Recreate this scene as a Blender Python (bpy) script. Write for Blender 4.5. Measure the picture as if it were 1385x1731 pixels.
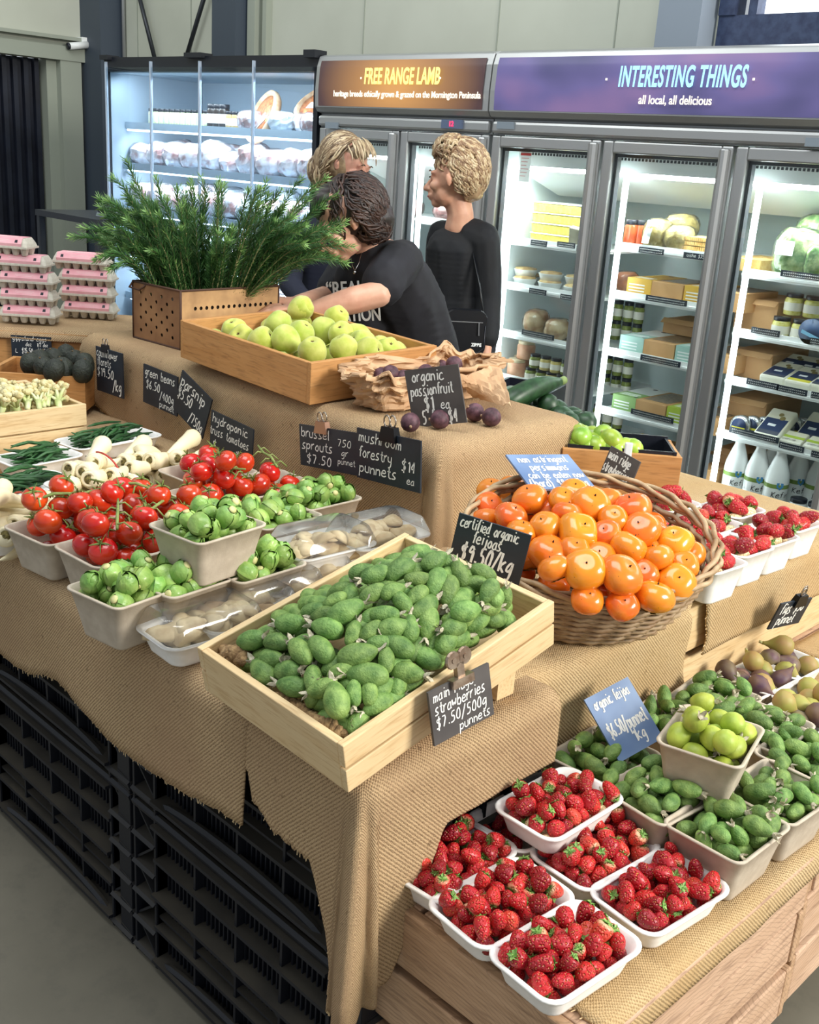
import bpy, bmesh, math, random
from math import pi, sin, cos, radians, sqrt, atan2
from mathutils import Vector, Matrix, noise
for o in list(bpy.data.objects): bpy.data.objects.remove(o, do_unlink=True)
SC = bpy.context.scene
COL = SC.collection
V3 = Vector

# ------------------------------------------------------------------ camera
# world: X runs along the fridge wall, Y into the shop, Z up; the photographer stands at the origin
CAM_H, F_PX, CX, CY = 1.52, 1800.0, 692.5, 865.5
PIT, ROL = radians(18.4), radians(3.9)
EX, EY = (.7182, -.6958), (.6958, .7182)
def _tw(a): return V3((a[0]*EX[0]+a[1]*EX[1], a[0]*EY[0]+a[1]*EY[1], a[2]))
_u0 = V3((0, sin(PIT), cos(PIT))); _r0 = V3((1, 0, 0))
FWD = _tw((0, cos(PIT), -sin(PIT))).normalized()
RGT = _tw(cos(ROL)*_r0 + sin(ROL)*_u0).normalized()
UPV = RGT.cross(FWD).normalized()
EYE = V3((0, 0, CAM_H))
cam = bpy.data.cameras.new('camera'); camo = bpy.data.objects.new('camera', cam); COL.objects.link(camo)
cam.sensor_fit = 'HORIZONTAL'; cam.sensor_width = 36.0; cam.lens = 36.0*F_PX/1385.0
cam.clip_start = .05; cam.clip_end = 100
m = Matrix((RGT, UPV, -FWD)).transposed().to_4x4(); m.translation = EYE
camo.matrix_world = m
SC.camera = camo
def ray(px, py): return (FWD*F_PX + RGT*(px-CX) - UPV*(py-CY)).normalized()
def at(px, py, z): d = ray(px, py); return EYE + d*((z-CAM_H)/d.z)          # a point on the level surface z
def atY(px, py, y): d = ray(px, py); return EYE + d*(y/d.y)                 # a point on the upright plane y
def atX(px, py, x): d = ray(px, py); return EYE + d*(x/d.x)
def onto(px, py, f):                                                        # a point on the heap z = f(x, y)
    d = ray(px, py); z = .8
    for _ in range(25):
        p = at(px, py, z); z = z*.4 + f(p.x, p.y)*.6
    return at(px, py, z)

# ------------------------------------------------------------------ world, lights, exposure
w = bpy.data.worlds.new('world'); SC.world = w; w.use_nodes = True
bg = w.node_tree.nodes['Background']; bg.inputs[0].default_value = (.86, .93, 1, 1); bg.inputs[1].default_value = .42
SC.view_settings.view_transform = 'Standard'; SC.view_settings.look = 'None'
SC.view_settings.exposure = .33; SC.view_settings.gamma = 1; SC.view_settings.use_curve_mapping = False
def area(name, loc, target, sx, sy, power, col=(1, 1, 1)):
    l = bpy.data.lights.new(name, 'AREA'); l.shape = 'RECTANGLE'; l.size = sx; l.size_y = sy; l.energy = power; l.color = col
    o = bpy.data.objects.new(name, l); COL.objects.link(o); o.location = loc
    o.rotation_euler = (V3(target)-V3(loc)).to_track_quat('-Z', 'Y').to_euler(); return o
area('daylight_from_side_windows', (4.2, 3.2, 3.6), (-1.2, 1.6, .7), 2.2, 1.8, 385, (1, .96, .88))
area('daylight_from_roof_lights', (-1.2, .9, 4.6), (-1.6, 1.7, .7), 3.0, 2.0, 95, (.97, 1, 1))
area('daylight_on_back_wall', (-5.0, 1.2, 4.4), (-6.5, 4.4, 2.0), 3.0, 1.5, 60, (.97, 1, .97))

# ------------------------------------------------------------------ mesh builder
class MB:
    def __init__(s): s.v = []; s.f = []; s.mi = []; s.uv = {}
    def add(s, vs, fs, mi=0):
        b = len(s.v); s.v += [V3(p) for p in vs]
        for f in fs: s.f.append([b+i for i in f]); s.mi.append(mi)
        return b
    def box(s, c, sz, mi=0, rot=None, taper=None):
        hx, hy, hz = sz[0]/2, sz[1]/2, sz[2]/2; vs = []
        for z in (-1, 1):
            k = 1 if (z < 0 or not taper) else taper
            for x, y in ((-1, -1), (1, -1), (1, 1), (-1, 1)): vs.append(V3((x*hx*k, y*hy*k, z*hz)))
        if rot is not None: vs = [rot @ p for p in vs]
        vs = [p+V3(c) for p in vs]
        s.add(vs, [(3, 2, 1, 0), (4, 5, 6, 7), (0, 1, 5, 4), (1, 2, 6, 5), (2, 3, 7, 6), (3, 0, 4, 7)], mi); return s
    def b2(s, a, b, mi=0):
        a, b = V3(a), V3(b); return s.box((a+b)/2, [abs(b[i]-a[i]) for i in range(3)], mi)
    def ring(s, rings, mi=0, close=True, cap0=True, cap1=True):
        n = len(rings[0]); vs = [p for r in rings for p in r]; fs = []
        for i in range(len(rings)-1):
            for j in range(n if close else n-1):
                k = (j+1) % n; fs.append((i*n+j, i*n+k, (i+1)*n+k, (i+1)*n+j))
        if cap0: fs.append(tuple(range(n-1, -1, -1)))
        if cap1: fs.append(tuple((len(rings)-1)*n+j for j in range(n)))
        s.add(vs, fs, mi); return s
    def tube(s, pts, r, n=6, mi=0, caps=True, flat=1.0):
        pts = [V3(p) for p in pts]; rs = r if isinstance(r, (list, tuple)) else [r]*len(pts); rings = []
        t0 = (pts[1]-pts[0]).normalized(); nr = t0.orthogonal().normalized()
        for i, p in enumerate(pts):
            t = (pts[min(i+1, len(pts)-1)]-pts[max(i-1, 0)])
            t = t.normalized() if t.length > 1e-9 else t0
            nr = (nr - t*nr.dot(t)); nr = nr.normalized() if nr.length > 1e-6 else t.orthogonal().normalized()
            b = t.cross(nr)
            rings.append([p + (nr*cos(2*pi*j/n) + b*sin(2*pi*j/n)*flat)*rs[i] for j in range(n)])
        return s.ring(rings, mi, True, caps, caps)
    def lathe(s, prof, n=16, mi=0, c=(0, 0, 0), rot=None, fn=None, caps=True):
        rings = []
        for k, (r, z) in enumerate(prof):
            rg = []
            for j in range(n):
                a = 2*pi*j/n; p = V3((r*cos(a), r*sin(a), z))
                if fn: p = fn(p, a, k/(len(prof)-1))
                if rot is not None: p = rot @ p
                rg.append(p+V3(c))
            rings.append(rg)
        return s.ring(rings, mi, True, caps, caps)
    def sheet(s, fn, nu, nv, mi=0, uv=None):
        b = len(s.v); vs = []; fs = []
        for i in range(nu+1):
            for j in range(nv+1): vs.append(fn(i/nu, j/nv))
        for i in range(nu):
            for j in range(nv): a = i*(nv+1)+j; fs.append((a, a+nv+1, a+nv+2, a+1))
        s.add(vs, fs, mi)
        if uv:
            for i in range(nu+1):
                for j in range(nv+1): s.uv[b+i*(nv+1)+j] = uv(i/nu, j/nv)
        return s
    def mesh(s, name, mats, smooth=True):
        me = bpy.data.meshes.new(name); me.from_pydata([tuple(p) for p in s.v], [], s.f)
        for mt in (mats if isinstance(mats, (list, tuple)) else [mats]): me.materials.append(mt)
        me.polygons.foreach_set('material_index', s.mi)
        me.polygons.foreach_set('use_smooth', [smooth]*len(s.f))
        if s.uv:
            uvl = me.uv_layers.new(name='UVMap')
            for lp in me.loops: uvl.data[lp.index].uv = s.uv.get(lp.vertex_index, (0, 0))
        me.update(); return me
def mk(name, mb, mats, parent=None, smooth=True, bevel=0, link=True, loc=None, rot=None, ang=None, solid=0, subs=0, kind=None):
    me = mb if isinstance(mb, bpy.types.Mesh) else mb.mesh(name, mats, smooth)
    o = bpy.data.objects.new(name, me)
    if link: COL.objects.link(o)
    if parent is not None: o.parent = parent
    if loc is not None: o.location = loc
    if rot is not None: o.rotation_euler = rot
    if solid: md = o.modifiers.new('solid', 'SOLIDIFY'); md.thickness = solid; md.offset = 0
    if subs: md = o.modifiers.new('sub', 'SUBSURF'); md.levels = subs; md.render_levels = subs
    if bevel: md = o.modifiers.new('bev', 'BEVEL'); md.width = bevel; md.segments = 2; md.limit_method = 'ANGLE'; md.angle_limit = radians(40); md.harden_normals = False
    if kind: o['kind'] = kind
    return o
def tag(o, label, cat, group=None, kind=None):
    if label: o['label'] = label
    if cat: o['category'] = cat
    if group: o['group'] = group
    if kind: o['kind'] = kind
    return o
def thing(name, label, cat, loc=(0, 0, 0), rz=0, group=None, rot=None):
    o = bpy.data.objects.new(name, None); COL.objects.link(o); o.location = loc; o.empty_display_size = .05
    o.rotation_euler = rot if rot is not None else (0, 0, rz)
    return tag(o, label, cat, group)
def struct(name, mb, mats, **k): o = mk(name, mb, mats, **k); o['kind'] = 'structure'; return o
KIDS = {}
def proto(o):                                                     # remembers a thing's parts so that it can be copied
    KIDS[o.name] = [c for c in bpy.data.objects if c.parent is o]; return o
def dup(root, loc, rot=None, label=None, group=None, scale=None):
    kids = KIDS.get(root.name, ())
    r = root.copy(); COL.objects.link(r); r.location = loc
    if rot is not None:
        r.rotation_mode = 'XYZ'; r.rotation_euler = rot.to_euler() if hasattr(rot, 'to_euler') else rot
    if scale: r.scale = (scale, scale, scale) if isinstance(scale, (int, float)) else scale
    if label: r['label'] = label
    if group: r['group'] = group
    for c in kids:
        d = c.copy(); COL.objects.link(d); d.parent = r
        for g in KIDS.get(c.name, ()):
            e = g.copy(); COL.objects.link(e); e.parent = d
    return r
def drop(*protos):                                                # the pattern pieces are taken away once their copies stand
    for p in protos:
        for c in KIDS.get(p.name, ()): bpy.data.objects.remove(c, do_unlink=True)
        bpy.data.objects.remove(p, do_unlink=True)
def axis_rot(d, up=None, spin=0):                                 # turns local +Z into direction d
    return (V3(d).to_track_quat('Z', 'Y').to_matrix() @ Matrix.Rotation(spin, 3, 'Z'))

# ------------------------------------------------------------------ materials
MATS = {}
def nmat(name):
    mt = bpy.data.materials.new(name); mt.use_nodes = True; nt = mt.node_tree
    return mt, nt, nt.nodes['Principled BSDF']
def N(nt, typ, **kw):
    n = nt.nodes.new(typ)
    for k, v in kw.items():
        if k in n.inputs: n.inputs[k].default_value = v
        else: setattr(n, k, v)
    return n
def srgb(h):
    h = h.lstrip('#'); c = [int(h[i:i+2], 16)/255 for i in (0, 2, 4)]
    return tuple((x/12.92 if x <= .04045 else ((x+.055)/1.055)**2.4) for x in c)+(1,)
def mixc(nt, fac, a, b, typ='MIX'):
    n = nt.nodes.new('ShaderNodeMix'); n.data_type = 'RGBA'; n.blend_type = typ
    for s, x in ((n.inputs['Factor'], fac), (n.inputs['A'], a), (n.inputs['B'], b)):
        if hasattr(x, 'is_output') or isinstance(x, bpy.types.NodeSocket): nt.links.new(x, s)
        else: s.default_value = x
    return n.outputs['Result']
def ramp(nt, src, stops):
    n = nt.nodes.new('ShaderNodeValToRGB'); cr = n.color_ramp
    while len(cr.elements) < len(stops): cr.elements.new(.5)
    for e, (p, c) in zip(cr.elements, stops): e.position = p; e.color = c if not isinstance(c, (int, float)) else (c, c, c, 1)
    nt.links.new(src, n.inputs[0]); return n.outputs[0]
def bumpn(nt, bs, h, strength, dist=.001, nrm=None):
    b = N(nt, 'ShaderNodeBump'); b.inputs['Strength'].default_value = strength; b.inputs['Distance'].default_value = dist
    nt.links.new(h, b.inputs['Height'])
    if nrm is not None: nt.links.new(nrm, b.inputs['Normal'])
    nt.links.new(b.outputs[0], bs.inputs['Normal']); return b.outputs[0]
def coords(nt, kind='Object', scale=(1, 1, 1)):
    tc = N(nt, 'ShaderNodeTexCoord'); mp = N(nt, 'ShaderNodeMapping'); mp.inputs['Scale'].default_value = scale
    nt.links.new(tc.outputs[kind], mp.inputs[0]); return mp.outputs[0]
def noisen(nt, vec, scale, detail=3, rough=.5):
    n = N(nt, 'ShaderNodeTexNoise'); n.inputs['Scale'].default_value = scale; n.inputs['Detail'].default_value = detail
    n.inputs['Roughness'].default_value = rough; nt.links.new(vec, n.inputs['Vector']); return n.outputs['Fac']
def M(name, c1, c2=None, rough=.55, metal=0, nscale=20, bump=0, bscale=None, bdist=.001, rand=0, randhue=0, coat=0, sss=0, emit=None, estr=0, lo=.35, hi=.65, stretch=(1, 1, 1), spec=.5, sheen=0):
    if name in MATS: return MATS[name]
    mt, nt, bs = nmat(name); v = coords(nt, 'Object', stretch)
    a = srgb(c1); bs.inputs['Roughness'].default_value = rough; bs.inputs['Metallic'].default_value = metal
    bs.inputs['Specular IOR Level'].default_value = spec
    col = None
    if c2:
        col = mixc(nt, ramp(nt, noisen(nt, v, nscale), [(lo, 0.), (hi, 1.)]), a, srgb(c2))
    if rand or randhue:
        oi = N(nt, 'ShaderNodeObjectInfo'); hs = N(nt, 'ShaderNodeHueSaturation')
        mr = N(nt, 'ShaderNodeMapRange'); mr.inputs['To Min'].default_value = 1-rand; mr.inputs['To Max'].default_value = 1+rand
        nt.links.new(oi.outputs['Random'], mr.inputs[0]); nt.links.new(mr.outputs[0], hs.inputs['Value'])
        wn = N(nt, 'ShaderNodeTexWhiteNoise', noise_dimensions='1D'); nt.links.new(oi.outputs['Random'], wn.inputs['W'])
        m2 = N(nt, 'ShaderNodeMapRange'); m2.inputs['To Min'].default_value = .5-randhue; m2.inputs['To Max'].default_value = .5+randhue
        nt.links.new(wn.outputs['Value'], m2.inputs[0]); nt.links.new(m2.outputs[0], hs.inputs['Hue'])
        if col is None: hs.inputs['Color'].default_value = a
        else: nt.links.new(col, hs.inputs['Color'])
        col = hs.outputs[0]
    if col is None: bs.inputs['Base Color'].default_value = a
    else: nt.links.new(col, bs.inputs['Base Color'])
    if bump: bumpn(nt, bs, noisen(nt, v, bscale or nscale*3, 4), bump, bdist)
    if coat: bs.inputs['Coat Weight'].default_value = coat; bs.inputs['Coat Roughness'].default_value = .12
    if sss: bs.inputs['Subsurface Weight'].default_value = sss; bs.inputs['Subsurface Radius'].default_value = (.01, .005, .003); bs.inputs['Subsurface Scale'].default_value = 1
    if sheen: bs.inputs['Sheen Weight'].default_value = sheen
    if emit: bs.inputs['Emission Color'].default_value = srgb(emit); bs.inputs['Emission Strength'].default_value = estr
    MATS[name] = mt; return mt
def glassm(name, tint=(1, 1, 1, 1), refl=.08, rough=.02, haze=0):
    mt = bpy.data.materials.new(name); mt.use_nodes = True; nt = mt.node_tree; nt.nodes.remove(nt.nodes['Principled BSDF'])
    out = nt.nodes['Material Output']; tr = N(nt, 'ShaderNodeBsdfTransparent'); tr.inputs[0].default_value = tint
    gl = N(nt, 'ShaderNodeBsdfGlossy'); gl.inputs['Roughness'].default_value = rough
    fr = N(nt, 'ShaderNodeLayerWeight'); fr.inputs[0].default_value = refl*1.5
    mx = N(nt, 'ShaderNodeMixShader'); mr = N(nt, 'ShaderNodeMapRange'); mr.inputs['To Min'].default_value = refl*.6; mr.inputs['To Max'].default_value = .9
    nt.links.new(fr.outputs['Fresnel'], mr.inputs[0]); nt.links.new(mr.outputs[0], mx.inputs[0])
    nt.links.new(tr.outputs[0], mx.inputs[1]); nt.links.new(gl.outputs[0], mx.inputs[2]); last = mx.outputs[0]
    if haze:
        df = N(nt, 'ShaderNodeBsdfDiffuse'); m3 = N(nt, 'ShaderNodeMixShader'); m3.inputs[0].default_value = haze
        nt.links.new(last, m3.inputs[1]); nt.links.new(df.outputs[0], m3.inputs[2]); last = m3.outputs[0]
    nt.links.new(last, out.inputs[0]); return mt
def burlap(name, c1, c2, dark):
    mt, nt, bs = nmat(name); uv = coords(nt, 'UV'); bs.inputs['Roughness'].default_value = .95; bs.inputs['Specular IOR Level'].default_value = .15
    def wave(rot, sc, dist=.6):
        mp = N(nt, 'ShaderNodeMapping'); mp.inputs['Rotation'].default_value = (0, 0, rot); nt.links.new(uv, mp.inputs[0])
        wv = N(nt, 'ShaderNodeTexWave'); wv.inputs['Scale'].default_value = sc; wv.inputs['Distortion'].default_value = dist
        wv.inputs['Detail'].default_value = 2; wv.inputs['Detail Scale'].default_value = 4; nt.links.new(mp.outputs[0], wv.inputs[0]); return wv.outputs['Fac']
    a = wave(.78, 62, 2.2); b = wave(-.78, 95, 3.5)
    mul = N(nt, 'ShaderNodeMath', operation='MULTIPLY_ADD'); nt.links.new(a, mul.inputs[0]); mul.inputs[1].default_value = .65
    m2 = N(nt, 'ShaderNodeMath', operation='MULTIPLY'); nt.links.new(b, m2.inputs[0]); m2.inputs[1].default_value = .45; nt.links.new(m2.outputs[0], mul.inputs[2])
    fine = noisen(nt, uv, 420, 3, .7)
    ad = N(nt, 'ShaderNodeMath', operation='MULTIPLY_ADD'); nt.links.new(fine, ad.inputs[0]); ad.inputs[1].default_value = .7; nt.links.new(mul.outputs[0], ad.inputs[2])
    col = mixc(nt, ramp(nt, ad.outputs[0], [(.35, 0.), (1.1, 1.)]), srgb(dark), srgb(c1))
    big = noisen(nt, uv, 3.2, 4, .6)
    col = mixc(nt, ramp(nt, big, [(.38, 0.), (.68, .75)]), col, srgb(c2))
    col = mixc(nt, ramp(nt, noisen(nt, uv, 60, 2), [(.66, 0.), (.74, .5)]), col, srgb(dark))
    nt.links.new(col, bs.inputs['Base Color']); bumpn(nt, bs, ad.outputs[0], .7, .0022); return mt
def wood(name, c1, c2, dark, along='x', sc=1.0, rough=.6, knots=True, bump=.25):
    st = {'x': (1.2, 14, 14), 'y': (14, 1.2, 14), 'z': (14, 14, 1.2)}[along]
    mt, nt, bs = nmat(name); v = coords(nt, 'Object', tuple(a*sc for a in st)); bs.inputs['Roughness'].default_value = rough
    wv = N(nt, 'ShaderNodeTexNoise'); wv.inputs['Scale'].default_value = 2.2; wv.inputs['Detail'].default_value = 5; wv.inputs['Distortion'].default_value = 1.2
    nt.links.new(v, wv.inputs['Vector'])
    fine = noisen(nt, v, 14, 3, .6)
    col = mixc(nt, ramp(nt, wv.outputs['Fac'], [(.3, 0.), (.7, 1.)]), srgb(c1), srgb(c2))
    col = mixc(nt, ramp(nt, fine, [(.5, 0.), (.72, .55)]), col, srgb(dark))
    if knots:
        v2 = coords(nt, 'Object', tuple((2.2 if a < 5 else 5)*sc for a in st))
        vo = N(nt, 'ShaderNodeTexVoronoi'); vo.inputs['Scale'].default_value = 1.6; nt.links.new(v2, vo.inputs['Vector'])
        col = mixc(nt, ramp(nt, vo.outputs['Distance'], [(.03, .85), (.075, 0.)]), col, srgb(dark))
    if name.startswith('rough'):                                   # curved saw marks
        v3 = coords(nt, 'Object', (1, 1, 1)); mp = N(nt, 'ShaderNodeMapping'); mp.inputs['Location'].default_value = (.1, .15, .35); nt.links.new(v3, mp.inputs[0])
        ww = N(nt, 'ShaderNodeTexWave', wave_type='RINGS', rings_direction='SPHERICAL'); ww.inputs['Scale'].default_value = 48; ww.inputs['Distortion'].default_value = 5; ww.inputs['Detail'].default_value = 3; ww.inputs['Detail Scale'].default_value = .8; nt.links.new(mp.outputs[0], ww.inputs[0])
        col = mixc(nt, ramp(nt, ww.outputs['Fac'], [(.82, 0.), (.97, .28)]), col, srgb(dark))
    nt.links.new(col, bs.inputs['Base Color']); bumpn(nt, bs, fine, bump, .001); return mt

BURLAP = burlap('burlap_brown', '#cbae86', '#a68768', '#6b543b')
BURLAP2 = burlap('burlap_golden', '#d6bb90', '#bd9c6e', '#7d6242')
PINE = wood('pale_pine', '#dcbd8c', '#e6cda0', '#b58b57', 'x')
PINEY = wood('pale_pine_along_y', '#dcbd8c', '#e6cda0', '#b58b57', 'y')
OLDW = wood('aged_wood', '#c9955c', '#b98248', '#7c5026', 'x')
OLDWY = wood('aged_wood_along_y', '#c9955c', '#b98248', '#7c5026', 'y')
ROUGHX = wood('rough_crate_wood', '#caa684', '#b28e6c', '#6b4d38', 'x', .8, bump=.5)
ROUGHY = wood('rough_crate_wood_y', '#d8b699', '#c09c7e', '#745441', 'y', .8, bump=.5)
METAL = M('brushed_steel', '#9a9c9c', rough=.32, metal=.9)
ALU = M('silver_aluminium', '#b4b6b6', rough=.38, metal=.75)
DKMET = M('dark_steel', '#3a3d42', rough=.4, metal=.6)
BLACKP = M('black_plastic', '#141721', '#1d212c', rough=.38, nscale=9, bump=.1)
WHITE = M('white_enamel', '#f1f4f2', rough=.35)
PULPW = M('white_pulp', '#efece6', '#f7f5f1', rough=.7, nscale=60, bump=.15, bscale=300)
PULPG = M('grey_beige_pulp', '#b9ab98', '#c6b9a6', rough=.85, nscale=50, bump=.25, bscale=350)
CHALK = M('chalk_white', '#f0efe9', rough=.95)
SLATE = M('black_chalkboard', '#17202b', '#222c38', rough=.5, nscale=14, bump=.15, bscale=90)
SLATEB = M('blue_sheen_chalkboard', '#56719c', '#8ba3c6', rough=.35, nscale=7)
SLATEG = M('worn_grey_chalkboard', '#423e3e', '#5a5552', rough=.6, nscale=10, bump=.15, bscale=90)
CLEAR = glassm('clear_plastic', (.97, .98, .98, 1), .12, .08, .03)
PANE = glassm('fridge_glass', (.95, .985, .98, 1), .05, .01)
PANE2 = glassm('cabinet_glass', (.9, .95, .98, 1), .07, .01)
# ------------------------------------------------------------------ the building
fl, nt, bs = nmat('polished_concrete')
v = coords(nt, 'Object'); c = mixc(nt, ramp(nt, noisen(nt, v, 1.6, 6, .6), [(.35, 0.), (.65, 1.)]), srgb('#6f6a5c'), srgb('#837d6e'))
c = mixc(nt, ramp(nt, noisen(nt, v, 14, 5, .7), [(.5, 0.), (.8, .5)]), c, srgb('#57544c'))
nt.links.new(c, bs.inputs['Base Color']); bs.inputs['Roughness'].default_value = .55; bumpn(nt, bs, noisen(nt, v, 40, 4), .15, .002)
struct('floor', MB().b2((-9.5, -2.5, -.05), (3.5, 5.2, 0)), fl, smooth=False)
WALLM = M('wall_panel', '#b9bcae', '#c1c4b6', rough=.7, nscale=2, bump=.05)
WALLR = M('wall_panel_grey', '#b3b2ad', '#bbb9b3', rough=.7, nscale=2)
TRIM = M('sage_painted_steel', '#9aa093', rough=.6)
COLM = M('charcoal_blue_steel', '#3b4552', rough=.5)
YW = 4.6
def wallpanel(a, b, m_, name, seams=()):
    mb = MB().b2(a, b, 0)
    for x in seams: mb.b2((x-.004, a[1]-.004, a[2]), (x+.004, a[1], b[2]), 1)
    return struct(name, mb, [m_, TRIM], smooth=False)
wallpanel((-8.1, YW, 0), (-5.6, YW+.1, 4.2), WALLM, 'wall_back', (-7.6, -6.9))
wallpanel((-5.6, YW, 0), (-2.72, YW+.1, 4.2), WALLM, 'wall_back.001', (-5.1, -4.05, -3.3))
# window wall to the right: below and beside the opening
mb = MB().b2((-2.72, YW, 0), (2.0, YW+.1, 2.1)).b2((-2.72, YW, 3.2), (2.0, YW+.1, 4.2)).b2((1.2, YW, 2.1), (2.0, YW+.1, 3.2))
struct('wall_back.002', mb, WALLR, smooth=False)
struct('window_1', MB().b2((-2.74, YW-.02, 2.07), (1.25, YW+.0, 2.2)).b2((-2.74, YW-.03, 2.2), (-2.66, YW+.06, 3.2)).b2((-2.60, YW-.02, 2.2), (-2.56, YW+.06, 3.2)).b2((1.16, YW-.02, 2.2), (1.25, YW+.05, 3.2)), M('navy_window_frame', '#1f2b4a', '#33415f', rough=.5, nscale=30), smooth=False)
sky = M('daylight_sky_behind_window', '#ffffff', emit='#f4fbff', estr=2.5)
mk('pane', MB().b2((-2.56, YW+.05, 2.2), (1.16, YW+.06, 3.2)), sky, parent=bpy.data.objects['window_1'], smooth=False)
struct('trim_1', MB().b2((-2.98, YW-.14, 0), (-2.76, YW, 4.2)), M('blue_grey_steel', '#7e8894', rough=.5), smooth=False)
struct('trim_2', MB().b2((-6.42, YW-.16, 0), (-6.16, YW, 4.2)).b2((-6.14, YW-.08, 0), (-6.06, YW, 4.2), 1).b2((-6.02, YW-.05, 0), (-5.98, YW, 4.2), 1), [COLM, TRIM], smooth=False)
# corner column and left wall
XL = -8.1
yc = atX(146, 60, XL).y
struct('trim_3', MB().b2((XL, yc-.05, 0), (XL+.30, YW, 4.2)), COLM, smooth=False)
z1 = atX(60, 97, XL).z; zh = atX(60, 62, XL).z; yj = atX(108, 130, XL).y
struct('wall_left', MB().b2((XL-.1, -1, z1+.0), (XL, yc, 4.2)).b2((XL-.1, yj, 0), (XL, yc, z1)), WALLM, smooth=False)
struct('trim_4', MB().b2((XL-.02, .5, z1), (XL+.06, yc, z1+.1)).b2((XL, .5, zh), (XL+.09, yc, zh+.025)).b2((XL, .5, zh-.07), (XL+.02, yc, zh-.02)), TRIM, smooth=False)
struct('trim_5', MB().b2((XL-.1, yj-.05, 0), (XL+.05, yj+.12, z1)).b2((XL-.14, yj-.13, 0), (XL-.02, yj-.05, z1)), TRIM, smooth=False)
# dark ribbed strip curtain in the doorway
d = thing('door_1', None, None); d['kind'] = 'structure'
mb = MB()
x0 = XL-.12
for i in range(26):
    y = yj-.14-i*.085; mb.b2((x0-.02, y-.045, 0), (x0+.02, y-.01, z1))
mb.b2((x0-.06, yj-2.7, 0), (x0-.03, yj-.12, z1))
mk('strip_curtain', mb, M('dark_strip', '#0e1220', '#1a2030', rough=.6, nscale=6), parent=d, smooth=False)
# diagonal braces, conduits
def rod(name, a, b, r, m_, label, cat, group=None):
    o = mk(name, MB().tube([a, b], r, 8), m_); tag(o, label, cat, group); return o
rod('wall_brace', atY(222, -60, YW-.06), atY(262, 100, YW-.06), .016, DKMET, 'dark steel brace rod sloping down to the right above the meat cabinet', 'brace', 'wall braces')
rod('wall_brace', atY(362, -60, YW-.06), atY(305, 130, YW-.06), .016, DKMET, 'dark steel brace rod sloping down to the left above the meat cabinet', 'brace', 'wall braces')
for i, px in enumerate((190, 197, 205)):
    p = atY(px, 40, YW-.04); o = mk('conduit_pipe', MB().tube([(p.x, YW-.02, 1.4), (p.x, YW-.02, 4.1)], .014, 8), ALU)
    tag(o, ['leftmost of three grey conduit pipes beside the corner column', 'middle one of three grey conduit pipes beside the corner column', 'rightmost of three grey conduit pipes beside the corner column'][i], 'pipe', 'conduit pipes')
# security camera
p = atX(140, 76, XL+.1)
t = thing('security_camera', 'small white security camera on the wall above the dark doorway', 'camera', p)
mk('camera_body', MB().tube([(0, .04, .005), (.0, -.11, -.02)], .026, 12), WHITE, t)
mk('lens', MB().tube([(0, -.11, -.02), (0, -.125, -.023)], .024, 12), BLACKP, t)
mk('bracket', MB().box((-.05, .03, .02), (.1, .07, .07)), WHITE, t, smooth=False)

# ------------------------------------------------------------------ chalk handwriting
GL = {
'a': '593a1806143455|5a5564', 'b': '0e04|083a5856442405', 'c': '593a1907052444 65', 'd': '5e5564|593a1806143455', 'e': '0757593a190705244465',
'f': '5d4e2d24|0a4a', 'g': '593a1806153558|5a523011', 'h': '0e04|072a4a5854', 'i': '2a24|2c2d', 'j': '3a321001|3c3d', 'k': '0e04|5a0754', 'l': '1e1524',
'm': '0a04|082a3834|385a6864', 'n': '0a04|083a5854', 'o': '3a18062444565 83a', 'p': '0a00|083a58563405', 'r': '0a04|072a4a', 's': '5a2a18274655 3404',
't': '2d254454|0a4a', 'u': '0a05244456|5a54', 'v': '0a245a', 'w': '0a1438546a', 'x': '0a54|5a04', 'y': '0a063556|5a523010', 'z': '0a5a0454',
'0': '3d1b06244456 5b3d', '1': '1b3d34', '2': '0b2d4d5b0454', '3': '0c2d4d5b3957452405', '4': '4d0757|4d44', '5': '5d1d194956 3404', '6': '4d190624445638 17',
'7': '0d5d24', '8': '391b3d5b3906244456 39', '9': '5b3d1b19395b54', '$': '5b3c0b1948563404|3e32', '.': '2425', '/': '025e', '(': '3e190632', ')': '1e393612',
'L': '0d0454', 'X': '0d54|5d04', 'J': '5d552405', 'K': '0d04|5d0854', 'E': '5d0d0454|0848', 'R': '040d4d5b4909|2954', 'M': '040d385d54', '-': '1848', '&': '54196b3d1b55', ',': '2512', "'": '2d2b'}
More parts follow.
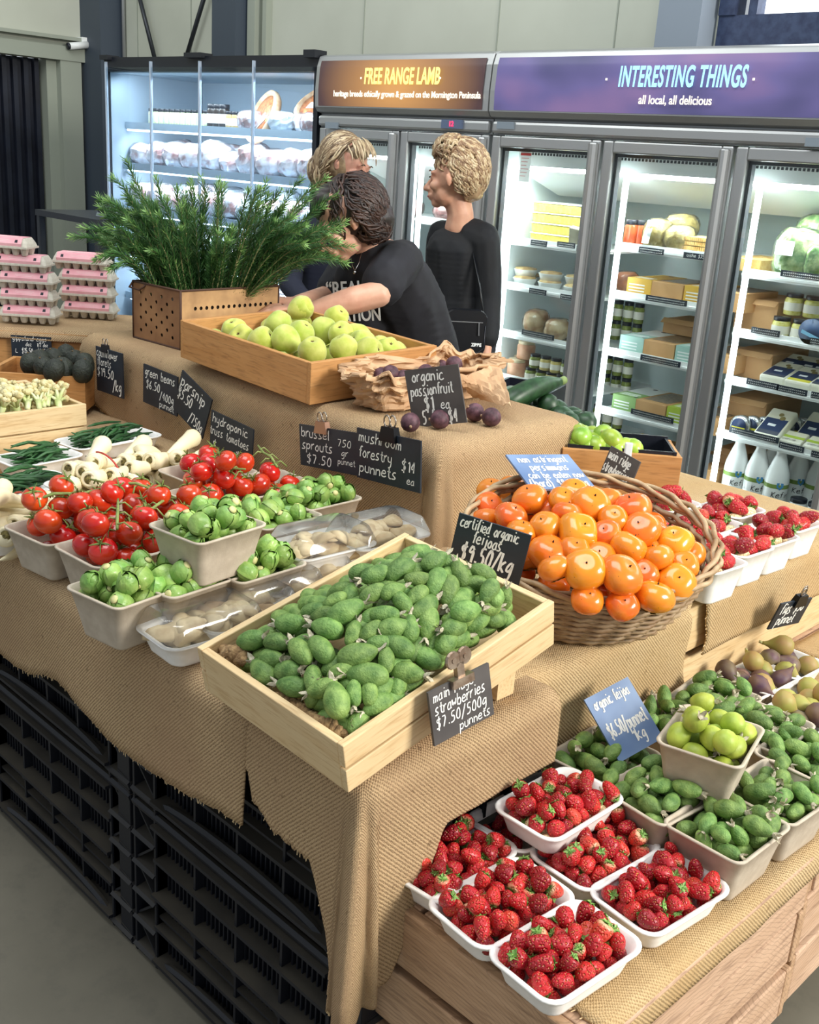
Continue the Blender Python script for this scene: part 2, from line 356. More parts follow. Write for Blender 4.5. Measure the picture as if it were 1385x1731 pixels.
def write(mb, text, x, z, h, wd=None, th=None, slant=.12, wig=.0, y=0, mi=1, seed=1, fn=None):
    """chalk strokes: x, z = start of base line in board coordinates, h = x-height"""
    rnd = random.Random(seed+len(text)); s = h/6.0; adv = s*7.4; n = sum(1 for c in text)
    if wd: k = wd/(n*adv)
    else: k = 1
    th = th or h*.085; cx = x
    for ch in text:
        g = GL.get(ch, '')
        dz = rnd.uniform(-.06, .06)*h
        for st in g.replace(' ', '').split('|'):
            pts = [(cx+(int(st[i], 16)+(int(st[i+1], 16)-4)*slant)*s*k, z+dz+(int(st[i+1], 16)-4)*s) for i in range(0, len(st)-1, 2)]
            if len(pts) < 2: continue
            # smooth the stroke once (corner cutting)
            q = [pts[0]]
            for a, b in zip(pts, pts[1:]): q += [(a[0]*.75+b[0]*.25, a[1]*.75+b[1]*.25), (a[0]*.25+b[0]*.75, a[1]*.25+b[1]*.75)]
            q.append(pts[-1]); pts = q
            L = []; R = []
            for i, (px, pz) in enumerate(pts):
                a = pts[max(i-1, 0)]; b = pts[min(i+1, len(pts)-1)]; tx, tz = b[0]-a[0], b[1]-a[1]; l = math.hypot(tx, tz) or 1
                wdt = th*rnd.uniform(.8, 1.15); L.append((px-tz/l*wdt, y, pz+tx/l*wdt)); R.append((px+tz/l*wdt, y, pz-tx/l*wdt))
            vs = [V3(p) for p in L+R]
            if fn: vs = [fn(p) for p in vs]
            m_ = len(L); mb.add(vs, [(i, i+m_, i+m_+1, i+1) for i in range(m_-1)], mi)
        cx += adv*k*(.62 if ch in "il.1,'" else (.8 if ch in 'fjrt' else (1.15 if ch in 'mw' else 1)))
    return cx
CLIPM = M('clip_black_metal', '#1b1c20', rough=.3, metal=.7); CLIPW = M('clip_wire', '#a39a90', rough=.3, metal=.9); CLIPC2 = M('clip_tarnished', '#8c7462', '#b5a493', rough=.35, metal=.8, nscale=60); CLIPC = M('clip_copper', '#9c7a68', rough=.3, metal=.8)
def sign(corners, lines, label, board=SLATE, clip=None, th=.004, clipm=None, name='price_sign', chalk=None):
    """corners: top left, top right, bottom left in the place; lines: (text, u, v, x-height, width) in board fractions"""
    tl, tr, bl = [V3(c) for c in corners]; X = (tr-tl); Wd = X.length; X.normalize(); Zv = (tl-bl); Zv -= X*Zv.dot(X); Hh = Zv.length; Zv.normalize(); Y = Zv.cross(X)
    # board local: x right, y away from the reader, z up; origin bottom centre
    mb = MB().box((0, 0, Hh/2), (Wd, th, Hh), 0)
    for i, (txt, u, v_, h, wf) in enumerate(lines):
        write(mb, txt, -Wd/2+u*Wd, v_*Hh, h*Hh, wd=(wf*Wd if wf else None), y=-th/2-.0006, seed=i*7+len(label), th=h*Hh*.10)
    o = mk(name, mb, [board, chalk or CHALK], smooth=False)
    R = Matrix((X, Y, Zv)).transposed().to_4x4(); R.translation = bl + X*Wd/2
    o.matrix_world = R
    tag(o, label, 'sign', 'chalk price signs')
    if clip is not None:
        cu, big = clip; cx = -Wd/2+cu*Wd
        c = MB().box((cx, 0, Hh+.000), (.035*big, .014*big, .022*big), 0, taper=.75)
        if clipm is not CLIPC2: mk('clip', c, clipm or CLIPM, o, smooth=False)
        if clipm is CLIPC2:
            c = MB().box((cx, -.003, Hh-.004), (.030*big, .012, .012), 0); c.box((cx, -.001, Hh+.008), (.010*big, .008, .022*big), 0)
            for sgn in (-1, 1): c.lathe([(.0005, -.003), (.009*big, -.003), (.010*big, 0), (.009*big, .003), (.0005, .003)], 16, c=(cx+sgn*.008*big, -.002, Hh+.022*big), rot=Matrix.Rotation(pi/2, 3, 'X')).lathe([(.003*big, -.0045), (.003*big, .0045)], 8, c=(cx+sgn*.008*big, -.002, Hh+.022*big), rot=Matrix.Rotation(pi/2, 3, 'X'))
            bpy.data.objects.remove(o.children[0], do_unlink=True) if False else None
            mk('clip_plate', c, clipm, o, smooth=False); return o
        wv = MB()
        for sgn in (-1, 1):
            pts = [(cx+sgn*.004*big+.007*big*sin(a)*sgn*.9, sgn*.003, Hh+.010*big+.009*big*(1-cos(a))) for a in [k*pi/5 for k in range(11)]]
            wv.tube(pts, .0013*big, 5)
        mk('clip_wire', wv, CLIPW, o)
    return o
# ------------------------------------------------------------------ fridges
YF = 3.574                                             # door plane
FR_IN = M('fridge_interior', '#e4eeee', rough=.5)
FR_GREY = M('fridge_back', '#cfdcdd', rough=.55)
TUBE = M('fridge_light_tube', '#ffffff', emit='#f2fbff', estr=7)
BAND = M('fridge_trim_grey', '#8f9294', rough=.35, metal=.6)
RUBBER = M('door_gasket', '#1b1f24', rough=.7)
TKTM = SLATE
def litpanel(name, cols, strength):
    mt, nt, bs = nmat(name); v = coords(nt, 'Object', (1.2, 1, 2.2))
    c = ramp(nt, noisen(nt, v, 2.0, 2), cols)
    nt.links.new(c, bs.inputs['Base Color']); nt.links.new(c, bs.inputs['Emission Color']); bs.inputs['Emission Strength'].default_value = strength
    bs.inputs['Roughness'].default_value = .35; return mt
def glowpanel(name, inner, outer, strength, sx, sz):
    # a backlit sign: its lamp sits behind the middle of the print
    mt, nt, bs = nmat(name); v = coords(nt, 'Object', (1/sx, 0, 1/sz)); g = N(nt, 'ShaderNodeTexGradient', gradient_type='SPHERICAL'); nt.links.new(v, g.inputs[0])
    c = ramp(nt, g.outputs['Fac'], [(0, srgb(outer)), (.9, srgb(inner))])
    bs.inputs['Base Color'].default_value = srgb(outer); nt.links.new(c, bs.inputs['Emission Color']); bs.inputs['Emission Strength'].default_value = strength
    bs.inputs['Roughness'].default_value = .35; return mt
def textobj(txt, size, mat, parent, loc, sx=1.0, off=0.0, shear=0.0, name='lettering', spacing=1.0):
    cu = bpy.data.curves.new(name, 'FONT'); cu.body = txt; cu.size = size; cu.align_x = 'CENTER'; cu.align_y = 'CENTER'; cu.offset = off; cu.shear = shear; cu.extrude = .001; cu.space_character = spacing
    o = bpy.data.objects.new(name, cu); COL.objects.link(o); bpy.context.view_layer.update()
    me = bpy.data.meshes.new_from_object(o.evaluated_get(bpy.context.evaluated_depsgraph_get())); bpy.data.objects.remove(o, do_unlink=True)
    me.materials.clear(); me.materials.append(mat)
    o = bpy.data.objects.new(name, me); COL.objects.link(o); o.parent = parent; o.location = loc; o.rotation_euler = (pi/2, 0, 0); o.scale = (sx, 1, 1); return o
def fridge(name, label, xs, shelves, panel, htop=1.95):
    """xs: door boundaries along X; shelves: list per door of shelf heights"""
    x0, x1 = xs[0], xs[-1]; xc = (x0+x1)/2; t = thing(name, label, 'fridge', (xc, YF, 0)); L = lambda a, b: ((a[0]-xc, a[1], a[2]), (b[0]-xc, b[1], b[2]))
    D = .68
    b = MB()
    b.b2(*L((x0, .03, .12), (x0+.03, D, 1.93))).b2(*L((x1-.03, .03, .12), (x1, D, 1.93)))
    b.b2(*L((x0, D-.03, .12), (x1, D, 1.93)), mi=1).b2(*L((x0, .03, 1.64), (x1, D, 1.93))).b2(*L((x0, .03, .0), (x1, D, .16)), mi=2)
    for x in xs[1:-1]: b.b2(*L((x-.02, .04, .16), (x+.02, .09, 1.64)))
    mk('cabinet_body', b, [FR_IN, FR_GREY, BAND], t, smooth=False)
    # evaporator housing with two rows of square holes
    e = MB(); e.ring([[V3((x0+.06-xc, y, z)) for y, z in ((.10, 1.62), (.10, 1.50), (.40, 1.40), (.60, 1.40), (.60, 1.62))], [V3((x1-.06-xc, y, z)) for y, z in ((.10, 1.62), (.10, 1.50), (.40, 1.40), (.60, 1.40), (.60, 1.62))]])
    n = int((x1-x0-.2)/.016)
    for i in range(n):
        for k in (0, 1):
            x = x0+.1+i*.016-xc; e.b2((x, .097, 1.578-k*.017), (x+.009, .099, 1.588-k*.017), 1)
    mk('air_duct', e, [WHITE, RUBBER], t, smooth=False)
    # doors
    for i in range(len(xs)-1):
        a, c = xs[i]+.006-xc, xs[i+1]-.006-xc
        zt, zb = 1.628, .17; fw_ = .045
        f = MB(); f.b2((a, -.02, zb), (a+fw_, .02, zt)).b2((c-fw_, -.02, zb), (c, .02, zt)).b2((a+fw_, -.019, zt-fw_), (c-fw_, .02, zt)).b2((a+fw_, -.019, zb), (c-fw_, .02, zb+fw_))
        f.tube([(c-.022, -.035, zb+.02), (c-.022, -.035, zt-.01)], .02, 10)
        dr = mk('door', f, ALU, t, smooth=False, bevel=.006)
        g = MB(); g.b2((a+fw_, -.004, zb+fw_), (c-fw_, .002, zt-fw_)); mk('glass', g, PANE, dr, smooth=False)
        g = MB()
        for q, wdt in ((a+fw_, .012), (c-fw_-.012, .012)): g.b2((q, .004, zb+fw_), (q+wdt, .03, zt-fw_))
        g.b2((a+fw_, .004, zt-fw_-.012), (c-fw_, .03, zt-fw_)).b2((a+fw_, .004, zb+fw_), (c-fw_, .03, zb+fw_+.012))
        mk('gasket', g, RUBBER, dr, smooth=False)
        # lights on the mullions
        mk('light_tube', MB().tube([(a+.07, .06, .22), (a+.07, .06, 1.50)], .012, 8), TUBE, t)
        for z in shelves[i]:
            s = MB(); s.b2((a+.03, .105, z-.022), (c-.03, .11, z+.012)).b2((a+.03, .10, z-.014), (c-.03, .62, z-.006))
            sh = mk('shelf', s, WHITE, t, smooth=False)
    # top sign: curved front
    pr_ = [(.0, 1.69), (-.035, 1.70), (-.05, 1.72), (-.052, 1.80), (-.045, 1.90), (-.03, 1.945), (0, 1.955), (.4, 1.955), (.4, 1.69)]
    s = MB(); s.ring([[V3((x0-xc, y, z)) for y, z in pr_], [V3((x1-xc, y, z)) for y, z in pr_]])
    hd = mk('sign_header', s, ALU, t, smooth=False, bevel=.004)
    pp = [(-.0525, 1.725), (-.056, 1.80), (-.050, 1.89), (-.041, 1.925)]
    s = MB(); s.sheet(lambda u, v_: V3((x0+.03-xc+u*(x1-x0-.06), *[pp[int(min(v_*3, 2.999))][k]*(1-(v_*3-int(min(v_*3, 2.999))))+pp[int(min(v_*3, 2.999))+1][k]*(v_*3-int(min(v_*3, 2.999))) for k in (0, 1)])), 1, 9)
    mk('sign_panel', s, panel, hd, smooth=True)
    # grey rail under the sign
    s = MB(); s.b2(*L((x0+.005, -.03, 1.635), (x1-.005, .05, 1.685))); mk('rail', s, ALU, t, smooth=False, bevel=.012)
    s = MB(); s.b2(*L((x0, -.005, 1.632), (x1, .06, 1.70))); mk('rail_shadow_gap', s, BAND, t, smooth=False)
    KIDS[t.name] = []
    return t, hd, xc
PURP = litpanel('purple_backlit_print', [(.3, srgb('#3f3f63')), (.5, srgb('#5a5380')), (.7, srgb('#775f86'))], .55)
BRWN = glowpanel('brown_backlit_print', '#d39a55', '#3d2b2c', .9, .52, .3)
BRWN.node_tree.nodes['Mapping'].inputs['Location'].default_value = (0, 0, -1.82/.3)
s1 = [1.21, 1.019, .81, .614, .40]; s2 = [1.242, 1.054, .823, .578, .345]; s3 = [1.203, .987, .808, .601, .344]
fr1, hd1, xc1 = fridge('display_fridge', 'three-door display fridge under the purple INTERESTING THINGS sign', [-3.118, -2.552, -1.99, -1.43], [s1, s2, s3], PURP)
fr0, hd0, xc0 = fridge('display_fridge', 'two-door display fridge under the brown FREE RANGE LAMB sign', [-4.235, -3.668, -3.124], [[1.25, 1.0, .8, .6], [1.25, 1.02, .8, .6]], BRWN)
CYAN = M('sign_cyan_letters', '#a8e4ee', emit='#8fd8ee', estr=.75); YEL = M('sign_yellow_letters', '#efe487', emit='#f2e27a', estr=.8); CRM = M('sign_cream_letters', '#f3ead6', emit='#f3ead6', estr=.7)
pc = atY(1150, 132, YF-.06); textobj('INTERESTING THINGS', (.098), CYAN, hd1, (pc.x-xc1, -.062, pc.z+.002), sx=.485, off=.0022, shear=.12, spacing=1.12)
for px in (1026, 1275): q = atY(px, 134, YF-.06); mk('lettering', MB().b2((-.004, -.001, -.004), (.004, .001, .004)), CRM, hd1, loc=(q.x-xc1, -.062, q.z), smooth=False)
pc = atY(1141, 170, YF-.06); textobj('all local, all delicious', .043, CRM, hd1, (pc.x-xc1, -.063, pc.z), sx=.86, off=.0004)
pc = atY(678, 130, YF-.06); textobj('FREE RANGE LAMB', (.094), YEL, hd0, (pc.x-xc0, -.062, pc.z), sx=.58, off=.0022, shear=.1, spacing=1.05)
for px in (611, 745): q = atY(px, 132, YF-.06); mk('lettering', MB().b2((-.004, -.001, -.004), (.004, .001, .004)), CRM, hd0, loc=(q.x-xc0, -.062, q.z), smooth=False)
pc = atY(681, 160, YF-.06); textobj('heritage breeds ethically grown & grazed on the Mornington Peninsula', .037, CRM, hd0, (pc.x-xc0, -.063, pc.z), sx=.88, off=.0006)
q = atY(766, 210, YF-.03)
dsp = mk('thermostat', MB().b2((-.06, -.006, -.018), (.06, .006, .018)), M('grey_blue_plastic', '#5c6b86', rough=.4), fr0, loc=(q.x-xc0, -.035, q.z), smooth=False)
textobj('12', .03, M('red_led', '#ff2040', emit='#ff2a50', estr=3), dsp, (0, -.0075, 0), name='display_digits')
for px, xcc, fr in ((562, xc0, fr0), (856, xc1, fr1), (1385, xc1, fr1)):
    q = atY(px, 212 if px < 1000 else 241, YF-.03); mk('badge', MB().b2((-.045, -.004, -.014), (.045, .004, .014)), M('grey_badge', '#84909a', rough=.4), fr, loc=(q.x-xcc, -.033, q.z), smooth=False)
# light inside each fridge
for fx, wd, pw in ((xc1, 1.6, 62), (xc0, 1.05, 32)):
    area('fridge_light', (fx, YF+.12, 1.52), (fx, YF+.35, .3), wd, .1, pw, (.93, 1, 1))
# shelf price tickets
def ticket(px, py, wpx, txt='', h=.022):
    p = atY(px, py, YF+.102); wd = wpx/1800*p.length*1.25
    mb = MB().box((0, 0, 0), (wd, .003, h), 0)
    if txt: write(mb, txt, -wd*.45, -h*.18, h*.36, wd=wd*.88, y=-.0022, th=h*.035)
    else:
        rn = random.Random(int(px)); n = max(3, int(wd/.008))
        for r_ in (.2, -.22):
            for k in range(n):
                x = -wd*.44+k*wd*.9/n; mb.tube([(x, -.0022, h*r_-.003), (x+wd*.3/n, -.0022, h*r_+.003*rn.random()), (x+wd*.55/n, -.0022, h*r_-.002)], .0006, 3, 1)
    o = mk('shelf_ticket', mb, [SLATE, CHALK], smooth=False, loc=(p.x, YF+.0995, p.z)); return o
TK = [(912, 411, 26, ''), (958, 414, 28, ''), (980, 420, 8, ''), (910, 493, 28, ''), (962, 503, 26, ''), (910, 566, 54, ''), (920, 652, 40, ''), (1102, 424, 36, ''), (1182, 434, 42, 'quishe $35.75'), (1127, 508, 60, ''),
      (1117, 610, 60, ''), (1103, 703, 66, ''), (1358, 466, 56, ''), (1295, 561, 38, ''), (1380, 577, 14, ''), (1290, 649, 44, ''), (1340, 660, 40, ''), (1380, 668, 12, ''), (1275, 735, 70, ''), (1339, 756, 34, ''), (1380, 768, 12, ''), (1300, 862, 66, '')]
for i, a in enumerate(TK):
    col = 'left' if a[0] < 1000 else ('middle' if a[0] < 1240 else 'right')
    o = ticket(*a); lvl = sum(1 for b in TK if abs(b[0]-a[0]) < 150 and ((b[0] < 1000) == (a[0] < 1000)) and b[1] < a[1]-30)
    zs = sorted({1.2, 1.0, .81, .6, .34}, reverse=True); k = min(range(5), key=lambda j: abs(zs[j]-o.location.z))
    nm = ['top', 'second', 'third', 'fourth', 'bottom'][k]
    same = [b for b in TK if ('left' if b[0] < 1000 else ('middle' if b[0] < 1240 else 'right')) == col and abs(b[1]-a[1]) < 36]
    pos = '' if len(same) == 1 else (['leftmost ', 'second ', 'third '][sorted(b[0] for b in same).index(a[0])] if len(same) > 1 else '')
    tag(o, f'{pos}black chalk price ticket on the {nm} shelf edge behind the {col} door'.replace('second black', 'second-from-left black').replace('third black', 'third-from-left black'), 'ticket', 'shelf tickets in the fridge')
# ------------------------------------------------------------------ open meat cabinet with glass doors at the left
A_, B_ = V3((-6.06, 3.44, 0)), V3((-4.245, 3.55, 0)); CW = (B_-A_).length; crz = atan2(B_.y-A_.y, B_.x-A_.x)
cab = thing('meat_cabinet', 'black-framed glass-door meat cabinet left of the lamb fridge', 'fridge', A_, crz)
BLK = M('black_cabinet_steel', '#14171f', rough=.4)
b = MB().b2((0, 0, 1.88), (CW, .75, 1.955)).b2((0, 0, 0), (.03, .75, 1.9)).b2((CW-.03, 0, 0), (CW, .75, 1.9)).b2((0, .70, 0), (CW, .75, 1.9)).b2((0, 0, 0), (CW, .75, .28))
b.b2((.03, .02, .28), (.034, .70, 1.88), 1).b2((CW-.034, .02, .28), (CW-.03, .70, 1.88), 1).b2((.03, .02, 1.875), (CW-.03, .7, 1.879), 1)
b.b2((.0, -.03, 1.94), (.08, .05, 1.965)).b2((CW*.44, -.03, 1.945), (CW*.52, .05, 1.97)).b2((CW-.08, -.03, 1.94), (CW, .05, 1.975)); mk('cabinet_frame', b, [BLK, M('cabinet_liner', '#9dadba', rough=.4)], cab, smooth=False)
mk('back_panel', MB().b2((.03, .69, .28), (CW-.03, .70, 1.88)), M('cabinet_liner', '#9dadba', rough=.4), cab, smooth=False)
for i in range(4):
    a, c = .03+i*(CW-.06)/4, .03+(i+1)*(CW-.06)/4
    g = mk('glass_door', MB().b2((a+.003, -.012, .28), (c-.003, -.006, 1.90)), PANE2, cab, smooth=False)
    mk('door_edge', MB().b2((a-.004, -.015, .28), (a+.006, 0, 1.93)), M('frosted_edge', '#aebccd', rough=.2), g, smooth=False)
SHZ = [1.60, 1.37, 1.12, .86, .6]
for k, z in enumerate(SHZ):
    mk('shelf', MB().b2((.04, .1 if k else .12, z-.012), (CW-.04, .66, z)).b2((.04, .09 if k else .11, z-.03), (CW-.04, .1 if k else .12, z+.01)), M('cabinet_shelf', '#a9bccb', rough=.25, metal=.3), cab, smooth=False)
    l = MB().tube([(.05, .12, z-.035), (CW-.05, .12, z-.035)], .006, 6); mk('light_strip', l, M('cabinet_tube', '#ffffff', emit='#dff0ff', estr=5), cab)
cw2 = lambda x, y, z: cab.matrix_basis @ V3((x, y, z))
cab_m = Matrix.Translation(A_) @ Matrix.Rotation(crz, 4, 'Z')
def cabp(x, y, z): return cab_m @ V3((x, y, z))
area('cabinet_light', cabp(CW/2, .05, 1.86), cabp(CW/2, .30, 1.2), 1.6, .08, 10, (.85, .94, 1))
for z in SHZ[:4]: area('cabinet_light', cabp(CW/2, .13, z-.04), cabp(CW/2, .36, z-.35), 1.6, .05, 9, (.85, .94, 1))  # extra lamps added below the shelves to brighten the goods
# small dark table left of the cabinet with a weighing scale
p = at(150, 362, .80); p = atY(150, 362, 2.9)
st_ = thing('side_table', 'small dark steel table beside the meat cabinet', 'table', (p.x, 2.95, 0))
tz = p.z
mk('table_top', MB().b2((-.30, -.2, tz-.03), (.35, .25, tz)), DKMET, st_, smooth=False)
for x in (-.28, .33):
    for y in (-.18, .23): mk('leg', MB().b2((x-.015, y-.015, 0), (x+.015, y+.015, tz-.03)), DKMET, st_, smooth=False)
sc_ = thing('weighing_scale', 'small grey weighing scale on the dark side table', 'scale', (p.x+.18, 2.95, tz))
mk('scale_body', MB().box((0, 0, .025), (.16, .13, .05), 0, taper=.8), M('scale_grey', '#8b969e', rough=.4), sc_, smooth=False)
mk('scale_display', MB().box((0, -.068, .035), (.09, .01, .03)), BLACKP, sc_, smooth=False)

# ------------------------------------------------------------------ black ribbed crates carrying the display
CRATEM, nt, bs = nmat('black_crate_brown_tops'); g_ = N(nt, 'ShaderNodeNewGeometry'); sz_ = N(nt, 'ShaderNodeSeparateXYZ'); nt.links.new(g_.outputs['True Normal'], sz_.inputs[0]); v = coords(nt, 'Object')
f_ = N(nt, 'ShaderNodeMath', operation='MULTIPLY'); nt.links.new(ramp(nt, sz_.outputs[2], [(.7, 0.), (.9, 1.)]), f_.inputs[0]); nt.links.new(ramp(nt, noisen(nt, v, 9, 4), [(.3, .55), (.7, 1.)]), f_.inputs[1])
nt.links.new(mixc(nt, f_.outputs[0], srgb('#11141d'), srgb('#504a40')), bs.inputs['Base Color']); bs.inputs['Roughness'].default_value = .55  # faces pointing up are mixed towards brown, unevenly
def plastic_crate(name, label, x0, x1, y0, y1, z0, z1, group='black plastic crates under the display'):
    t = thing(name, label, 'crate', ((x0+x1)/2, (y0+y1)/2, z0), 0, group); W_, D_, H_ = x1-x0, y1-y0, z1-z0
    mb = MB(); mb.b2((-W_/2+.03, -D_/2+.03, .02), (W_/2-.03, D_/2-.03, H_-.01))
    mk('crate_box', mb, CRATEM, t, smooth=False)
    def panel(Wd, rot, off, nm):
        mb = MB(); Rm = Matrix.Rotation(rot, 3, 'Z')
        def bb(a, b):
            a, b = V3(a), V3(b); c = (a+b)/2; mb.box(Rm @ c + Rm @ V3((0, off, 0)), [abs(b[i]-a[i]) for i in range(3)], 0, rot=Rm)
        hw = Wd/2; cw_ = .075
        # corner columns with stacked triangular gussets
        for sg in (-1, 1):
            xa = sg*hw; xb = sg*(hw-cw_); lo_, hi_ = min(xa, xb), max(xa, xb)
            bb((xa-.004*sg-.003, 0, 0), (xa-.004*sg+.003, .045, H_)); bb((xb-.003, 0, .0), (xb+.003, .045, H_))
            n = 5
            for k in range(n):
                z = .015+k*(H_-.03)/n; dz = (H_-.03)/n
                vs = [(lo_, -.006, z), (hi_, -.006, z), (hi_, .045, z+.006), (lo_, .045, z+.006), (lo_, 0, z+.005), (hi_, 0, z+.005), (hi_, .045, z+.012), (lo_, .045, z+.012)]
                mb.add([Rm @ (V3(p)+V3((0, off, 0))) for p in vs], [(0, 1, 2, 3), (7, 6, 5, 4), (0, 4, 5, 1), (1, 5, 6, 2), (2, 6, 7, 3), (3, 7, 4, 0)])
                s_ = 1 if k % 2 else -1
                a_, c_ = ((lo_, z), (hi_, z+dz)) if s_ > 0 else ((hi_, z), (lo_, z+dz))
                vs = [(a_[0], .004, a_[1]), (a_[0], .04, a_[1]), (c_[0], .04, c_[1]), (c_[0], .004, c_[1])]
                vs2 = [(x, y, z_+.006) for x, y, z_ in vs]
                mb.add([Rm @ (V3(p)+V3((0, off, 0))) for p in vs+vs2], [(0, 1, 2, 3), (7, 6, 5, 4), (0, 4, 5, 1), (1, 5, 6, 2), (2, 6, 7, 3), (3, 7, 4, 0)])
        ia, ib = -hw+cw_, hw-cw_
        rows = 4
        for k in range(rows+1):                       # deep horizontal ribs
            z = .02+k*(H_-.05)/rows; dep = .0 if k in (0, rows, 2) else .006
            sag = .012 if k in (3, 5) else 0
            bb((ia, dep-.010, z), (ib, .031, z+.007)); 
            if k in (1,): bb((ia, dep, z+.022), (ib, .031, z+.027))
        for j in range(5):                            # upright ribs
            x = ia+(j)*(ib-ia)/4; bb((x-.003, .004, .02), (x+.003, .031, H_-.02))
        ns = int((ib-ia)/.0125)
        for j in range(ns):                           # fine slats at the back of each field
            x = ia+j*(ib-ia)/ns; bb((x-.0018, .020, .03), (x+.0018, .031, H_-.03))
        for k in (2,):                      # round lugs
            for j in (1, 2, 3): x = ia+j*(ib-ia)/4; c0 = Rm @ V3((x, -.0+off, .02+k*(H_-.05)/rows-.012)); mb.tube([c0, c0+Rm @ V3((0, .02, 0))], .008, 8)
        # bowed foot and lip
        fn = lambda u, v_: Rm @ V3((-hw+u*Wd, off-.004+.0*v_, .0+v_*(.012+.030*(1-(2*u-1)**2)) if True else 0))
        mb.tube([Rm @ V3((-hw+u*Wd/16, off+.004, .012+.028*sin(pi*min(1, max(0, (u-2)/12)))**.5 if 2 < u < 14 else .012)) for u in range(17)], .008, 6)
        mb.tube([Rm @ V3((-hw+.0+u*Wd/16, off+.004, H_-.012)) for u in range(17)], .008, 6)
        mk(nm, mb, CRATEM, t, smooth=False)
    panel(W_, 0, -D_/2, 'side_panel')
    panel(D_, pi/2, -W_/2, 'end_panel')
    KIDS[t.name] = []
    return t
ZA = .73
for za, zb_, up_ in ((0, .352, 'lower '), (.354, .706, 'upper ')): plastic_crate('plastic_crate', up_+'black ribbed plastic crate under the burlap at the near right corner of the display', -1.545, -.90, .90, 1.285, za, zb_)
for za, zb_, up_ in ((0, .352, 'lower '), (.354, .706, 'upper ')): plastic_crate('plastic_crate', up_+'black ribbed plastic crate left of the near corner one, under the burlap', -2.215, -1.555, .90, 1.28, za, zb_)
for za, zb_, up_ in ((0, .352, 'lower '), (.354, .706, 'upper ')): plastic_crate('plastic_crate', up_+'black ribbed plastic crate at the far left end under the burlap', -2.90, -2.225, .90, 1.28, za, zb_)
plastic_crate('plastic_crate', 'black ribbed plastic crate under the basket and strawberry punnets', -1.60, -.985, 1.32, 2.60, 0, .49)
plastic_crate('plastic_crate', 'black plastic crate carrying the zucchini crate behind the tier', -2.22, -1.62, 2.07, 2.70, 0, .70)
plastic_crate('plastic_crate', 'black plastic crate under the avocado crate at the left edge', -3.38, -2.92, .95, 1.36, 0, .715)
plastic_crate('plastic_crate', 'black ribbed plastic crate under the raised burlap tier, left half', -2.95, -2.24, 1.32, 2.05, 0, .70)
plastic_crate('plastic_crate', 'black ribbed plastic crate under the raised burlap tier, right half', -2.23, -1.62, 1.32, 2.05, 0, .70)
# wooden board deck under the cloths (crate of the middle level at the right)
def wood_crate(name, label, x0, x1, y0, y1, z0, z1, nsl, mx=ROUGHX, my=ROUGHY, gap=.015, th=.018, grp=None, top=True, post=True, cat='crate', lean=0):
    t = thing(name, label, cat, ((x0+x1)/2, (y0+y1)/2, z0), 0, grp); W_, D_, H_ = x1-x0, y1-y0, z1-z0; r_ = random.Random(int(abs(x0*1000)))
    sh = (H_-gap*(nsl-1))/nsl
    for k in range(nsl):
        z = k*(sh+gap)
        for s_ in (-1, 1):
            j = r_.uniform(-.004, .004)
            o = mk('side_slat', MB().box((0, s_*(D_/2-th/2), z+sh/2), (W_, th, sh-.002)), mx, t, smooth=False, bevel=.003)
            o = mk('end_slat', MB().box((s_*(W_/2-th/2)+(j if s_ > 0 else 0), 0, z+sh/2), (th, D_-2*th, sh-.002)), my, t, smooth=False, bevel=.003)
    if post:
        for sx in (-1, 1):
            for sy in (-1, 1): mk('corner_post', MB().b2((sx*(W_/2-th), sy*(D_/2-th), 0), (sx*(W_/2-th-.03), sy*(D_/2-th-.03), H_-.005)), mx, t, smooth=False)
    mk('crate_bottom', MB().b2((-W_/2+th, -D_/2+th, .0), (W_/2-th, D_/2-th, .012)), mx, t, smooth=False)
    if top:
        n = 4; bw = (W_-2*th)/n
        for k in range(n): mk('top_board', MB().b2((-W_/2+th+k*bw+.004, -D_/2+th, H_-.016), (-W_/2+th+(k+1)*bw-.004, D_/2-th, H_)), my, t, smooth=False, bevel=.002)
    KIDS[t.name] = []
    return t
wood_crate('wooden_crate', 'rough upturned wooden crate under the nearest strawberry trays', -.955, -.527, .93, 1.545, .17, .50, 3)
wood_crate('wooden_crate', 'rough upturned wooden crate under the feijoa and fig punnets at the right', -.955, -.535, 1.56, 2.18, .17, .50, 3)
wood_crate('wooden_crate', 'wooden crate at the far right end with bare inner side', -.955, -.54, 2.20, 2.75, .17, .50, 3)
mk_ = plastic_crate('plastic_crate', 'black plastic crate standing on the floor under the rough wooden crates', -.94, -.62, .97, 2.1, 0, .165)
mk_['group'] = 'black plastic crates under the display'
wood_crate('wooden_crate', 'light wooden crate under the burlap beside the basket, slats showing below the cloth', -1.60, -.945, 1.30, 2.62, .50, .715, 2, PINE, PINEY)

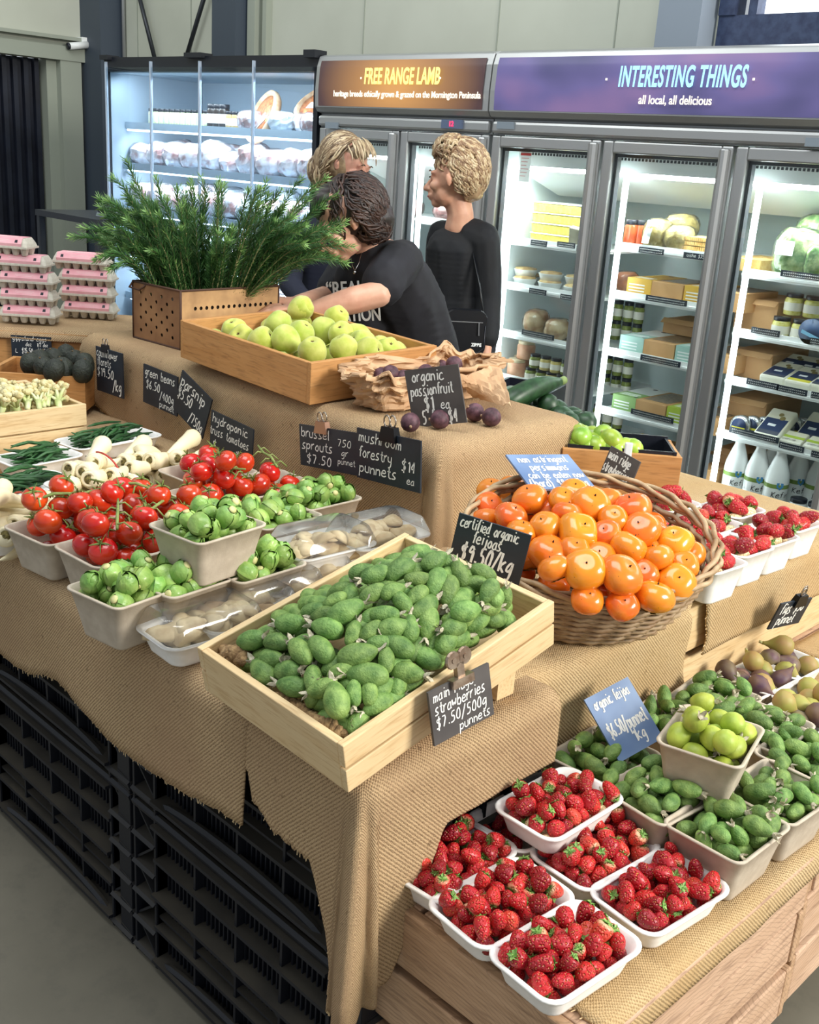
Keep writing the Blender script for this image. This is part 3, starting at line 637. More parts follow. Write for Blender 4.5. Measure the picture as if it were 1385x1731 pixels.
# ------------------------------------------------------------------ burlap cloths
def drape(name, label, bx, bz, u0, u1, hemf, yb, rr=.03, side=None, nx=90, ny=60, mat=BURLAP, seed=0, bul=.012, th=.004, parent=None, ts=.002, fray=True, sidehem=None):
    """bx = (x0,x1,y0,y1) of the box it lies on, bz its top. Laid out flat from x=u0..u1 and y = -hemf(x) .. yb, then folded over the edges"""
    x0, x1, y0, y1 = bx
    def fold(x, y):
        qx = min(max(x, x0+rr), x1-rr); qy = min(max(y, y0+rr), y1-rr)
        dx, dy = x-qx, y-qy; d = max(abs(dx), abs(dy)); dn = math.hypot(dx, dy)
        nz = noise.noise(V3((x*3.1+seed, y*3.1, seed)))*.5+noise.noise(V3((x*9+seed, y*9, 3)))*.2
        if d < 1e-6: return V3((x, y, bz+.003+ts*nz))
        ux, uy = dx/dn, dy/dn; arc = rr*pi/2
        if d < arc: h = rr*sin(d/rr); dr = rr*(1-cos(d/rr))
        else: h = rr; dr = rr+d-arc
        wv = (noise.noise(V3(((qx+ux*.3)*6+seed, (qy+uy*.3)*6, dr*1.5)))+.35)*bul*min(dr/.12, 1.5)
        h += max(wv, 0)+.003+.002*(noise.noise(V3((x*16, y*16, seed))))*min(dr/.05, 1)
        if abs(ux) > .2 and abs(uy) > .2: th_ = atan2(abs(uy), abs(ux)); h += .045*min(dr/.3, 1)*math.sin(2*th_)*(1+.5*math.sin(th_*9))
        return V3((qx+ux*h, qy+uy*h, bz+.003-dr+ts*nz))
    rn = random.Random(seed)
    def f(u, v_):
        x = u0+((u1(v_) if callable(u1) else u1)-u0)*u; hy = hemf(x)
        if v_ < .02 and fray: hy -= rn.uniform(0, .006)
        ybk = yb(x) if callable(yb) else yb
        y = hy+(ybk-hy)*v_
        return fold(x, y)
    def uvf(u, v_):
        x = u0+((u1(v_) if callable(u1) else u1)-u0)*u; hy = hemf(x); ybk = yb(x) if callable(yb) else yb; return (x, hy+(ybk-hy)*v_)
    mb = MB(); mb.sheet(f, nx, ny, 0, uvf)
    # frayed threads along the hem
    o = mk(name, mb, mat, parent, solid=th)
    if label: tag(o, label, 'cloth', 'burlap cloths')
    if fray:
        fm = MB(); u1 = u1(0) if callable(u1) else u1
        for k in range(int(abs(u1-u0)/.007)):
            x = u0+(u1-u0)*(k+rn.random())/(abs(u1-u0)/.007); x = min(max(x, min(u0, u1)), max(u0, u1)); p = fold(x, hemf(x)); q = fold(x+rn.uniform(-.004, .004), hemf(x)-rn.uniform(.003, .011))
            fm.tube([p, q], .0009, 3, caps=False)
        mk('fringe', fm, M('jute_thread', '#d8bd90', rough=.9), o)
    return o
def pl(pts):
    def f(x):
        if x <= pts[0][0]: return pts[0][1]
        for a, b in zip(pts, pts[1:]):
            if x <= b[0]: t_ = (x-a[0])/(b[0]-a[0]); t_ = t_*t_*(3-2*t_)*.5+t_*.5; return a[1]+(b[1]-a[1])*t_
        return pts[-1][1]
    return f
TB = (-2.95, -.87, .845, 1.9)
# hem given as the height it reaches: y of the flat cloth = edge - drop
def hz(pts): return pl([(x, TB[2]+.013-(ZA-z)) for x, z in pts])
drape('burlap_cloth', 'brown burlap sheet hanging over the black crates, left of the feijoa crate', TB, ZA, -2.93, -1.115, hz([(-2.9, .50), (-1.95, .505), (-1.85, .505), (-1.7, .545), (-1.49, .515), (-1.3, .52), (-1.115, .545)]), 1.62, seed=3, bul=.010)
def hemR(x): return hz([(-1.11, .645), (-1.095, .60), (-1.04, .58), (-.955, .575), (-.92, .50), (-.89, .40), (-.86, .37), (-.50, .37)])(x)
drape('burlap_cloth', 'brown burlap sheet hanging from the near corner under the feijoa crate', TB, ZA-.002, -1.135, (lambda v_: -.54-.22*min(1, max(0, (v_-.53)/.13))), hemR, 1.27, seed=11, bul=.012, nx=110, ny=90)
drape('burlap_cloth', 'golden burlap sheet draped over the side under the wicker basket', (-2.0, -.925, 1.0, 3), ZA, -1.5, -.715, lambda x: 1.185+.01*sin(x*30), lambda x: (1.775 if x < -.93 else 1.745)+.008*sin(x*40), seed=17, bul=.008, mat=BURLAP2, nx=70, ny=60, rr=.025)
drape('burlap_cloth', 'golden burlap sheet under the deep white strawberry punnets, torn below', (-2.0, -.93, 1.0, 2.60), ZA, -1.5, -.815, lambda x: 1.83+.006*sin(x*50), lambda x: 2.64, seed=23, bul=.006, mat=BURLAP2, nx=70, ny=60, rr=.02)
# burlap over the rough wooden crates: leaves the near trays' boards bare
def hb(x): return 1.00+(-.57-x)*1.05 if x > -.80 else 1.24+(-.80-x)*.3
drape('burlap_cloth', 'golden burlap strip lying on the rough wooden crates under the punnets', (-1.2, -.527, .7, 4), .50, -.93, -.487, lambda x: .965+max(0, (-.60-x))*.75, lambda x: 2.3, seed=29, bul=.008, mat=BURLAP2, nx=40, ny=90, rr=.012)
drape('burlap_cloth', 'golden burlap at the far right behind the fig trays', (-1.2, -.527, .7, 4), .504, -.92, -.53, lambda x: 2.24, lambda x: 2.7, seed=31, bul=.004, mat=BURLAP2, nx=30, ny=30, rr=.012)
# raised tier
ZC = .95
TC = (-2.98, -1.455, 1.585, 2.10)
wood_crate('wooden_crate', 'low wooden crate hidden under the burlap of the raised tier', -2.90, -1.52, 1.66, 2.08, .735, .94, 2, PINE, PINEY)
HZ = [(-3.15, .80), (-3.0, .80), (-2.92, .768), (-2.73, .717), (-2.57, .69), (-2.34, .69), (-2.15, .735), (-1.95, .735), (-1.69, .735), (-1.45, .735), (-1.2, .735)]
drape('burlap_cloth', 'large brown burlap sheet covering the raised tier with the price signs', TC, ZC, -3.10, -1.24, pl([(x, TC[2]+.02-(ZC-z)) for x, z in HZ]), 2.22, seed=41, bul=.010, nx=150, ny=70, rr=.045)
# ------------------------------------------------------------------ fruit and vegetable patterns
rnd = random.Random(5)
def ell(prof, n, fn=None): return MB().lathe(prof, n, fn=fn, caps=True)
def prof_ell(r, h, k=10, p=2.0, z0=None):
    out = []
    for i in range(k+1):
        t = -pi/2+pi*i/k; out.append((max(r*abs(cos(t))**(2/p), .0004), h/2*sin(t)*1.0))
    return out
def leafmat(name, c1, c2, sc=60, rough=.55, rand=.15): return M(name, c1, c2, rough=rough, nscale=sc, bump=.3, bscale=sc*3, rand=rand)
# feijoa
FEI = M('feijoa_skin', '#527536', '#88a65a', rough=.55, nscale=75, lo=.3, hi=.75, bump=.8, bscale=300, bdist=.002, rand=.22, randhue=.012, spec=.4)
FEIY = M('yellow_green_feijoa_skin', '#93a83c', '#afbf4c', rough=.5, nscale=40, bump=.4, bscale=240, rand=.14, randhue=.015)
FEIC = M('feijoa_crown', '#a39a80', '#d0c8b0', rough=.85, nscale=200)
def feijoa(name, r, h, mat, kinds=0):
    def fn(p, a, t):
        k = 1+.04*noise.noise(V3((p.x*70+kinds*5, p.y*70, p.z*50)))+(.08*sin(t*5) if kinds == 1 else 0); return V3((p.x*k+.1*kinds*p.z*p.z/h*1.2*(1 if kinds == 2 else 0), p.y*k, p.z))
    pr_ = []
    for i in range(13):
        t = -pi/2+pi*i/12; z = sin(t); rr = abs(cos(t))**.85
        if kinds == 1: rr *= (1.0-.22*max(z, 0))
        if kinds == 2: rr *= (1-.12*max(-z, 0))
        pr_.append((max(r*rr, .0012), h/2*z))
    o = mk(name, ell(pr_, 14, fn), mat)
    c = MB(); c.lathe([(.0035, h/2-.003), (.0045, h/2+.003), (.003, h/2+.002)], 8)
    for k in range(4):
        a = k*pi/2+.4; d = V3((cos(a), sin(a), 0)); s_ = V3((-sin(a), cos(a), 0))
        b0 = V3((0, 0, h/2+.001)) + d*.0035
        c.add([b0+s_*.0038, b0-s_*.0038, b0+d*.003+V3((0, 0, .007))-s_*.003, b0+d*.006+V3((0, 0, .0105)), b0+d*.003+V3((0, 0, .007))+s_*.003], [(0, 1, 2, 3, 4), (4, 3, 2, 1, 0)])
    mk('calyx', c, FEIC, o, smooth=False); return proto(o)
FJ = [feijoa('feijoa', .0152, .052, FEI, k) for k in (0, 1, 2)]
FJY = [feijoa('feijoa', .0175, .042, FEIY, k) for k in (0, 2)]
# strawberry
sm, nt, bs = nmat('strawberry_skin'); v = coords(nt, 'Object'); bs.inputs['Roughness'].default_value = .38
oi = N(nt, 'ShaderNodeObjectInfo'); base = ramp(nt, oi.outputs['Random'], [(0, srgb('#8f1220')), (.5, srgb('#b81c26')), (.85, srgb('#c92a28')), (1, srgb('#d84a38'))])
sx_ = N(nt, 'ShaderNodeSeparateXYZ'); nt.links.new(v, sx_.inputs[0])
add_ = N(nt, 'ShaderNodeMath', operation='ADD'); nt.links.new(sx_.outputs[2], add_.inputs[0])
ml = N(nt, 'ShaderNodeMath', operation='MULTIPLY'); nt.links.new(oi.outputs['Random'], ml.inputs[0]); ml.inputs[1].default_value = .011; nt.links.new(ml.outputs[0], add_.inputs[1])
pale = ramp(nt, add_.outputs[0], [(.0195, 0.), (.026, 1.)]); c = mixc(nt, pale, base, srgb('#f0d9a8'))
vo = N(nt, 'ShaderNodeTexVoronoi'); vo.inputs['Scale'].default_value = 270; nt.links.new(v, vo.inputs['Vector'])
sd = ramp(nt, vo.outputs['Distance'], [(.16, 1.), (.26, 0.)]); c = mixc(nt, sd, c, srgb('#dc9a4c')); nt.links.new(c, bs.inputs['Base Color'])
hgt = ramp(nt, vo.outputs['Distance'], [(.05, 0.), (.55, 1.)]); bumpn(nt, bs, hgt, 1.0, .0022); bs.inputs['Subsurface Weight'].default_value = .0
LEAF = M('strawberry_leaf', '#5f8f3a', '#93b765', rough=.6, nscale=150, rand=.15)
def strawberry(r, h, sq=0):
    pr_ = [(.0006, -h*.5), (r*.35, -h*.46), (r*.62, -h*.34), (r*.84, -h*.14), (r*.98, h*.08), (r, h*.24), (r*.88, h*.40), (r*.55, h*.48), (r*.2, h*.46), (.0005, h*.45)]
    o = mk('strawberry', ell(pr_, 14, lambda p, a, t: V3((p.x*(1+.05*noise.noise(p*90+V3((sq, 0, 0)))), p.y*(1-.10*sq+.05*noise.noise(p*90)), p.z))), sm)
    c = MB()
    for k in range(8):
        a = k*pi/4+.2*(k % 2); d = V3((cos(a), sin(a), 0)); s_ = V3((-sin(a), cos(a), 0)); z0 = V3((0, 0, h*.47)); l = r*(.85 if k % 2 else .7)
        c.add([z0+s_*.001, z0-s_*.001, z0+d*l*.5-s_*.0028+V3((0, 0, .002)), z0+d*l+V3((0, 0, -.001+.004*(k % 3 == 0))), z0+d*l*.5+s_*.0028+V3((0, 0, .002))], [(0, 1, 2, 3, 4), (4, 3, 2, 1, 0)])
    c.tube([(0, 0, h*.46), (.001, 0, h*.46+.005)], .0009, 5); mk('calyx', c, LEAF, o, smooth=False); return proto(o)
SB = [strawberry(.0125, .029), strawberry(.0132, .027, 1), strawberry(.0115, .032, .5)]
# tomato
TOM = M('tomato_skin', '#bd2010', '#d8451c', rough=.22, nscale=18, rand=.12, randhue=.006, coat=.35)
VINE = M('tomato_vine', '#5f7434', '#83954c', rough=.7, nscale=90)
def tomato(r):
    def fn(p, a, t):
        lob = 1+.018*cos(5*a)*(t**2); z = p.z*.86
        d = math.hypot(p.x, p.y)/r
        if t > .6: z -= .12*r*max(0, 1-d*1.8)
        return V3((p.x*lob, p.y*lob, z))
    o = mk('tomato', ell(prof_ell(r, 2*r, 12), 18, fn), TOM)
    c = MB(); zt = r*.80
    for k in range(5):
        a = k*2*pi/5; pts = [V3((0, 0, zt))+V3((cos(a), sin(a), 0))*q*r*.75+V3((0, 0, .10*r*sin(q*3)+(.25*r*q*q if k % 2 else -.1*r*q*q))) for q in (0, .35, .7, 1)]
        c.tube(pts, [.0022, .002, .0013, .0005], 4, flat=.5)
    c.tube([(0, 0, zt-.001), (0, 0, zt+.006), (.003, 0, zt+.013)], .0016, 5); mk('calyx', c, VINE, o, smooth=False); return proto(o)
TM = [tomato(.0255)]
# persimmon
pm, nt, bs = nmat('persimmon_skin'); v = coords(nt, 'Object'); bs.inputs['Roughness'].default_value = .22; bs.inputs['Coat Weight'].default_value = .35
oi = N(nt, 'ShaderNodeObjectInfo'); c = ramp(nt, oi.outputs['Random'], [(0, srgb('#dd7a16')), (.25, srgb('#e88a1d')), (.5, srgb('#e4571a')), (.8, srgb('#ea7419')), (1, srgb('#e9a01f'))])
c = mixc(nt, ramp(nt, noisen(nt, v, 22, 3), [(.45, 0.), (.7, .5)]), c, srgb('#f0a030')); c = mixc(nt, ramp(nt, noisen(nt, v, 160, 2), [(.72, 0.), (.76, .7)]), c, srgb('#5b3313'))
sx_ = N(nt, 'ShaderNodeSeparateXYZ'); nt.links.new(v, sx_.inputs[0])
nt.links.new(c, bs.inputs['Base Color'])
DARKSPOT = M('blossom_end_brown', '#2e1a10', rough=.8)
def persimmon(r, kind):
    def fn(p, a, t):
        lob = 1+(.035 if kind == 0 else .075)*cos(4*a)*(1-abs(2*t-1)*.5); d = math.hypot(p.x, p.y)/r
        z = p.z*.74; 
        if t > .7: z -= .10*r*max(0, 1-d*2.2)*(1 if kind == 0 else 2)
        return V3((p.x*lob, p.y*lob, z))
    o = mk('persimmon', ell(prof_ell(r, 2*r, 14, 2.35), 24, fn), pm)
    zt = r*.74
    c = MB(); c.lathe([(.0003, zt-.0035), (.0016, zt-.003), (.0012, zt-.0008), (.0003, zt+.0012)], 6); mk('blossom_tip', c, DARKSPOT, o)
    c = MB()
    for k in range(4):
        a = k*pi/2+pi/4; d = V3((cos(a), sin(a), 0)); s_ = V3((-sin(a), cos(a), 0)); z0 = V3((0, 0, -zt*.96))
        c.add([z0+s_*.004, z0-s_*.004, z0+d*.012-s_*.007-V3((0, 0, .002)), z0+d*.018, z0+d*.012+s_*.007-V3((0, 0, .002))], [(0, 1, 2, 3, 4), (4, 3, 2, 1, 0)])
    mk('calyx', c, M('dry_calyx', '#7d7a45', rough=.8), o, smooth=False); return proto(o)
PS = [persimmon(.0335, 0), persimmon(.0335, 1)]
# quince
QM = M('quince_skin', '#a3b334', '#cdd070', rough=.65, nscale=30, lo=.3, hi=.75, bump=.35, bscale=30, bdist=.004, rand=.10, randhue=.012, sheen=.3)
def quince(r, sd):
    def fn(p, a, t):
        z = p.z; k = 1+.13*noise.noise(V3((cos(a)*1.4+sd*3, sin(a)*1.4, t*2.5)))+.035*cos(5*a+sd)*(t**1.2)
        d = math.hypot(p.x, p.y)/r
        if t > .8: z -= .28*r*max(0, 1-d*2.0)
        if t < .3: z -= .22*r*(.3-t)/.3
        return V3((p.x*k, p.y*k, z))
    o = mk('quince', ell(prof_ell(r, 2.05*r, 16, 2.1), 22, fn), QM)
    c = MB()
    for k in range(5):
        a = k*2*pi/5; d = V3((cos(a), sin(a), 0)); c.tube([V3((0, 0, r*.72))+d*.001, V3((0, 0, r*.76))+d*.003, V3((0, 0, r*.82))+d*.0045], [.0018, .002, .0006], 5)
    mk('blossom_end', c, M('quince_end_brown', '#6e5a2a', '#3f2c18', rough=.85, nscale=90), o)
    c = MB().tube([(0, 0, -r*1.12), (0, 0, -r*1.25)], [.003, .002], 6); mk('stem', c, M('quince_stem', '#5b4526', rough=.8), o)
    return proto(o)
QN = [quince(.036, 1), quince(.036, 2), quince(.037, 3)]
# passionfruit, lime, avocado, zucchini
PASM = M('passionfruit_skin', '#42262f', '#6a4650', rough=.6, nscale=90, bump=.4, bscale=120, rand=.15)
def roundfruit(name, r, h, mat, nub=.003, n=14, bumpy=0, stemmat=None, p=2.0):
    fn = (lambda q, a, t: q*(1+bumpy*noise.noise(q*(1.6/r)))) if bumpy else None
    o = mk(name, ell(prof_ell(r, h, 12, p), n, fn), mat)
    c = MB().lathe([(.0035, h/2-.002), (.003, h/2+nub), (.0008, h/2+nub*1.1)], 7); mk('stem_end', c, stemmat or mat, o); return proto(o)
PAS = roundfruit('passionfruit', .0215, .044, PASM, bumpy=.03, stemmat=M('passion_stem', '#a08468', rough=.8))
LIME = roundfruit('lime', .023, .054, M('lime_skin', '#7fa62c', '#a2c043', rough=.35, nscale=30, bump=.3, bscale=300, rand=.25, randhue=.02, coat=.3), stemmat=M('lime_stem', '#a9a862', rough=.7))
AVO = roundfruit('avocado', .036, .085, M('avocado_skin', '#20251f', '#2f352b', rough=.6, nscale=60, bump=1.0, bscale=140, bdist=.003, rand=.1), bumpy=.02, stemmat=M('avocado_stem', '#5a4a30', rough=.8))
ZUM = M('zucchini_skin', '#153018', '#264a28', rough=.4, nscale=50, rand=.15)
def zucchini(L_, r):
    pts = [(0, .012*sin(pi*i/12), -L_/2+L_*i/12) for i in range(13)]; rs = [r*k for k in (.25, .7, .92, 1, 1, 1, .98, .95, .9, .82, .7, .55, .42)]
    mb = MB().tube(pts, rs, 12); o = mk('zucchini', mb, ZUM)
    mk('stem', MB().tube([pts[-1], (0, .0, L_/2+.018)], [r*.42, r*.36], 8), M('zucchini_stem', '#7b8f55', rough=.7), o); return proto(o)
ZU = zucchini(.20, .027)
# brussels sprout: overlapping cupped leaves around a heart
SPM = M('sprout_leaf', '#6a9a42', '#a6c368', rough=.45, nscale=35, lo=.3, hi=.75, bump=.8, bscale=60, bdist=.004, rand=.16, randhue=.015, coat=.15)
SPC = M('sprout_cut_stem', '#d6cf96', '#c0c078', rough=.7, nscale=120)
def sprout(r, sd):
    rr = random.Random(sd); mb = MB(); mb.lathe(prof_ell(r*.9, r*1.9, 8), 12)
    for k in range(9):
        a0 = k*2.4+rr.random()*.5; tilt = .15+.09*k; R = Matrix.Rotation(a0, 3, 'Z') @ Matrix.Rotation(rr.uniform(-.2, .2), 3, 'Y')
        wd = 1.0+.1*rr.random(); kk = .93+.022*k
        def f(u, v_):
            th = (u-.5)*2*wd; ph = -1.15+v_*2.3; cr = r*kk*(1+.04*sin(u*14+k)*v_+.03*sin(v_*9)); lift = 1+.10*max(0, v_-.75)*4*(.4+.6*(k > 4))*(1 if k > 5 else .5)
            q = V3((cos(th*cos(ph*.5))*cos(ph), sin(th)*max(cos(ph*.85), .05), sin(ph)))*cr*lift; return R @ q
        mb.sheet(f, 6, 7)
    o = mk('brussels_sprout', mb, SPM); mk('cut_stem', MB().lathe([(r*.42, -r*.9), (r*.36, -r*1.10), (r*.1, -r*1.13)], 9), SPC, o); return proto(o)
SPR = [sprout(.0165, 2), sprout(.0175, 5)]
# parsnip
PARM = M('parsnip_skin', '#e9dab0', '#f1e6c4', rough=.6, nscale=14, lo=.3, hi=.7, bump=.35, bscale=40, bdist=.002, rand=.06)
pt_ = M('parsnip_crown', '#4d4424', '#8d8048', rough=.85, nscale=200)
def parsnip(L_, r, bend):
    n = 14; pts = [(bend*sin(i/n*2.2)*.02, bend*.006*sin(i/n*6), -L_/2+L_*i/n) for i in range(n+1)]
    rs = [r*(.05+.95*(i/n)**.72)*(1+.02*sin(i*2.3)) for i in range(n+1)]; rs[-1] = r*.86; rs[-2] = r*1.0
    mb = MB().tube(pts, rs, 14); p = V3(pts[-1]); mb.lathe([(r*.86, 0), (r*.62, .003), (r*.42, -.001)], 14, c=p)
    o = mk('parsnip', mb, PARM); mk('crown', MB().lathe([(r*.44, -.0012), (r*.45, .0012), (r*.30, .0008), (r*.2, .0035), (r*.08, .003)], 12, c=p), pt_, o); return proto(o)
PAR = [parsnip(.125, .021, 0), parsnip(.14, .018, 1), parsnip(.115, .0195, -1)]
# beans
BEM = M('bean_skin', '#234c26', '#356535', rough=.5, nscale=40, rand=.25)
def bean(L_, b):
    n = 8; pts = [(b*.012*sin(pi*i/n), .002*sin(i*1.7), -L_/2+L_*i/n) for i in range(n+1)]
    o = mk('green_bean', MB().tube(pts, [.0012, .003, .0038, .0036, .0039, .0037, .0036, .003, .0014], 6), BEM); return proto(o)
BEA = [bean(.10, 1), bean(.09, -1), bean(.105, .3)]
# fig
FIGM = M('fig_skin', '#543548', '#7d6a4a', rough=.55, nscale=26, lo=.35, hi=.65, rand=.22, randhue=.04)
FIGY = M('fig_skin_green', '#a5a350', '#b08a5a', rough=.55, nscale=22, lo=.4, hi=.7, rand=.15)
def fig(mat):
    pr_ = [(.0006, -.021), (.009, -.0205), (.0165, -.015), (.020, -.004), (.0185, .006), (.012, .016), (.0065, .024), (.0035, .031), (.003, .035)]
    o = mk('fig', ell(pr_, 14, lambda p, a, t: V3((p.x*(1+.02*cos(9*a)), p.y*(1+.02*cos(9*a)), p.z))), mat)
    mk('stem', MB().tube([(0, 0, .034), (.002, 0, .041)], .0028, 6), M('fig_stem', '#b7b27a', rough=.8), o); return proto(o)
FG = [fig(FIGM), fig(FIGY)]
ALLP = FJ+FJY+SB+TM+PS+QN+[PAS, LIME, AVO, ZU]+SPR+PAR+BEA+FG
for o in ALLP: o.location = (0, 0, -50)

# ------------------------------------------------------------------ punnets
def rrect(w, l, r, z, n=5):
    pts = []
    for cx, cy, a0 in ((w/2-r, l/2-r, 0), (-w/2+r, l/2-r, pi/2), (-w/2+r, -l/2+r, pi), (w/2-r, -l/2+r, 1.5*pi)):
        for k in range(n+1): a = a0+k*pi/2/n; pts.append(V3((cx+r*cos(a), cy+r*sin(a), z)))
    return pts
def punnet_mesh(name, w, l, h, tap, r, lip, mat, th=.002):
    mb = MB(); R = []
    for z, k in ((0, tap), (.003, tap+.01), (h*.5, (tap+1)/2), (h-.005, 1.0)): R.append(rrect(w*k-.0, l*k, r*(.7+.3*k), z))
    R.append(rrect(w+2*lip, l+2*lip, r+lip, h-.004)); R.append(rrect(w+2*lip+.001, l+2*lip+.001, r+lip, h-.001)); R.append(rrect(w+2*lip-.003, l+2*lip-.003, r+lip, h))
    R.append(rrect(w-th, l-th, r, h-.001)); R.append(rrect(w*.975-th, l*.98-th, r, h*.86)); R.append(rrect(w*.955-th, l*.965-th, r, h*.84))
    R.append(rrect(w*(tap+1)/2-2*th, l*(tap+1)/2-2*th, r*.8, h*.5)); R.append(rrect(w*tap-2*th, l*tap-2*th, r*.6, .004))
    mb.ring(R); return mb.mesh(name, mat)
PM_W = punnet_mesh('white_tray', .115, .180, .040, .84, .022, .006, PULPW)
PM_G = punnet_mesh('grey_punnet', .128, .150, .085, .78, .014, .0045, PULPG)
PM_WD = punnet_mesh('deep_white_punnet', .105, .118, .072, .80, .018, .005, PULPW)
PM_FW = punnet_mesh('fig_tray', .112, .130, .035, .82, .022, .005, PULPW)
PM_T = punnet_mesh('tomato_punnet', .142, .175, .080, .80, .016, .0045, PULPG)
SZ = {'T': (PM_T, .142, .175, .080, .80), 'W': (PM_W, .115, .180, .040, .84), 'G': (PM_G, .128, .150, .085, .78), 'D': (PM_WD, .105, .118, .072, .80), 'F': (PM_FW, .112, .130, .035, .82)}
def punnet(kind, x, y, z, rz, label, group, cat='punnet', tilt=(0, 0), name=None):
    me = SZ[kind][0]; o = bpy.data.objects.new(name or ('fruit_punnet' if kind in 'GDT' else 'fruit_tray'), me); COL.objects.link(o)
    o.location = (x, y, z); o.rotation_euler = (tilt[0], tilt[1], rz); return tag(o, label, cat, group)
def pack(w, l, h, n, r, seed, tap=.85, cap=1.3, rise=.0):
    """drop n balls of radius r into a tapered tray; returns resting centres"""
    rn = random.Random(seed); P = []
    for i in range(n):
        best = None
        for _ in range(60):
            x = rn.uniform(-1, 1)*(w/2-r*1.0); y = rn.uniform(-1, 1)*(l/2-r*1.0)
            z = r+.004
            for q in P:
                d2 = (x-q[0])**2+(y-q[1])**2
                if d2 < (2*r*.94)**2: z = max(z, q[2]+sqrt((2*r*.94)**2-d2))
            sc = z+.22*(abs(x)/(w/2))**2*r*(1 if z > h*.7 else 0)+.22*(abs(y)/(l/2))**2*r*(1 if z > h*.7 else 0)
            k = tap+(1-tap)*min(z/h, 1)
            if abs(x) > w/2*k-r*.85 or abs(y) > l/2*k-r*.85: continue
            if best is None or sc < best[0]: best = (sc, x, y, z)
        if best: P.append(best[1:])
    return P
HID = {}
def where(p, c, lab, t_=0):
    d = V3(p)-V3(c); d.z = 0; r_ = V3((RGT.x, RGT.y, 0)).normalized(); f_ = V3((FWD.x, FWD.y, 0)).normalized(); y, x = d.dot(f_), d.dot(r_)
    if not t_: return f"{lab}, {'far' if y > 0 else 'near'} {'right' if x > 0 else 'left'} quarter"
    fy = 'far' if y > t_ else ('near' if y < -t_ else 'middle'); fx = 'right' if x > t_ else ('left' if x < -t_ else 'centre')
    return f"{lab}, {fy} {fx} part"
def hide_in(pr, M4):
    HID.setdefault(pr.name.split('.')[0], []).append((pr, M4))
def fill(kind, x, y, z, rz, protos, n, r, seed, label, group, flatlie=True, sc=(1, 1), tilt=(0, 0), keep=999):
    _, w_, l_, h_, tp = SZ[kind]; rn = random.Random(seed); Rz = Matrix.Rotation(rz, 3, 'Z') @ Matrix.Rotation(tilt[0], 3, 'X')
    base = V3((x, y, z)); pts = sorted(pack(w_-.006, l_-.006, h_, n, r, seed, tp), key=lambda p: -p[2])
    for i, p in enumerate(pts):
        a = rn.uniform(0, 2*pi)
        if p[2] < h_+r*.3 and (w_/2-abs(p[0]) < r*2.1 or l_/2-abs(p[1]) < r*2.1): a = (pi/2 if w_/2-abs(p[0]) < l_/2-abs(p[1]) else 0)+rn.uniform(-.25, .25)-0+rz*0
        el = rn.gauss(0, .35) if flatlie else rn.uniform(-1.4, 1.4)
        if flatlie == 'up': el = rn.uniform(.2, 1.5)
        R = Rz @ axis_rot(V3((cos(a)*cos(el), sin(a)*cos(el), sin(el))), spin=rn.uniform(0, 6))
        ss = rn.uniform(*sc) if sc != (1, 1) else 1.0
        if i >= keep:
            m4 = (R.to_4x4() @ Matrix.Scale(ss*.95, 4)); m4.translation = base+Rz @ V3(p); hide_in(rn.choice(protos), m4); continue
        # near the walls the fruit lies along them
        dup(rn.choice(protos), base+Rz @ V3(p), R, where(base+Rz @ V3(p), base, label) if n > 12 else label, group, ss)
    return pts
# ------------------------------------------------------------------ the nearest strawberry trays
ZB = .508
def cpx(pts, z): q = [at(*p, z) for p in pts]; return sum(q, V3())/len(q)
SIG = [
 ('T1', ((842, 1610), (930, 1688), (1081, 1596), (973, 1525)), 0, 'nearest white tray of strawberries, at the bottom of the photo', 'nearest white tray'),
 ('T2', ((736, 1529), (812, 1596), (965, 1513), (879, 1453)), 0, 'white strawberry tray left of the nearest one, on bare crate boards', 'tray on the bare boards'),
 ('T3', ((664, 1472), (731, 1518), (869, 1432), (785, 1379)), 0, 'leftmost white strawberry tray, touching the hanging burlap', 'leftmost tray by the hanging burlap'),
 ('T6', ((904, 1443), (982, 1505), (1110, 1427), (1030, 1368)), 0, 'white strawberry tray in the middle, partly under the stacked tray', 'middle tray under the stacked one'),
 ('T7', ((1008, 1510), (1089, 1577), (1224, 1497), (1140, 1435)), 0, 'rightmost white tray of dark red strawberries on the burlap strip', 'rightmost white tray'),
 ('T5', ((815, 1385), (880, 1440), (985, 1370), (905, 1310)), 0, 'white strawberry tray at the back, mostly hidden under the stacked tray', 'back tray mostly hidden'),
 ('T4', ((852, 1357), (920, 1424), (1054, 1346), (957, 1297)), .048, 'white strawberry tray stacked on top of two others', 'white tray stacked on top')]
for i, (k, pts, dz, lab, gl) in enumerate(SIG):
    c = cpx(pts, ZB+.04+dz); q = [at(*p, ZB+.04+dz) for p in pts]; a = (q[2]-q[1]+q[3]-q[0]); rz = atan2(a.y, a.x)-pi/2
    if k == 'T5': c = V3((c.x, c.y, 0)); rz = 0
    rz = max(-.12, min(.12, rz))
    punnet('W', c.x, c.y, ZB+dz, rz, lab, 'white strawberry trays on the rough crates')
    n = 58 if k not in ('T5',) else 16
    fill('W', c.x, c.y, ZB+dz, rz, SB, n, .0123, 100+i, 'ripe red strawberry in the '+gl, 'strawberries in the '+gl, flatlie=False, sc=(.88, 1.12), keep=38 if k != 'T5' else 12)
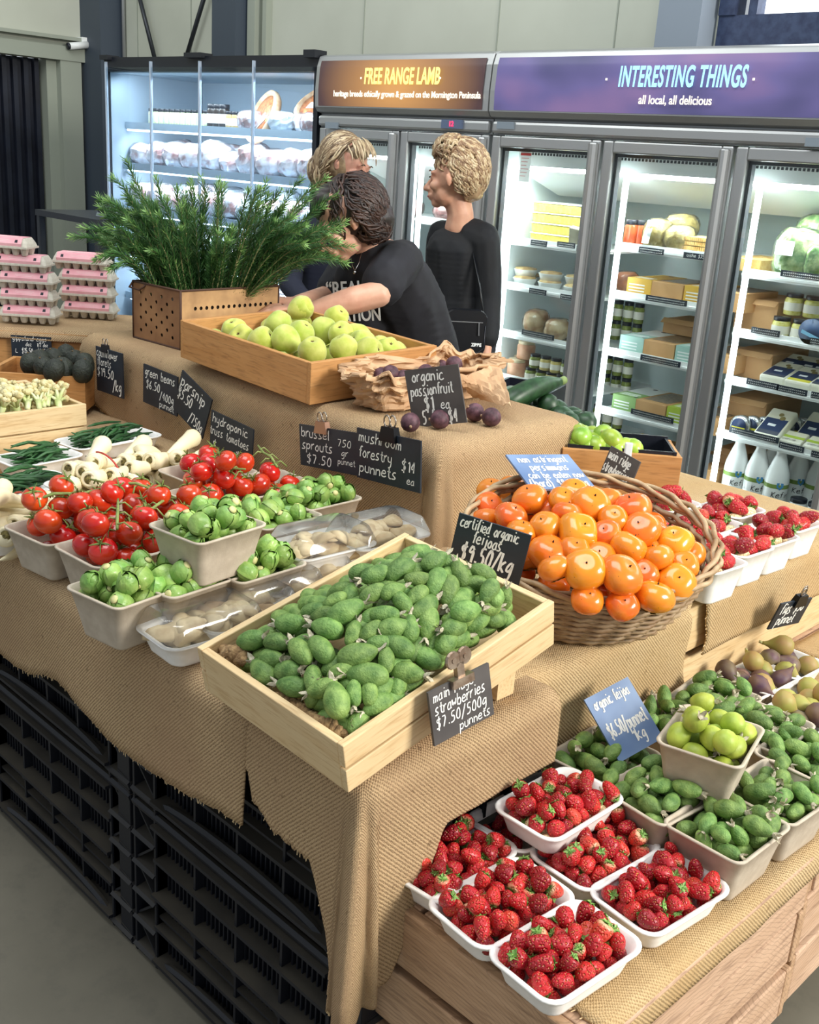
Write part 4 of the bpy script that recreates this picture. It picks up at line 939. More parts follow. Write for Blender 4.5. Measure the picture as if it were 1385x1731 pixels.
# ------------------------------------------------------------------ feijoa punnets
GP = [('G1', (1230, 1392), .085, 'nearest grey punnet of feijoas, right of the strawberry trays', 'nearest feijoa punnet', -.02),
 ('G3', (1117, 1335), .085, 'grey feijoa punnet behind the stacked strawberry tray', 'punnet behind the stacked strawberries', -.1),
 ('G4', (1023, 1275), .085, 'grey feijoa punnet at the left, below the blue organic feijoa sign', 'feijoa punnet left of the blue sign', .05),
 ('G2', (1318, 1335), .085, 'grey feijoa punnet at the right edge, behind the nearest one', 'feijoa punnet at the right edge', -.05),
 ('G6', (1207, 1180), .085, 'grey feijoa punnet at the back, touching the golden burlap', 'feijoa punnet at the back by the burlap', .1),
 ('G7', (1135, 1215), .085, 'grey feijoa punnet behind the blue organic feijoa sign', 'feijoa punnet behind the blue sign', .1),
 ('G9', (1292, 1225), .085, 'grey feijoa punnet between the green fruit punnet and the fig trays', 'punnet in front of the fig trays', .05),
 ('G8', (1368, 1272), .085, 'grey feijoa punnet cut by the right edge of the photo', 'punnet cut by the photo edge', .0),
 ('G10', (1215, 1285), .085, 'grey feijoa punnet mostly hidden under the stacked punnet', 'punnet under the stacked one', .0)]
GPOS = {}
for i, (k, p, h, lab, gl, rz) in enumerate(GP):
    c = at(p[0], p[1], ZB+h); GPOS[k] = c
    if k == 'G10': c = V3((GPOS['G1'].x+.0, (GPOS['G1'].y+GPOS['G9'].y)/2-.03, 0)); continue
    punnet('G', c.x, c.y, ZB, rz, lab, 'grey feijoa punnets')
    fill('G', c.x, c.y, ZB, rz, FJ, 42, .0158, 200+i, 'green feijoa in the '+gl, 'feijoas in the '+gl, sc=(.74, .95), keep={'G1': 24, 'G2': 20, 'G3': 19, 'G8': 18, 'G9': 17, 'G4': 19}.get(k, 13))
c = at(1202, 1247, ZB+.17); zz = ZB+.092
punnet('G', c.x, c.y, zz, .25, 'grey punnet of yellow-green feijoas stacked on top of the others', 'grey feijoa punnets')
fill('G', c.x, c.y, zz, .25, FJY, 28, .0190, 240, 'yellow-green feijoa in the stacked punnet', 'yellow-green feijoas in the stacked punnet', sc=(.95, 1.12), keep=18)
# fig trays
for i, (p, lab) in enumerate([((1334, 1118), 'farthest white fig tray, beside the folded burlap'), ((1290, 1142), 'white fig tray left of the farthest one, figs standing up'), ((1245, 1160), 'leftmost white fig tray with one round fig in view'), ((1372, 1178), 'white fig tray of greenish figs at the right edge'), ((1345, 1212), 'white fig tray behind the feijoa punnets at the right')]):
    c = at(p[0], p[1], ZB+.035); punnet('F', c.x, c.y, ZB, -.05, lab, 'white fig trays')
    pts = fill('F', c.x, c.y, ZB, -.05, [FG[1 if i in (3,) else 0]] if i in (3, 2) else FG, 6, .0225, 300+i, ['purple and green fig in the farthest white tray', 'purple fig in the tray left of the farthest one', 'round fig in the leftmost fig tray', 'greenish fig in the tray at the right edge', 'fig in the tray behind the feijoa punnets'][i], ['figs in the farthest tray', 'figs in the tray left of the farthest', 'figs in the leftmost tray', 'figs in the right edge tray', 'figs behind the feijoa punnets'][i], flatlie=True, sc=(1.05, 1.2))
# deep white strawberry punnets at the back right
for i, (p, lab, gl) in enumerate([
 ((1333, 882), 'rightmost deep white strawberry punnet, nearest the fridge', 'rightmost deep punnet'), ((1238, 860), 'deep white strawberry punnet at the back, in the middle', 'back middle deep punnet'),
 ((1291, 905), 'deep white strawberry punnet second from the right', 'second white punnet from right'), ((1246, 922), 'deep white strawberry punnet in front, with a pale berry', 'front deep punnet with a pale berry'),
 ((1201, 885), 'deep white strawberry punnet behind the front one', 'deep punnet behind the front one'), ((1130, 850), 'deep white strawberry punnet at the back left, below the lime crate', 'deep punnet below the lime crate'),
 ((1198, 948), 'deep white strawberry punnet touching the wicker basket', 'deep punnet touching the basket'), ((1165, 905), 'deep white strawberry punnet half hidden behind the basket rim', 'deep punnet half behind the basket')]):
    c = at(p[0], p[1], ZA+.072+.003); punnet('D', c.x, c.y, ZA+.006, -.08, lab, 'deep white strawberry punnets')
    fill('D', c.x, c.y, ZA+.006, -.08, SB, 20, .0165, 330+i, 'large strawberry in the '+gl, 'strawberries in the '+gl, flatlie=True, sc=(1.25, 1.5), keep=7)

# ------------------------------------------------------------------ feijoa crate
co, cyaw, ctx, cty, cl_, cw_, ch_ = V3((-.868, .818, .735)), 1.578, .048, -.222, .424, .320, .079
MC = Matrix.Translation(co) @ (Matrix.Rotation(cyaw, 4, 'Z') @ Matrix.Rotation(ctx, 4, 'X') @ Matrix.Rotation(cty, 4, 'Y'))
def slat_box(name, label, Mx, L_, W_, H_, nsl, mx, my, th=.012, gap=.004, cat='crate', grp='open wooden crates of produce', knobs=False):
    t = bpy.data.objects.new(name, None); COL.objects.link(t); t.matrix_world = Mx; tag(t, label, cat, grp); sh = (H_-gap*(nsl-1))/nsl
    for k in range(nsl):
        z = k*(sh+gap)+sh/2
        for y in (th/2, W_-th/2): mk('side_slat', MB().box((L_/2, y, z), (L_, th, sh)), mx, t, smooth=False, bevel=.0015)
    for x in (th/2, L_-th/2):
        mk('end_board', MB().box((x, W_/2, H_/2-.0005), (th, W_-2*th, H_-.001)), my, t, smooth=False, bevel=.0015)
    mk('crate_bottom', MB().b2((th, th, 0), (L_-th, W_-th, .006)), mx, t, smooth=False)
    return t
fc = slat_box('wooden_crate', 'pale pine crate heaped with feijoas at the near corner', MC, cl_, cw_, ch_, 2, PINE, PINEY)
# props the tilted crate leans on
t = thing('prop_block', 'pale wooden block propping up the far end of the feijoa crate', 'block', (-1.03, 1.18, ZA+.006))
b0 = (MC @ V3((cl_*.86, cw_*.5, 0)))
mk('block_body', MB().b2((-.12, -.02, 0), (.12, .02, b0.z-ZA-.010)), PINE, t, smooth=False)
MCi = MC.inverted()
FL = [tuple(map(float, s.split(','))) for s in '''208,445,15,105 190,505,0,62 300,450,-5,85 265,400,10,65 285,515,0,90 240,565,-45,150 345,560,5,110 355,618,-10,110 438,650,80,100 465,600,20,70 525,665,100,140 590,640,90,85 645,640,90,90 690,685,30,120 608,730,50,80 785,633,70,100 800,572,-10,130 873,520,-35,125 710,517,90,95 640,575,-5,140 540,560,20,100 470,480,-50,125 605,500,15,140 395,490,-50,100 435,560,90,80 490,400,-15,125 590,420,70,95 655,410,40,100 740,400,10,130 355,385,0,120 441,335,10,90 475,350,10,95 560,340,30,140 520,300,30,95 575,250,80,75 500,235,0,95 455,285,0,70 400,430,10,70 760,180,30,125 670,200,20,110 625,190,15,105 642,150,15,120 680,115,10,100 785,125,20,75 820,95,10,60 660,270,30,105 735,262,20,95 770,305,-50,100 705,348,0,110 825,280,40,90 825,218,0,90 895,230,70,130 890,150,30,100 870,115,0,80 985,200,110,100 940,260,80,110 1050,235,-15,95 1070,195,-25,100 1108,280,100,110 985,300,35,130 1045,295,60,65 865,380,80,120 855,325,40,110 975,368,10,120 1070,370,10,130 1120,410,30,105 1165,320,0,65 1160,270,60,80 1230,330,80,85 1190,380,0,60 945,450,60,110 1025,435,10,90 1035,475,15,90 755,465,-30,130 900,420,60,70 830,460,60,60 800,400,90,100 650,335,40,80 860,600,40,70 565,800,0,70 545,750,20,60 720,230,0,80 940,185,80,60 1010,170,0,60 715,150,10,60 560,195,40,60 600,290,20,70 520,515,30,70 690,600,40,70 760,520,20,80 330,500,20,80 580,590,0,80 905,480,40,70 690,455,0,90 610,375,0,80 1000,240,20,80 800,150,0,80 930,130,0,70 1020,330,0,80 780,350,20,80 400,370,20,70 250,480,20,70 730,640,20,70 760,240,20,80 540,235,20,80'''.split()]
def mound(x, y):
    q = MCi @ V3((x, y, .85)); u = min(max(q.x/cl_, 0), 1); v_ = min(max(q.y/cw_, 0), 1)
    e = (max(0, sin(pi*u))**.55)*(max(0, sin(pi*v_))**.5); e = (min(1, u/.40, max(0, 1.10-u)/.13)**.6)*(max(0, sin(pi*v_))**.7); g = .058+.100*e*(1+.45*u)
    if u < .12: g -= .016
    loc = MC @ V3((q.x, q.y, g)); return loc.z
placed = []
for i, (zx, zy, ang, ln) in enumerate(FL):
    px, py = 330+zx/2.198, 880+zy/2.198; a = radians(ang); hl = ln/2.198/2*.8
    P0 = onto(px-hl*cos(a), py+hl*sin(a), mound); P1 = onto(px+hl*cos(a), py-hl*sin(a), mound); C_ = onto(px, py, mound)
    L3 = min(max((P1-P0).length/.8, .038), .060)
    lc = MCi @ C_; lc.x = min(max(lc.x, .032), cl_-.022); lc.y = min(max(lc.y, .030), cw_-.028)
    # keep clear of those already there
    small = ln < 82
    lc.z -= .012 if small else .0
    for q in placed:
        dd = lc-q
        if dd.length < .021: lc += (dd.normalized() if dd.length > 1e-4 else V3((0, 0, -1)))*(.021-dd.length)*.8
    placed.append(lc.copy()); C_ = MC @ lc
    d = (P1-P0).normalized(); 
    if i % 2: d = -d
    dup(FJ[i % 3 if ln < 130 else 1], C_, axis_rot(d, spin=rnd.uniform(0, 6)), where(C_, MC @ V3((cl_*.5, cw_*.5, .1)), 'green feijoa in the heaped pine crate', .07), 'feijoas in the pine crate', (min(L3/.050, 1.0) if not small else .85) if ln < 135 else 1.12)
# fruit beneath, seen in the gaps
for i in range(110):
    lx, ly = rnd.uniform(.04, cl_-.04), rnd.uniform(.035, cw_-.035); u, v_ = lx/cl_, ly/cw_
    e = (sin(pi*u)**.55)*(sin(pi*v_)**.5); g = .030+.080*e; a = rnd.uniform(0, 6.28)
    m4 = axis_rot(V3((cos(a), sin(a), rnd.uniform(-.3, .3)))).to_4x4(); m4.translation = MC @ V3((lx, ly, g)); hide_in(FJ[i % 3], m4)
# rolled jute edge inside the crate
JR = M('jute_rope', '#a98a60', '#7d6040', rough=.95, nscale=120, bump=.8, bscale=300, bdist=.003)
def rope(pts, r, label):
    mb = MB()
    for k in range(3):
        q = []
        for i in range(len(pts)-1):
            for s_ in range(6):
                t_ = s_/6; p = pts[i].lerp(pts[i+1], t_); ph = (i+t_)*5+k*2.1; d = (pts[i+1]-pts[i]).normalized(); a_ = d.orthogonal().normalized(); b_ = d.cross(a_)
                q.append(p+(a_*cos(ph)+b_*sin(ph))*r*.6)
        mb.tube(q, r*.62, 7)
    o = mk('jute_roll', mb, JR); return tag(o, label, 'cloth', 'rolled burlap edges in the feijoa crate')
lp = lambda x, y, z: MC @ V3((x, y, z))
rope([lp(.025, .02+.0*k, .055) if 0 else lp(.022+.004*sin(k*2), .028+k*.022, .060+.004*sin(k*1.3)) for k in range(7)], .011, 'thick rolled burlap edge at the near end of the feijoa crate')
rope([lp(.03+.008*sin(k*2), .25+k*.011, .066+.010*sin(k*1.1)) for k in range(6)], .013, 'bunched burlap roll in the left corner of the feijoa crate')
# ------------------------------------------------------------------ quince crate
MQ = Matrix.Translation(V3((-1.869, 1.571, .957))) @ (Matrix.Rotation(1.567, 4, 'Z') @ Matrix.Rotation(.035, 4, 'X') @ Matrix.Rotation(-.027, 4, 'Y'))
qc = slat_box('wooden_crate', 'aged wooden crate of quinces on the raised tier', MQ, .415, .542, .100, 1, OLDW, OLDWY, th=.014)
QL = [(485, 245, 72), (610, 280, 72), (755, 238, 82), (850, 170, 68), (770, 330, 60), (880, 325, 105), (975, 300, 60), (990, 205, 78), (1090, 165, 68), (1000, 145, 50), (1135, 270, 90), (1070, 395, 112), (1250, 375, 88), (1265, 265, 60), (1240, 300, 40),
      (1375, 260, 60), (1360, 345, 70), (690, 325, 40), (878, 235, 45), (1050, 190, 50), (950, 170, 50)]
QL = [(220+a/3.4625, 480+b/3.4625, s/3.4625) for a, b, s in QL]+[(520+a/3.4625, 560+b/3.4625, s/3.4625) for a, b, s in [(375, 25, 55), (315, 60, 62), (355, 110, 60), (455, 45, 48), (460, 115, 50), (560, 85, 58), (600, 100, 40), (250, 10, 40)]]
MQi = MQ.inverted()
def mq(x, y):
    q = MQi @ V3((x, y, 1.05)); u = min(max(q.x/.415, 0), 1); v_ = min(max(q.y/.542, 0), 1); e = (max(0, sin(pi*u))**.5)*(max(0, sin(pi*v_))**.5); return (MQ @ V3((q.x, q.y, .062+.048*e))).z
pq = []
for i, (px, py, s_) in enumerate(QL):
    C_ = onto(px, py, mq); lc = MQi @ C_; r_ = min(max(s_*3.4625/3.4625/1800*2.45*.56, .0345), .042)
    lc.x = min(max(lc.x, .05), .365); lc.y = min(max(lc.y, .05), .49)
    for q, rq in pq:
        dd = lc-q
        if dd.length < (r_+rq)*.86: lc += dd.normalized()*((r_+rq)*.86-dd.length)
    lc.z = min(lc.z, .112)
    pq.append((lc.copy(), r_)); a = rnd.uniform(0, 6.28); el = rnd.uniform(.1, 1.4)
    if i == 11: a, el = -.9, 1.2
    dup(QN[i % 3], MQ @ lc, axis_rot(V3((cos(a)*cos(el), sin(a)*cos(el), sin(el)))), where(MQ @ lc, MQ @ V3((.2, .27, 0)), 'yellow-green quince in the aged wooden crate', .07) if i != 11 else 'large quince at the near corner of its crate, blossom end up', 'quinces in the crate' if i != 11 else None, r_/.036)
for i in range(14):
    m4 = axis_rot(V3((rnd.uniform(-1, 1), rnd.uniform(-1, 1), .3))).to_4x4(); m4.translation = MQ @ V3((.06+.3*(i % 4)/3.3, .06+.42*(i//4)/3, .045)); hide_in(QN[i % 3], m4)
# ------------------------------------------------------------------ rosemary in a rusty perforated metal box
MR = Matrix.Translation(V3((-2.589, 1.691, .957))) @ Matrix.Rotation(1.618, 4, 'Z')
RUST = M('rusty_tin', '#7d5538', '#a97e55', rough=.7, metal=.2, nscale=9, bump=.3, bscale=60, lo=.3, hi=.7)
TAN = M('tan_worn_metal', '#c79f6e', '#8c6a48', rough=.65, metal=.1, nscale=14, bump=.3, bscale=60, lo=.35, hi=.75)
rb = bpy.data.objects.new('metal_planter', None); COL.objects.link(rb); rb.matrix_world = MR; tag(rb, 'rusty perforated metal box holding the rosemary', 'planter')
RL, RW, RH = .36, .235, .165
HOLE = M('hole_shadow_black', '#0c0a09', rough=1)
def plate(name, mat, L_, H_, holes, fn, parent, r=.0045):
    """a sheet really pierced by round holes: built as a grid with octagonal openings"""
    mb = MB(); S = []
    mb.add([fn(x, z) for x, z in ((0, 0), (L_, 0), (L_, H_), (0, H_))], [(0, 1, 2, 3)])
    o = mk(name, mb, [mat, HOLE], parent, smooth=False); bm = bmesh.new()
    xs_ = sorted({0, L_} | {x-r for x, z in holes} | {x+r for x, z in holes}); return o
def pierced(name, mat, L_, H_, cols, rows, has, fn, parent, r):
    # regular cells; a cell with a hole becomes a ring of faces around an octagon
    mb = MB(); dx, dz = L_/cols, H_/rows
    for i in range(cols):
        for j in range(rows):
            x0_, z0_ = i*dx, j*dz
            if not has(i, j): mb.add([fn(x, z) for x, z in ((x0_, z0_), (x0_+dx, z0_), (x0_+dx, z0_+dz), (x0_, z0_+dz))], [(0, 1, 2, 3)]); continue
            c_ = (x0_+dx/2, z0_+dz/2); out = []; inn = []
            for k in range(8):
                a = k*pi/4; ca, sa = cos(a), sin(a); m_ = max(abs(ca), abs(sa)); out.append((c_[0]+ca/m_*dx/2, c_[1]+sa/m_*dz/2)); inn.append((c_[0]+ca*r, c_[1]+sa*r))
            mb.add([fn(*p) for p in out+inn], [(k, (k+1) % 8, 8+(k+1) % 8, 8+k) for k in range(8)])
    o = mk(name, mb, mat, parent, smooth=False, solid=.0015); return o
pierced('front_plate', RUST, RW, RH, 9, 9, lambda i, j: (i+j) % 2 == 0 and 0 < i < 8 and 0 < j < 8, lambda x, z: V3((0, x, z)), rb, .0056)
pierced('side_plate', TAN, RL, RH, 18, 8, lambda i, j: j in (5, 3, 1) and 1 < i < 17, lambda x, z: V3((x, 0, z)), rb, .0058)
pierced('side_plate', TAN, RL, RH, 18, 8, lambda i, j: j in (5, 3) and 1 < i < 17, lambda x, z: V3((x, RW, z)), rb, .0042)
pierced('front_plate', RUST, RW, RH, 9, 9, lambda i, j: (i+j) % 2 == 0 and 0 < i < 8 and 0 < j < 8, lambda x, z: V3((RL, x, z)), rb, .0042)
mk('box_bottom', MB().b2((0, 0, 0), (RL, RW, .003)), RUST, rb, smooth=False)
mb = MB()
for a, b in (((0, 0, RH), (RL, 0, RH)), ((0, 0, RH), (0, RW, RH)), ((RL, 0, RH), (RL, RW, RH)), ((0, RW, RH), (RL, RW, RH)), ((0, 0, 0), (0, 0, RH)), ((0, RW, 0), (0, RW, RH)), ((RL, 0, 0), (RL, 0, RH)), ((0, 0, 0), (0, RW, 0)), ((0, 0, 0), (RL, 0, 0))): mb.tube([a, b], .0035, 6)
mb.tube([(.0, RW*.99, RH), (-.02, RW*.95, RH-.015), (-.01, RW*.8, RH-.02), (0, RW*.72, RH-.004)], .003, 6)
mk('rolled_edge', mb, M('dark_rust', '#4a2f20', rough=.7), rb)
mk('soil', MB().b2((.005, .005, .01), (RL-.005, RW-.005, RH-.04)), M('dark_soil', '#2b2118', rough=1, bump=.8, nscale=60), rb, smooth=False)
ROS = M('rosemary_needle', '#2f5a2e', '#5d8c4a', rough=.5, nscale=30, lo=.3, hi=.75)
ROT = M('rosemary_needle_fresh', '#6c964f', '#8db468', rough=.5, nscale=30)
STM = M('rosemary_stem', '#7b7750', '#a89f6f', rough=.8, nscale=60)
ro = thing('rosemary_bush', 'bushy green rosemary in the perforated metal box', 'plant', MR @ V3((RL/2, RW/2, .12)))
rr = random.Random(12); lm = MB(); stm = MB(); ori = V3(ro.location)
# stems rise from the box and fan out; tips listed by where they end in the photo
tips = [(213, 270), (190, 300), (300, 318), (340, 300), (380, 312), (440, 318), (475, 322), (520, 340), (570, 330), (600, 352), (585, 375), (140, 385), (185, 340), (250, 345), (120, 400)]
tips += [((lambda t_: t_)(rr.uniform(165, 575)), rr.uniform(300, 435)) for _ in range(105)]
tips += [(rr.uniform(150, 240), rr.uniform(395, 465)) for _ in range(12)]+[(rr.uniform(480, 600), rr.uniform(370, 460)) for _ in range(16)]
RV = (UPV*0+V3((FWD.x, FWD.y, 0))).normalized(); SV = V3((RGT.x, RGT.y, 0)).normalized()
cc = MR @ V3((RL/2, RW/2, 0))
for k, (px, py) in enumerate(tips):
    dep = rr.uniform(-.15, .17)
    bpt = MR @ V3((rr.uniform(.03, RL-.03), rr.uniform(.03, RW-.03), .10))
    # tip: on the upright plane through the box facing the viewer, shifted by dep
    pl_o = cc+RV*dep; d = ray(px, py); t_ = (pl_o-EYE).dot(RV)/d.dot(RV); tip = EYE+d*t_
    # start near below the tip
    side = (tip-cc).dot(SV); sb = cc+SV*max(-.15, min(.15, side*.45))+RV*dep*.5; q = MR.inverted() @ sb; q.x = min(max(q.x, .03), RL-.03); q.y = min(max(q.y, .03), RW-.03); q.z = .11; bpt = MR @ q
    n = 26; pts = []
    Lc = (tip-bpt); up = V3((0, 0, 1))
    for i in range(n+1):
        s_ = i/n; p = bpt+Lc*s_+up*.06*sin(pi*s_)*(1 if side*1 > -9 else 0)*min(1, abs(side)*4)+V3((noise.noise(V3((k, s_*3, 0))), noise.noise(V3((k, s_*3, 9))), 0))*.018*s_
        pts.append(p)
    stm.tube([p-ori for p in pts[::2]], [.0024*(1-.7*i/(n//2)) for i in range(n//2+1)], 5)
    for i in range(2, n+1):
        tt = (pts[i]-pts[i-1]).normalized(); a_ = tt.orthogonal().normalized(); b_ = tt.cross(a_)
        for j in range(5):
            for sub in (0, .5):
                ang = j*pi/2.5+i*.9+sub+rr.uniform(-.3, .3); o_ = a_*cos(ang)+b_*sin(ang); base = pts[i].lerp(pts[i-1], sub); s_ = i/n
                ll = rr.uniform(.022, .036)*(1-.45*max(0, s_-.8)*5*.6); dr = (o_*.8+tt*rr.uniform(.5, .95)).normalized(); wv = dr.cross(o_).normalized()*.0015
                m1 = base+dr*ll*.5+o_*.001; e = base+dr*ll+tt*.002
                lm.add([base-wv*.6-ori, m1-wv-ori, e-ori, m1+wv-ori, base+wv*.6-ori], [(0, 1, 2, 3, 4)], 1 if s_ > .93 or rr.random() < .08 else 0)
mk('foliage', lm, [ROS, ROT], ro, smooth=False); mk('stems', stm, STM, ro)
# ------------------------------------------------------------------ wicker basket of persimmons
BC = V3((-1.005, 1.503, .905)); vd = V3((.696, -.718, 0)); sd_ = V3((.718, .696, 0)); TIL = radians(20)
WIC = M('wicker_willow', '#8a6a48', '#b39a78', rough=.6, nscale=35, lo=.3, hi=.7, bump=.4, bscale=120, rand=.0)
WICL = M('wicker_pale_rod', '#c4ab86', '#9d7f5b', rough=.55, nscale=30, bump=.3, bscale=120)
bk = thing('wicker_basket', 'oval wicker basket full of persimmons', 'basket', (BC.x, BC.y, ZA+.006))
bo = V3(bk.location)
def bpt(th, t_, grow=0):
    """point of the basket wall: th around, t_ 0 at base .. 1 at rim"""
    fl_ = t_**.6
    a = .150+.068*fl_+grow; b = .112+.060*fl_+grow
    cen = V3((-1.035, 1.515, ZA+.012)).lerp(BC, t_); tl = TIL*t_
    fw2 = vd*cos(tl)+V3((0, 0, -sin(tl)))
    return cen+sd_*(a*cos(th))+fw2*(b*sin(th))+V3((0, 0, 0))
wm = MB(); nst = 28
for k in range(17):                                     # horizontal weavers running in front of and behind the stakes
    t_ = .03+k/16*.93; pts = []
    for j in range(nst*2+1):
        th = 2*pi*j/(nst*2); pts.append(bpt(th, t_, .0062*(1 if (j//1+k) % 2 else -1)*(1 if j % 2 else .0))-bo)
    wm.tube(pts, .0043+.0008*(k % 3 == 0), 6)
mk('weave', wm, WIC, bk)
wm = MB()
for j in range(nst):
    th = 2*pi*j/nst; wm.tube([bpt(th, q/8)-bo for q in range(9)], .0028, 5)
mk('stakes', wm, M('wicker_stake', '#6c5036', rough=.7), bk)
for q in range(3):                                      # braided rim
    wm = MB(); pts = []
    for j in range(181):
        th = 2*pi*j/180; ph = th*6+q*2.1; p = bpt(th, 1.0, .003+.007*cos(ph)+.0015*sin(th*23+q)); p.z += .004+.007*sin(ph); pts.append(p-bo)
    wm.tube(pts, .0048, 6); mk('rim_braid', wm, WICL, bk)
wm = MB(); wm.ring([[bpt(2*pi*j/40, .0)-bo-V3((0, 0, .006)) for j in range(40)], [bpt(2*pi*j/40, .02)-bo for j in range(40)]]); mk('basket_base', wm, WIC, bk, smooth=False)
PL = [tuple(map(int, s.split(','))) for s in '''345,238,118 265,245,70 432,287,150 240,318,105 345,372,142 228,378,70 588,292,125 718,312,165 605,350,125 502,415,135 410,440,130 655,432,180 522,540,170 605,518,125 545,610,125 690,618,165
 748,560,140 860,642,175 708,680,110 875,710,125 765,450,110 865,505,158 945,440,160 820,385,125 912,335,165 1110,490,150 1015,560,140 972,608,120 1150,590,125 1120,642,155 1025,682,155 1040,460,80 790,300,75 640,255,50 1165,535,60 520,310,60 430,560,60 955,560,60 1025,500,70'''.split()]
def mp(x, y):
    d = V3((x, y, 0))-V3((BC.x, BC.y, 0)); a = d.dot(sd_)/.235; b = d.dot(vd)/.168; e = max(0, 1-(a*a+b*b)); return BC.z-.032-d.dot(vd)*math.tan(TIL)*.9+.085*e**.7
PQ = []
for i, (zx, zy, dm) in enumerate(PL):
    px, py = 740+zx/2.77, 740+zy/2.77; C_ = onto(px, py, mp); r_ = min(max(dm/2.77/2/1800*1.95*1.12, .0275), .037); 
    if dm < 85: r_ = .029; C_ -= (C_-EYE).normalized()*-.022
    if zy > 660: C_.z -= .024
    for q, rq in PQ:
        dd = C_-q
        if dd.length < (r_+rq)*.78: C_ += dd.normalized()*((r_+rq)*.78-dd.length)*.7
    PQ.append((C_.copy(), r_)); n_ = (EYE-C_).normalized()
    up_ = (V3((0, 0, 1))*.8+n_*rnd.uniform(-.2, .9)+V3((rnd.uniform(-.5, .5), rnd.uniform(-.5, .5), 0))).normalized()
    k = 1 if i in (25, 11) else 0
    dup(PS[k], C_, axis_rot(up_, spin=rnd.uniform(0, 3)), 'lobed orange-yellow persimmon near the right rim of the basket' if i == 25 else ('golden yellow persimmon in the front of the basket' if i == 17 else where(C_, BC, 'orange persimmon in the oval wicker basket', .06)), None if i in (25, 17) else 'persimmons in the wicker basket', r_/.0335)
for j, (ra, zz) in enumerate(((.13, -.055), (.06, -.05), (.17, -.02))):
    for k in range(9 if ra > .1 else 4):
        th = 2*pi*k/(9 if ra > .1 else 4)+j; c_ = BC+sd_*ra*cos(th)*1.0+vd*ra*.62*sin(th); c_.z += zz-ra*.62*sin(th)*math.tan(TIL)
        m4 = Matrix.Translation(c_) @ Matrix.Scale(.85, 4); hide_in(PS[0], m4)
# ------------------------------------------------------------------ punnets on the long table
ZT = ZA+.006
def P_(kind, px, py, rz, label, group, dz=0, dh=None):
    h = SZ[kind][3]; c = at(px, py, ZT+h+dz); punnet(kind, c.x, c.y, ZT+dz, rz, label, group); return c
VN = M('truss_stem', '#6b7d3c', '#8d9a58', rough=.7, nscale=80)
def truss(c, k, label):
    r_ = random.Random(k); mb = MB(); z = ZT+.138; d = V3((cos(k*1.3), sin(k*1.3), 0)); o_ = V3((c.x, c.y, z)); s_ = V3((-d.y, d.x, 0))
    mb.tube([-d*.06+V3((0, 0, -.005)), -d*.02+V3((0, 0, .006)), d*.03+V3((0, 0, .001)), d*.07+V3((0, 0, .008))], [.0028, .0032, .003, .002], 6)
    for q in range(5): t0 = -d*.05+d*.028*q; mb.tube([t0, t0+s_*.012*(1 if q % 2 else -1)+V3((0, 0, .004)), t0+s_*.026*(1 if q % 2 else -1)-V3((0, 0, .009))], [.002, .0016, .002], 5)
    o = mk('tomato_vine', mb, VN, loc=o_); tag(o, label, 'stem', 'tomato truss stems')
TL = [((112, 887), .12, 'grey punnet of truss tomatoes at the left, nearest the table edge', 'leftmost tomato punnet'), ((200, 922), .05, 'grey punnet of truss tomatoes in the middle of the front three', 'middle front tomato punnet'),
 ((213, 868), .1, 'grey punnet of truss tomatoes behind the front ones', 'tomato punnet behind the front ones'), ((272, 902), .1, 'grey punnet of two-tone tomatoes beside the stacked sprouts', 'tomato punnet beside the stacked sprouts'),
 ((372, 832), .05, 'grey punnet of red truss tomatoes under the hydroponic sign', 'tomato punnet under the hydroponic sign'), ((352, 795), .05, 'grey punnet of tomatoes at the back against the hydroponic sign', 'back tomato punnet against the hydroponic sign'), ((452, 815), .0, 'grey punnet of tomatoes behind the brussels sprouts', 'tomato punnet behind the sprouts')]
for i, (p, rz, lab, gl) in enumerate(TL):
    c = P_('T', p[0], p[1], rz, lab, 'grey tomato punnets'); w_, l_, h_, tp = SZ['T'][1:]
    pts = sorted(pack(w_-.010, l_-.010, h_, 16 if i < 4 else (17 if i == 4 else 11), .0262, 400+i, tp), key=lambda q: -q[2])
    rn = random.Random(i)
    for j, q in enumerate(pts):
        up_ = V3((rn.uniform(-.7, .7), rn.uniform(-.7, .7), .8)); qq = V3((c.x, c.y, ZT-.002))+Matrix.Rotation(rz, 3, 'Z') @ V3(q); R = axis_rot(up_)
        if j >= 12: m4 = R.to_4x4() @ Matrix.Scale(.9, 4); m4.translation = qq; hide_in(TM[0], m4); continue
        dup(TM[0], qq, R, where(qq, c, 'red tomato in the '+gl), 'tomatoes in the '+gl, rn.uniform(.9, 1.03))
    if i != 5: truss(c, i+1, 'green truss stem lying on the tomatoes of the '+gl)
SL = [((218, 988), .15, 0, 'grey punnet of brussels sprouts nearest the table edge', 'nearest sprout punnet'), ((310, 972), .1, 0, 'grey punnet of brussels sprouts under the stacked one', 'sprout punnet under the stacked one'),
 ((352, 885), .12, .088, 'grey punnet of brussels sprouts stacked on top of the others', 'stacked sprout punnet'), ((463, 868), .05, 0, 'grey punnet of brussels sprouts behind the stacked one', 'sprout punnet behind the stacked one'),
 ((535, 838), .0, 0, 'grey punnet of brussels sprouts at the back, behind the mushrooms', 'back sprout punnet'), ((425, 950), .05, 0, 'grey punnet of brussels sprouts low between two stacks', 'low sprout punnet between the stacks')]
for i, (p, rz, dz, lab, gl) in enumerate(SL):
    c = P_('G', p[0], p[1], rz, lab, 'grey brussels sprout punnets', dz)
    fill('G', c.x, c.y, ZT+dz, rz, SPR, 40, .0165, 500+i, 'green brussels sprout in the '+gl, 'brussels sprouts in the '+gl, flatlie=False, sc=(.9, 1.15), keep=17)
